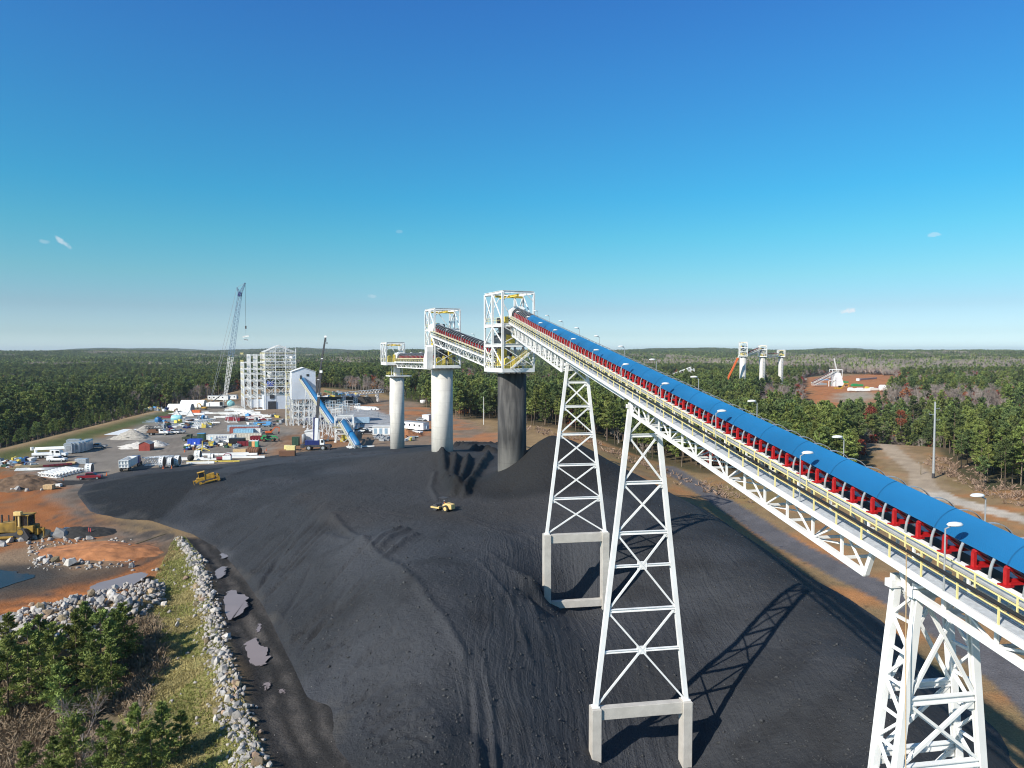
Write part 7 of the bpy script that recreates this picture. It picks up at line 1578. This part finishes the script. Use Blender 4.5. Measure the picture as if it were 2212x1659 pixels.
# ---- lying steel and other laydown goods
def lying(name, label, cat_, uv, L, w, h, M, rz, group=None, i=True, z=None, lift=0):
    p = loc(*uv) if z is None else G(uv[0], uv[1], z); m = MB()
    (m.ibeam if i else m.beam)((-L/2, 0, h/2+.08), (L/2, 0, h/2+.08), w, h); m.box((-L*.3, 0, .04), (.2, w*1.6, .08)); m.box((L*.3, 0, .04), (.2, w*1.6, .08)); return simple(name, label, cat_, m, M, p + Vector((0, 0, lift)), rz, group)
WB = 'white steel member lying on the ground in front of the containers'; GB = 'white steel members lying in the near yard'
for x, y, L, r in ((1000, 840, 13, 5), (960, 808, 11, 4), (940, 833, 5, 3), (770, 811, 5, 2), (620, 812, 6, 1), (700, 862, 8, 6), (525, 902, 8, 10), (930, 800, 7, 12), (480, 735, 6, 10), (440, 720, 7, -20), (500, 715, 5, 15)): lying('steel_member', WB, 'steel beam', pb(x, y), L, .7, .6, WHITE, R(r), GB, False)
for x, y, L in ((790, 880, 9), (560, 885, 8), (500, 888, 7)): lying('yellow_bracket', 'yellow steel piece lying near the edge of the coal', 'steel piece', pb(x, y), L, .5, .3, YELLOW, R(4), 'yellow steel pieces near the coal', False)
WB2 = 'white steel beam lying in the back yard before the unfinished building'; GB2 = 'white steel beams of the back yard'
for k in range(46):
    x, y = q.uniform(720, 1260), q.uniform(310, 430)
    if 820 < x < 980 and y > 370: continue
    lying('steel_beam', WB2, 'steel beam', pb(x, y), q.uniform(4, 10), q.uniform(.4, .9), q.uniform(.3, .8), [WHITE, WHITE, OFFWHITE, WHITE, MAROON][k % 5] if k % 5 != 4 else WHITE, R(q.normal()*8), GB2, False, 0)
for k in range(18): lying('steel_beam', 'dark red steel beam lying among white ones in the back yard', 'steel beam', pb(*(q.uniform(100, 230), q.uniform(380, 410)) if k < 7 else (q.uniform(1040, 1260), q.uniform(390, 430))), q.uniform(4, 9), .6, .6, MAROON, R(10 + q.normal()*15), 'dark red beams of the back yard', False, 0)
for k in range(40): lying('steel_beam', 'grey white steel beam in the rows laid out beside the levee', 'steel beam', pb(q.uniform(100, 640), q.uniform(400, 520)) if k % 4 else pb(q.uniform(0, 200), q.uniform(430, 470)), q.uniform(5, 12), .5, .5, [SILVER, OFFWHITE, WHITE, GALV][k % 4], R(18 + q.normal()*16), 'steel rows beside the levee', False, 0)
for k in range(14): lying('cladding_sheet', 'long white panel in the fan of panels near the levee', 'panel', pa(1180 + k*22, 588 - k*4.6), 13, 1.6, .12, WHITE, R(14), 'white panels near the levee', False, 0)
for k in range(12): lying('steel_beam', 'white long member stacked between the tents and the cyan tank', 'steel beam', pb(q.uniform(240, 560), q.uniform(340, 372)), q.uniform(10, 22), .6, .7, WHITE, R(3), 'white members near the tents', False, 0)
def truss_lying(label, uv, L, d, rz, group, M=WHITE, name='steel_truss'):
    p = loc(*uv); t = thing(name, label, 'truss', p, rz, group); m = MB(); m.v = []; lattice(m, (-L/2, 0, d/2), (L/2, 0, d/2), d, d, max(3, int(L/d)), .2, .14); m.build('chord_frame', M, t)
for k in range(8): truss_lying('white box truss in the pile beside the red pickup', pd(1020 + k*70, 1040 - k*17), 8, .95, R(-24), 'white box trusses by the red pickup')
for k in range(6): lying('steel_piece', 'dark purple red bracket on the pile of white trusses', 'steel piece', pd(960+k*95, 925 - k*8), 1.5, .5, .5, MAROON, R(30), 'brackets on the truss pile', False, None, 1.3)
for k in range(4): truss_lying('white truss frame standing next to the white drums', pa(1660 + k*50, 912 - k*3), 5, 2.3, R(40), 'white truss frames by the drums')
for k in range(5): truss_lying('white lattice frame stacked upright in the laydown rows', pb(520 + k*22, 500 - k*6), 6, 2.6, R(55), 'lattice frames in the laydown rows')
truss_lying('large white frame with red plate at the yard centre', pb(860, 447), 9, 4.0, R(-55), None); lying('steel_plate', 'dark red steel weldment leaning on the large white frame', 'steel piece', pb(900, 430), 11, 3.2, 1.6, MAROON, R(-30), None, False)
for x in (262, 412):
    p = loc(*pb(x, 382)); t = thing('pyramid_frame', 'white pyramid hopper frame standing near the cyan tank, left one' if x < 300 else 'white pyramid hopper frame standing near the cyan tank, right one', 'frame', p, R(20)); m = MB(); t.scale = (.5, .5, .45); Q_ = [(-4, -4, 0), (4, -4, 0), (4, 4, 0), (-4, 4, 0)]
    for a, b in zip(Q_, Q_[1:] + Q_[:1]): m.beam(a, (0, 0, 7.5), .4); m.beam(a, b, .35); m.beam(tuple(c*.5 for c in a[:2]) + (3.7,), tuple(c*.5 for c in b[:2]) + (3.7,), .3)
    m.build('edge_frame', OFFWHITE, t); m = MB(); m.add([Q_[0], Q_[1], (0, 0, 7.3), Q_[2], Q_[3]], [(0, 1, 2), (4, 0, 2)]); m.build('plate', TENT, t)
# white drums with flanges
def drum(label, uv, r, w, rz, group='white flanged drums'):
    p = loc(*uv); t = thing('duct_drum', label, 'drum', p, rz, group); m = MB(); n = 36; prof = [(r*.9, -w/2+.02), (r, -w/2), (r*1.03, -w/2), (r*1.03, -w/2+.12), (r, -w/2+.12), (r, w/2-.12), (r*1.03, w/2-.12), (r*1.03, w/2), (r, w/2), (r*.9, w/2-.02)]
    m.lathe(prof, n); m.f = m.f[:-2]; m.v = [(z, y, x + r*1.03) for x, y, z in m.v]; m.build('shell', WHITE, t, False)
    m = MB(); m.lathe([(r*.93, -w/2+.25), (r*.93, w/2-.1)], n); m.v = [(z, y, x + r*1.03) for x, y, z in m.v]; m.build('inner_plate', DARK, t)
    m = MB()
    for k in range(16): a = 2*PI*k/16; m.box((-w*.02, r*1.0*math.cos(a), r*1.03 + r*1.0*math.sin(a)), (.25, .25, .25), 0, 0)
    m.build('lug', GALV, t)
drum('white flanged drum at the left of three standing in a row', pa(1768, 945), 1.65, 1.15, R(8)); drum('white flanged drum in the middle of three standing in a row', pa(1858, 940), 1.5, 1.05, R(8)); drum('white flanged drum at the right of three standing in a row', pa(1935, 928), 1.6, 1.25, R(8)); drum('big white drum with black open end on a white beam', pb(497, 856), 1.45, 1.7, R(188)); drum('small white drum beside the white beams', pb(640, 860), 1.0, 1.6, R(8)); drum('white wrapped drum standing behind the red pickup', pd(1855, 975), 1.45, 1.6, R(14))
lying('steel_member', 'white axle beam carrying the big drum', 'steel beam', pb(420, 862), 8, .6, .8, WHITE, R(4), None, False)
# cabinets
for k, (x, y) in enumerate(((1440, 556), (1500, 548), (1590, 540), (1660, 528), (1725, 512), (1780, 492), (1830, 468), (1600, 470), (1480, 470))):
    p = loc(*pd(x, y)); t = thing('galvanised_cabinet', 'galvanised sheet metal air unit in the cluster past the bucket truck', 'cabinet', p, R(10 + k), 'galvanised air units'); m = MB(); m.box((0, 0, 1.7), (2.6, 2.4, 3.0)); m.build('casing', SILVER, t, bevel=.05); m = MB(); m.box((.2, -1.22, 1.9), (1.3, .06, 1.4)); m.build('grille', STEEL, t); m = MB(); m.prism([(-1.4, 3.2), (1.4, 3.2), (1.0, 3.6), (-1.0, 3.6)], -1.25, 1.25); m.build('hood', GALV, t); m = MB(); m.box((-.8, 0, .1), (.25, 2.5, .2)); m.box((.8, 0, .1), (.25, 2.5, .2)); m.build('skid', DARK, t)
# logs and pipes
for k in range(14):
    p = loc(*pd(860, 850)); r = .22; row = 0 if k < 8 else 1; m = MB(); m.tube((-7.2, 0, 0), (7.2, 0, 0), r, 10, r*.8); simple('timber_pole', 'dark treated timber pole in the stack on the red ground', 'pole', m, POLEWOOD, p + Vector((0.1*k, -1.5 + (k % 8)*.5 + row*.25, r + row*.4)), R(15 + q.normal()), 'timber poles in a stack', True)
for k in range(5): m = MB(); m.tube((-8, 0, 0), (8, 0, 0), .2, 10); simple('steel_pipe', 'long grey steel pipe beside the stack of timber poles', 'pipe', m, GALV, loc(*pd(960 + k*10, 905 - k*16)) + Vector((0, 0, .2)), R(15 + k), 'grey pipes beside the poles', True)
def crate(label, uv, d, M, rz=.1, group='timber and crates in the yard', name='timber_stack'):
    p = loc(*uv); t = thing(name, label, 'crate', p, rz, group); m = MB(); m.box((0, 0, d[2]/2+.1), d); m.build('load', M, t, bevel=.03); m = MB()
    for s in (-1, 0, 1): m.box((s*d[0]*.35, 0, .05), (.15, d[1], .1))
    m.build('skid', POLEWOOD, t)
crate('stack of fresh yellow timber in front of the containers', pb(955, 792), (4.2, 2, 1.5), TAN); crate('fresh timber boards on top end of the yellow stack', pb(1005, 785), (2.6, 1.6, 1.2), TAN, -.2); crate('yellow timber crate on the dark ground by the red soil', pd(1020, 1300), (2.2, 1.6, 1.1), TAN); crate('pale board bundle near the yellow crate', pd(1150, 1250), (2.8, 1.2, .7), TENT); crate('orange timber beside the scrap at the left', pd(400, 850), (1.8, 1.4, .9), TAN); crate('yellow steel box left of the navy crane', pe(110, 1585), (3.0, 2.2, 1.5), PALEYEL); crate('small pale yellow box next to the yellow steel box', pe(45, 1572), (1.8, 1.6, 1.4), PALEYEL); crate('brown steel rack at the coal edge left of the navy crane', pb(1470, 818), (5, 2, 1.6), RUST); crate('timber on the pallet beside the galvanised units', pd(1490, 790), (2.6, 1.6, .8), TAN); crate('white wrapped goods in front of the wrapped drum', pd(1700, 775), (3.2, 2, 1.6), SILVER)
# coal yard rust rings, pump, wheel
for k in range(5): m = MB(); hub(m, 0, 0, 1.2, 1.2, .7, 20); simple('steel_ring', 'rusty steel ring standing in the row near the timber', 'ring', m, RUST, loc(*pb(1062 + k*24, 790 + k*2)), R(60), 'rusty rings standing in a row', True)
p = loc(*pb(815, 866)); t = thing('pump_unit', 'red and white pump set near the edge of the coal', 'pump', p, R(5)); m = MB(); m.box((0, 0, .9), (2.6, 1.3, 1.2)); m.build('housing', WHITE, t, bevel=.1); m = MB(); m.tube((-3.2, 0, .7), (-1.4, 0, .7), .5, 12); m.build('motor', MAROON, t); m = MB(); m.path([(-1.2, 0, 1.5), (-.6, 0, 2.1), (.8, 0, 2.1), (1.3, 0, 1.4)], .14, 8); m.build('pipe', MAROON, t)
p = loc(*pb(418, 872)); m = MB(); hub(m, 0, 0, 1.0, 1.0, .4, 22); simple('loose_wheel', 'dark wheel lying against the white axle beam', 'wheel', m, TYRE, p, R(20), None, True)
p = loc(*pb(545, 765)); t = thing('yellow_tripod', 'yellow steel stand with upright spike', 'frame', p, R(0)); m = MB(); [m.beam((math.cos(a)*2.6, math.sin(a)*2.6, .2), (0, 0, 1.2), .25) for a in (0, 1.2, 2.4, 3.6, 5)]; m.build('base', YELLOW, t); m = MB(); m.beam((0, 0, 1), (0, 0, 3.6), .2); m.build('spike', YELLOW, t)
# assorted small loads
SCR = [STEEL, SILVER, GREYCL, WHITE, SKYBL, DKGREEN, RUST, OFFWHITE, YELLOW, NAVY]
def scrap(uv, label, group, k, s=1.0):
    p = loc(*uv) if k % 3 == 0 else G(uv[0], uv[1], 0); m = MB(); a, b, c = q.uniform(.6, 2.4)*s, q.uniform(.5, 1.6)*s, q.uniform(.4, 1.3)*s; m.box((0, 0, c/2), (a, b, c), q.uniform(0, 1), q.normal()*.1)
    if k % 2: m.tube((-a*.8, b*.4, c*.5), (a*.9, b*.5, c*.7), .2*s, 8)
    else: m.box((a*.4, b*.3, c), (a*.5, b*.6, c*.6), .4)
    simple('scrap_item', label, 'scrap', m, SCR[(k*7) % 10], p, q.uniform(0, 3), group)
for k in range(34): scrap(pd(q.uniform(-20, 700), q.uniform(690, 850)), 'piece of grey scrap metal beside the timber poles', 'scrap beside the timber poles', k)
for k in range(40): scrap(pb(q.uniform(560, 980), q.uniform(665, 740)), 'small equipment item in the rows before the lettered container', 'equipment before the lettered container', k)
for k in range(22): scrap(pb(q.uniform(360, 560), q.uniform(690, 770)), 'equipment item around the bright blue box', 'equipment around the blue box', k)
for k in range(30): scrap(pb(q.uniform(-60, 320), q.uniform(300, 350)), 'equipment item on the ground by the tents', 'equipment by the tents', k, 1.3)
for k in range(40): scrap(pb(q.uniform(60, 640), q.uniform(415, 520)), 'bundle in the rows beside the levee', 'bundles in the rows beside the levee', k, 1.4)
for k in range(24): scrap(pb(q.uniform(960, 1420), q.uniform(375, 500)), 'crated equipment lying before the plant buildings', 'crated equipment before the plant', k, 1.3)
for k in range(26): scrap(pe(q.uniform(560, 1240), q.uniform(640, 720)), 'equipment behind the long blue conveyor', 'equipment behind the blue conveyor', k, 2.2)
for k in range(12): scrap(ph(q.uniform(0, 330), q.uniform(1560, 1640)), 'wooden cable reel or crate in front of the thinnest shaft', 'reels before the thinnest shaft', k*10+6, 1.0)
for k in range(10): scrap(ph(q.uniform(620, 850), q.uniform(1560, 1640)), 'dark crate between the two pale shafts', 'crates between the pale shafts', k*3, 1.0)
# substation field behind the blue conveyor
for k in range(48):
    x, y = q.uniform(690, 1250), q.uniform(840, 1010); p = G(*pe(x, y), 0); h = q.uniform(2.5, 5); t = thing('pipe_support', 'thin white steel stand in the field of stands behind the blue conveyor', 'steel stand', p, R(12), 'steel stands behind the blue conveyor'); m = MB(); w = q.uniform(1.5, 4)
    m.beam((-w/2, 0, 0), (-w/2, 0, h), .2); m.beam((w/2, 0, 0), (w/2, 0, h), .2); m.beam((-w/2, 0, h*.96), (w/2, 0, h*.96), .22); m.beam((-w/2, 0, h*.5), (w/2, 0, h*.5), .15); m.build('portal', [GALV, WHITE, OFFWHITE, CBL][k % 4], t)
p0, p1_ = G(*pe(980, 835), 0), G(*pe(1640, 760), 0); L = (p1_-p0).length; t = thing('pipe_rack', 'long white pipe bridge on lattice legs left of the thinnest shaft', 'pipe bridge', p0, math.atan2(p1_.y-p0.y, p1_.x-p0.x)); m = MB(); lattice(m, (0, 0, 7.2), (L, 0, 7.2), 2.4, 2.4, 26, .28, .18); m.build('bridge_truss', WHITE, t)
for f in (.02, .3, .58, .86): m = MB(); lattice(m, (L*f, 0, 0), (L*f, 0, 6), 1.8, 1.4, 5, .25, .16); m.build('leg', WHITE, t)
for k in range(9): lying('steel_pipe', 'white pipe section stacked under the white pipe bridge', 'pipe', pe(1290 + k*22, 880 + (k % 3)*12), 11, .9, .9, WHITE, R(-30), 'white pipe sections', False, 0)
t = thing('retaining_wall', 'dark sheet wall of the excavation behind the blue conveyor', 'wall', G(*pe(960, 800), 0), R(8)); MB().box((0, 0, 2.2), (46, .5, 4.4)).build('wall_panel', mat('dark_sheet', (.07, .06, .05), .8, .3), t)
p = G(*pe(1010, 790), 0); t = thing('lattice_crane', 'green crane boom lowered over the excavation', 'crane', p, 0); m = MB(); lattice(m, (14, -1, 1), (-14, 1, 8), 1.0, .7, 20, .2, .14); m.build('boom', GREEN, t); m = MB(); m.box((15, -1, 1.6), (3.5, 2.5, 2.6)); m.build('house', GREEN, t, bevel=.1)
# chain link fence of the pad
fa, fb = G(*ph(-250, 1060), 0), G(*ph(310, 1165), 0); t = thing('mesh_fence', 'grey mesh fence along the gravel pad', 'fence', fa, math.atan2(fb.y-fa.y, fb.x-fa.x)); L = (fb-fa).length
for k in range(15): MB().beam((k*L/14, 0, 0), (k*L/14, 0, 2.4), .1).build('post', GALV, t)
m = MB(); [m.beam((0, 0, h), (L, 0, h), .06) for h in (.3, 1.3, 2.35)]; [m.beam((k*.5, 0, .2), (k*.5, 0, 2.35), .03) for k in range(int(L/.5))]; m.build('mesh', GALV, t)
# cones and stakes
def cone(uv, label='orange traffic cone at the yard edge', group='orange cones on the site'):
    p = loc(*uv); t = thing('traffic_cone', label, 'cone', p, 0, group); m = MB(); m.lathe([(.16, .05), (.05, .9)], 12); m.build('body', ORANGE, t); m = MB(); m.box((0, 0, .03), (.45, .45, .06)); m.build('base', ORANGE, t)
for x, y in ((1162, 1028), (692, 1095), (1870, 950), (2010, 775), (855, 1060)): cone(pa(x, y))
for x, y in ((1150, 755), (1222, 790), (1240, 760), (1172, 825), (118, 955), (355, 770)): cone(pb(x, y), 'orange cone on the bare ground right of the timber' if x > 1000 else 'orange cone near the white drums')
t = thing('safety_stakes', 'red and white striped stakes beside the pit boulders', 'marker', loc(194, 1157)); m = MB(); m.beam((-.1, 0, 0), (-.15, 0, 1.5), .1); m.beam((.15, 0, 0), (.2, 0, 1.4), .1); m.build('stake', mat('stake_red', (.6, .08, .08), .6, .4, 6), t)
m = MB(); m.tube((-3.4, -1.2, .2), (2.6, 1.6, 1.4), .13, 8, .09); simple('fallen_log', 'dead tree trunk lying on the red bank above the pit', 'log', m, POLEWOOD, loc(322, 1177), R(20))
# poles
def upole(label, uv, h, arms, M=POLEWOOD, z=None, r=.16, group='utility poles', top=None):
    p = loc(*uv) if z is None else G(uv[0], uv[1], z)
    if top is not None: h = (Dp(uv[0], top, p.y)-p).z
    t = thing('utility_pole', label, 'pole', p, R(6), group); m = MB(); m.tube((0, 0, -.5), (0, 0, h), r, 10, r*.6); m.build('shaft', M, t)
    for k, (zz, a, b) in enumerate(arms): m = MB(); m.beam((a, 0, h-zz), (b, 0, h-zz), .14); m.build('crossarm', M, t)
    if arms:
        m = MB(); [m.tube((x, 0, h-zz), (x, 0, h-zz+.35), .06, 6) for zz, a, b in arms for x in (a, b) if abs(x) > .3]; m.build('insulator', GREYCL, t)
    return t
t = upole('tall tapered steel power pole with three arms on the dry grass clearing', (2016, 1033), 23, [(2.2, 0, 1.6), (4.0, -1.8, 0), (5.8, 0, 1.6)], GALV, None, .42, None, 868)
m = MB(); m.tube((0, 0, -.2), (0, 0, 1.6), .46, 12); m.build('sleeve', DARK, t)
for u, v, tp, l in ((432, 878, 838, 'wooden power pole with crossarm left of the lattice crane'), (449, 872, 832, 'wooden power pole second from the tents'), (463, 866, 833, 'grey power pole just left of the lattice crane'), (473, 860, 832, 'pale wooden power pole behind the lattice crane')): upole(l, (u, v), 14, [(.8, -1.6, 1.6)], POLEWOOD, 0, .2, None, tp)
upole('thin bare white pole between the middle and dark shafts', (1045, 931), 20, [], WHITE, -3, .16, None, 857); upole('thin white pole beside the thinnest shaft', ph(300, 1080), 15, [], WHITE, 0, .14, None, 846); upole('thin white pole behind the near trestles', (1277, 948), 20, [], WHITE, -6, .13, None, 880)
upole('small wooden pole with crossarm near the gravel track bend', (1989, 1025), 9, [(.5, -.8, .8)], GREYBARK_M if False else POLEWOOD, -6, .14, None, 997); upole('thin white pole in front of the woods behind the conveyor', (1822, 1015), 12, [], WHITE, -6, .14, None, 965); upole('wooden pole with crossarm behind the middle shaft', ph(1480, 1300) if False else (865, 858), 14, [(.8, -1.5, 1.5)], POLEWOOD, -2, .2, None, 822); upole('wooden pole with crossarm by the crimson tree', (996, 897), 14, [(.8, -1.5, 1.5)], POLEWOOD, -3, .2, None, 868)
# ------------------------------------------------------------------ far plant on the right
zg = -3
for k, (u, tp, ctop, w, fr, lv, lab) in enumerate(((1605, 739, 768, 2.7, (6, 7.5), 3, 'far concrete shaft with the tallest white head frame beside the orange crane boom'), (1647, 746, 769, 2.5, (6, 7), 3, 'far concrete shaft in the middle of the distant row'), (1687, 756, 769, 2.1, (5.6, 6), 2, 'far concrete shaft with the lowest head frame of the distant row'))):
    y = 600 + k*10; a = Dp(u, ctop, y); zt_ = Dp(u, tp, y).z; L_ = [a.z, a.z+(zt_-a.z)*.28, a.z+(zt_-a.z)*.6, zt_] if lv == 3 else [a.z, zt_]
    head_tower(lab, a.x, y, zg-1, w, a.z-.9, fr, L_, (0, 0), SHAFT_L, group='concrete shafts of the distant plant', ladder=k > 0, rz=R(-10))
pA, pB = Dp(1612, 766, 600), Dp(1640, 754, 608); conv_between('transfer_conveyor', 'distant sloping conveyor between the first two far shafts', pA, pB, lamps=[], depth=((0, 99, 1.7),), detail=False, pitch=3, hood=False)
pA, pB = Dp(1652, 768, 611), Dp(1684, 766, 619); conv_between('transfer_conveyor', 'distant level conveyor between the last two far shafts', pA, pB, lamps=[], depth=((0, 99, 1.7),), detail=False, pitch=3, hood=False)
a, b = Dp(1569, 824, 590), Dp(1594, 773, 590); t = thing('telescopic_crane', 'distant crane with orange boom leaning toward the far shafts', 'crane', (a.x, a.y, zg)); o0 = Vector((a.x, a.y, zg)); m = MB(); m.beam(a-o0, b-o0, 1.3, 1.3); m.build('boom', ORANGE, t); m = MB(); m.beam(b-o0, Dp(1597, 766, 590)-o0, .6); m.build('boom_tip', WHITE, t); m = MB(); m.box((-1, 0, 1.6), (10, 3, 2.6)); m.build('carrier', ORANGE, t, bevel=.1)
P = lambda x, y, d: Dp(*pg(x, y), d); d0 = 780; o0 = P(1190, 540, d0); o0.z = zg; t = thing('crusher_tower', 'distant white hopper tower with open top frame in the orange clearing', 'tower', o0)
m = MB(); W_ = 7.5; T_ = P(1190, 400, d0).z - zg; m.prism([(-W_/2, 0), (W_/2+5, 0), (W_/2, T_), (-W_/2, T_)], -3.5, 3.5); m.build('clad_body', SIDEW, t)
m = MB(); T2 = P(1190, 365, d0).z - zg; c_ = [(-5, -4), (5.5, -4), (5.5, 4), (-5, 4)]
for x, y in c_: m.beam((x, y, T_-6), (x, y, T2), .5)
for (x, y), (x2, y2) in zip(c_, c_[1:] + c_[:1]): m.beam((x, y, T2), (x2, y2, T2), .6)
m.build('top_frame', WHITE, t); m = MB(); [m.beam((x, -4.2, 0), (x, -4.2, T_*.7), .6) for x in (-9, -5.5, -2)]; m.box((-5.5, -4.2, T_*.45), (8, .6, .6)); m.build('portal', WHITE, t)
a, b = P(925, 520, d0-10), P(1180, 385, d0-2); conv_between('feeder_conveyor', 'distant red conveyor rising into the far hopper tower', a, b, lamps=[], depth=((0, 999, 3.0),), detail=False, pitch=2.4, hood=False)
a, b = P(1215, 390, 800), P(1175, 235, 800); t = thing('telescopic_crane', 'distant white crane boom raised behind the far hopper tower', 'crane', (a.x, a.y, zg)); o0 = Vector((a.x, a.y, zg)); m = MB(); m.beam(Vector((3, 0, 2)), b-o0, 1.0); m.build('boom', OFFWHITE, t); m = MB(); m.box((2, 0, 1.5), (9, 3, 2.4)); m.build('carrier', NAVY, t, bevel=.1)
excavator('distant yellow excavator on the orange clearing', P(1235, 615, 735), R(5), CATYEL, 2.0)
for x, y, L, M, l in ((1440, 560, 13, GREEN, 'distant green truck trailer on the orange clearing'), (1300, 525, 8, GREEN, 'distant green machine right of the far hopper tower'), (1170, 538, 7, GREEN, 'distant green machine below the far hopper tower'), (1230, 535, 6, NAVY, 'distant navy vehicle below the far hopper tower'), (1505, 612, 14, WHITE, 'distant white goods at the edge of the orange clearing'), (1630, 605, 9, OFFWHITE, 'distant pale pile of goods beside the white tank'), (1565, 597, 6, YELLOW, 'distant yellow goods in the clearing'), (1690, 603, 5, MAROON, 'distant dark red box in the clearing'), (1725, 600, 4, MAROON, 'distant small dark red box beside the white tank'), (1385, 610, 9, WHITE, 'distant white stack near the excavator'), (1050, 548, 8, CARGREY, 'distant parked vehicle left of the hopper tower'), (985, 550, 4, GREYCL, 'distant grey box at the foot of the red conveyor'), (820, 490, 9, OFFWHITE, 'distant pale machine left of the red conveyor'), (1040, 500, 18, SKYBL, 'distant light blue equipment under the red conveyor')):
    p = G(*pg(x, y), zg); t = thing('distant_load', l, 'equipment', p, R(4)); m = MB(); m.box((0, 0, 1.4), (L, 2.6, 2.4)); m.build('body', M, t, bevel=.25); m = MB(); m.box((-L*.2, 0, 2.9), (L*.4, 2.0, .9)); m.build('top', M, t, bevel=.2)
htank('distant white tank lying at the edge of the orange clearing', G(*pg(1775, 612), zg), 0, 3.0, 12, WHITE)
p0, p1_ = G(*pg(1455, 505), zg), G(*pg(1660, 488), zg); L = (p1_-p0).length; t = thing('pipe_rack', 'distant low grey pipe bridge across the orange clearing', 'pipe bridge', p0, math.atan2(p1_.y-p0.y, p1_.x-p0.x)); m = MB(); m.beam((0, 0, 3), (L, 0, 3), 1.5, 2.2); m.build('bridge', GALV, t); m = MB(); m.box((0, 0, 2), (5, 4, 4.5)); m.build('end_block', SIDEW, t)
# A-frame conveyor further left
d0 = 900; o0 = Dp(1500, 828, d0); t = thing('feeder_conveyor', 'distant white truss conveyor on a tall lattice leg among the trees', 'conveyor', o0); Q = lambda u, v: Dp(u, v, d0) - o0
m = MB(); lattice(m, Q(1452, 812), Q(1494, 796), 4.2, 4.2, 14, .5, .3); m.build('bridge_truss', WHITE, t); m = MB(); lattice(m, Q(1495, 796), Q(1496, 830), 4, 6.5, 6, .5, .35); m.build('leg', WHITE, t); m = MB(); m.box(Q(1446, 813), (9, 6, 8)); m.box(Q(1434, 816), (12, 5, 5)); m.build('hopper', OFFWHITE, t); m = MB(); m.beam(Q(1462, 808), Q(1460, 828), .6); m.build('post', WHITE, t)
for u, v, L, l in ((1530, 822, 12, 'distant white shed right of the truss conveyor'), (1515, 823, 9, 'distant pale box right of the truss conveyor'), (1477, 824, 8, 'distant pale machine below the truss conveyor')): p = G(u, v, zg); t = thing('distant_load', l, 'equipment', p, 0); MB().box((0, 0, 2), (L, 5, 4)).build('body', OFFWHITE, t, bevel=.2); MB().box((0, 0, 4.2), (L+.5, 5.4, .3)).build('roof', WHITE, t)
# plough blade sheets by the wood edge behind the middle shaft
t = thing('satellite_sheet', 'white crumpled metal sheet by the trees between the pale shafts', 'metal sheet', loc(*ph(1030, 890)) + Vector((0, 0, 2)), .3); m = MB(); m.lathe([(.2, 0), (1.6, .3), (2.0, 1.4), (1.7, 2.2)], 10); m.build('sheet', WHITE, t)
# ================================================================== AIR
hz = bpy.data.materials.new('haze'); hz.use_nodes = True; nt = hz.node_tree; nt.nodes.clear(); vo = N(nt, 'ShaderNodeVolumePrincipled'); vo.inputs['Color'].default_value = (.78, .88, 1, 1); vo.inputs['Density'].default_value = 6.5e-5; vo.inputs['Anisotropy'].default_value = 0.2; om = N(nt, 'ShaderNodeOutputMaterial'); nt.links.new(vo.outputs[0], om.inputs['Volume'])
zlo = min(float(gz.min()), float(kz.min())) - 1.5; zhi = 118.0
o = MB().box((0, 5400, (zlo+zhi)/2), (19000, 12200, zhi-zlo)).build('haze', hz); tag(o, kind='stuff')
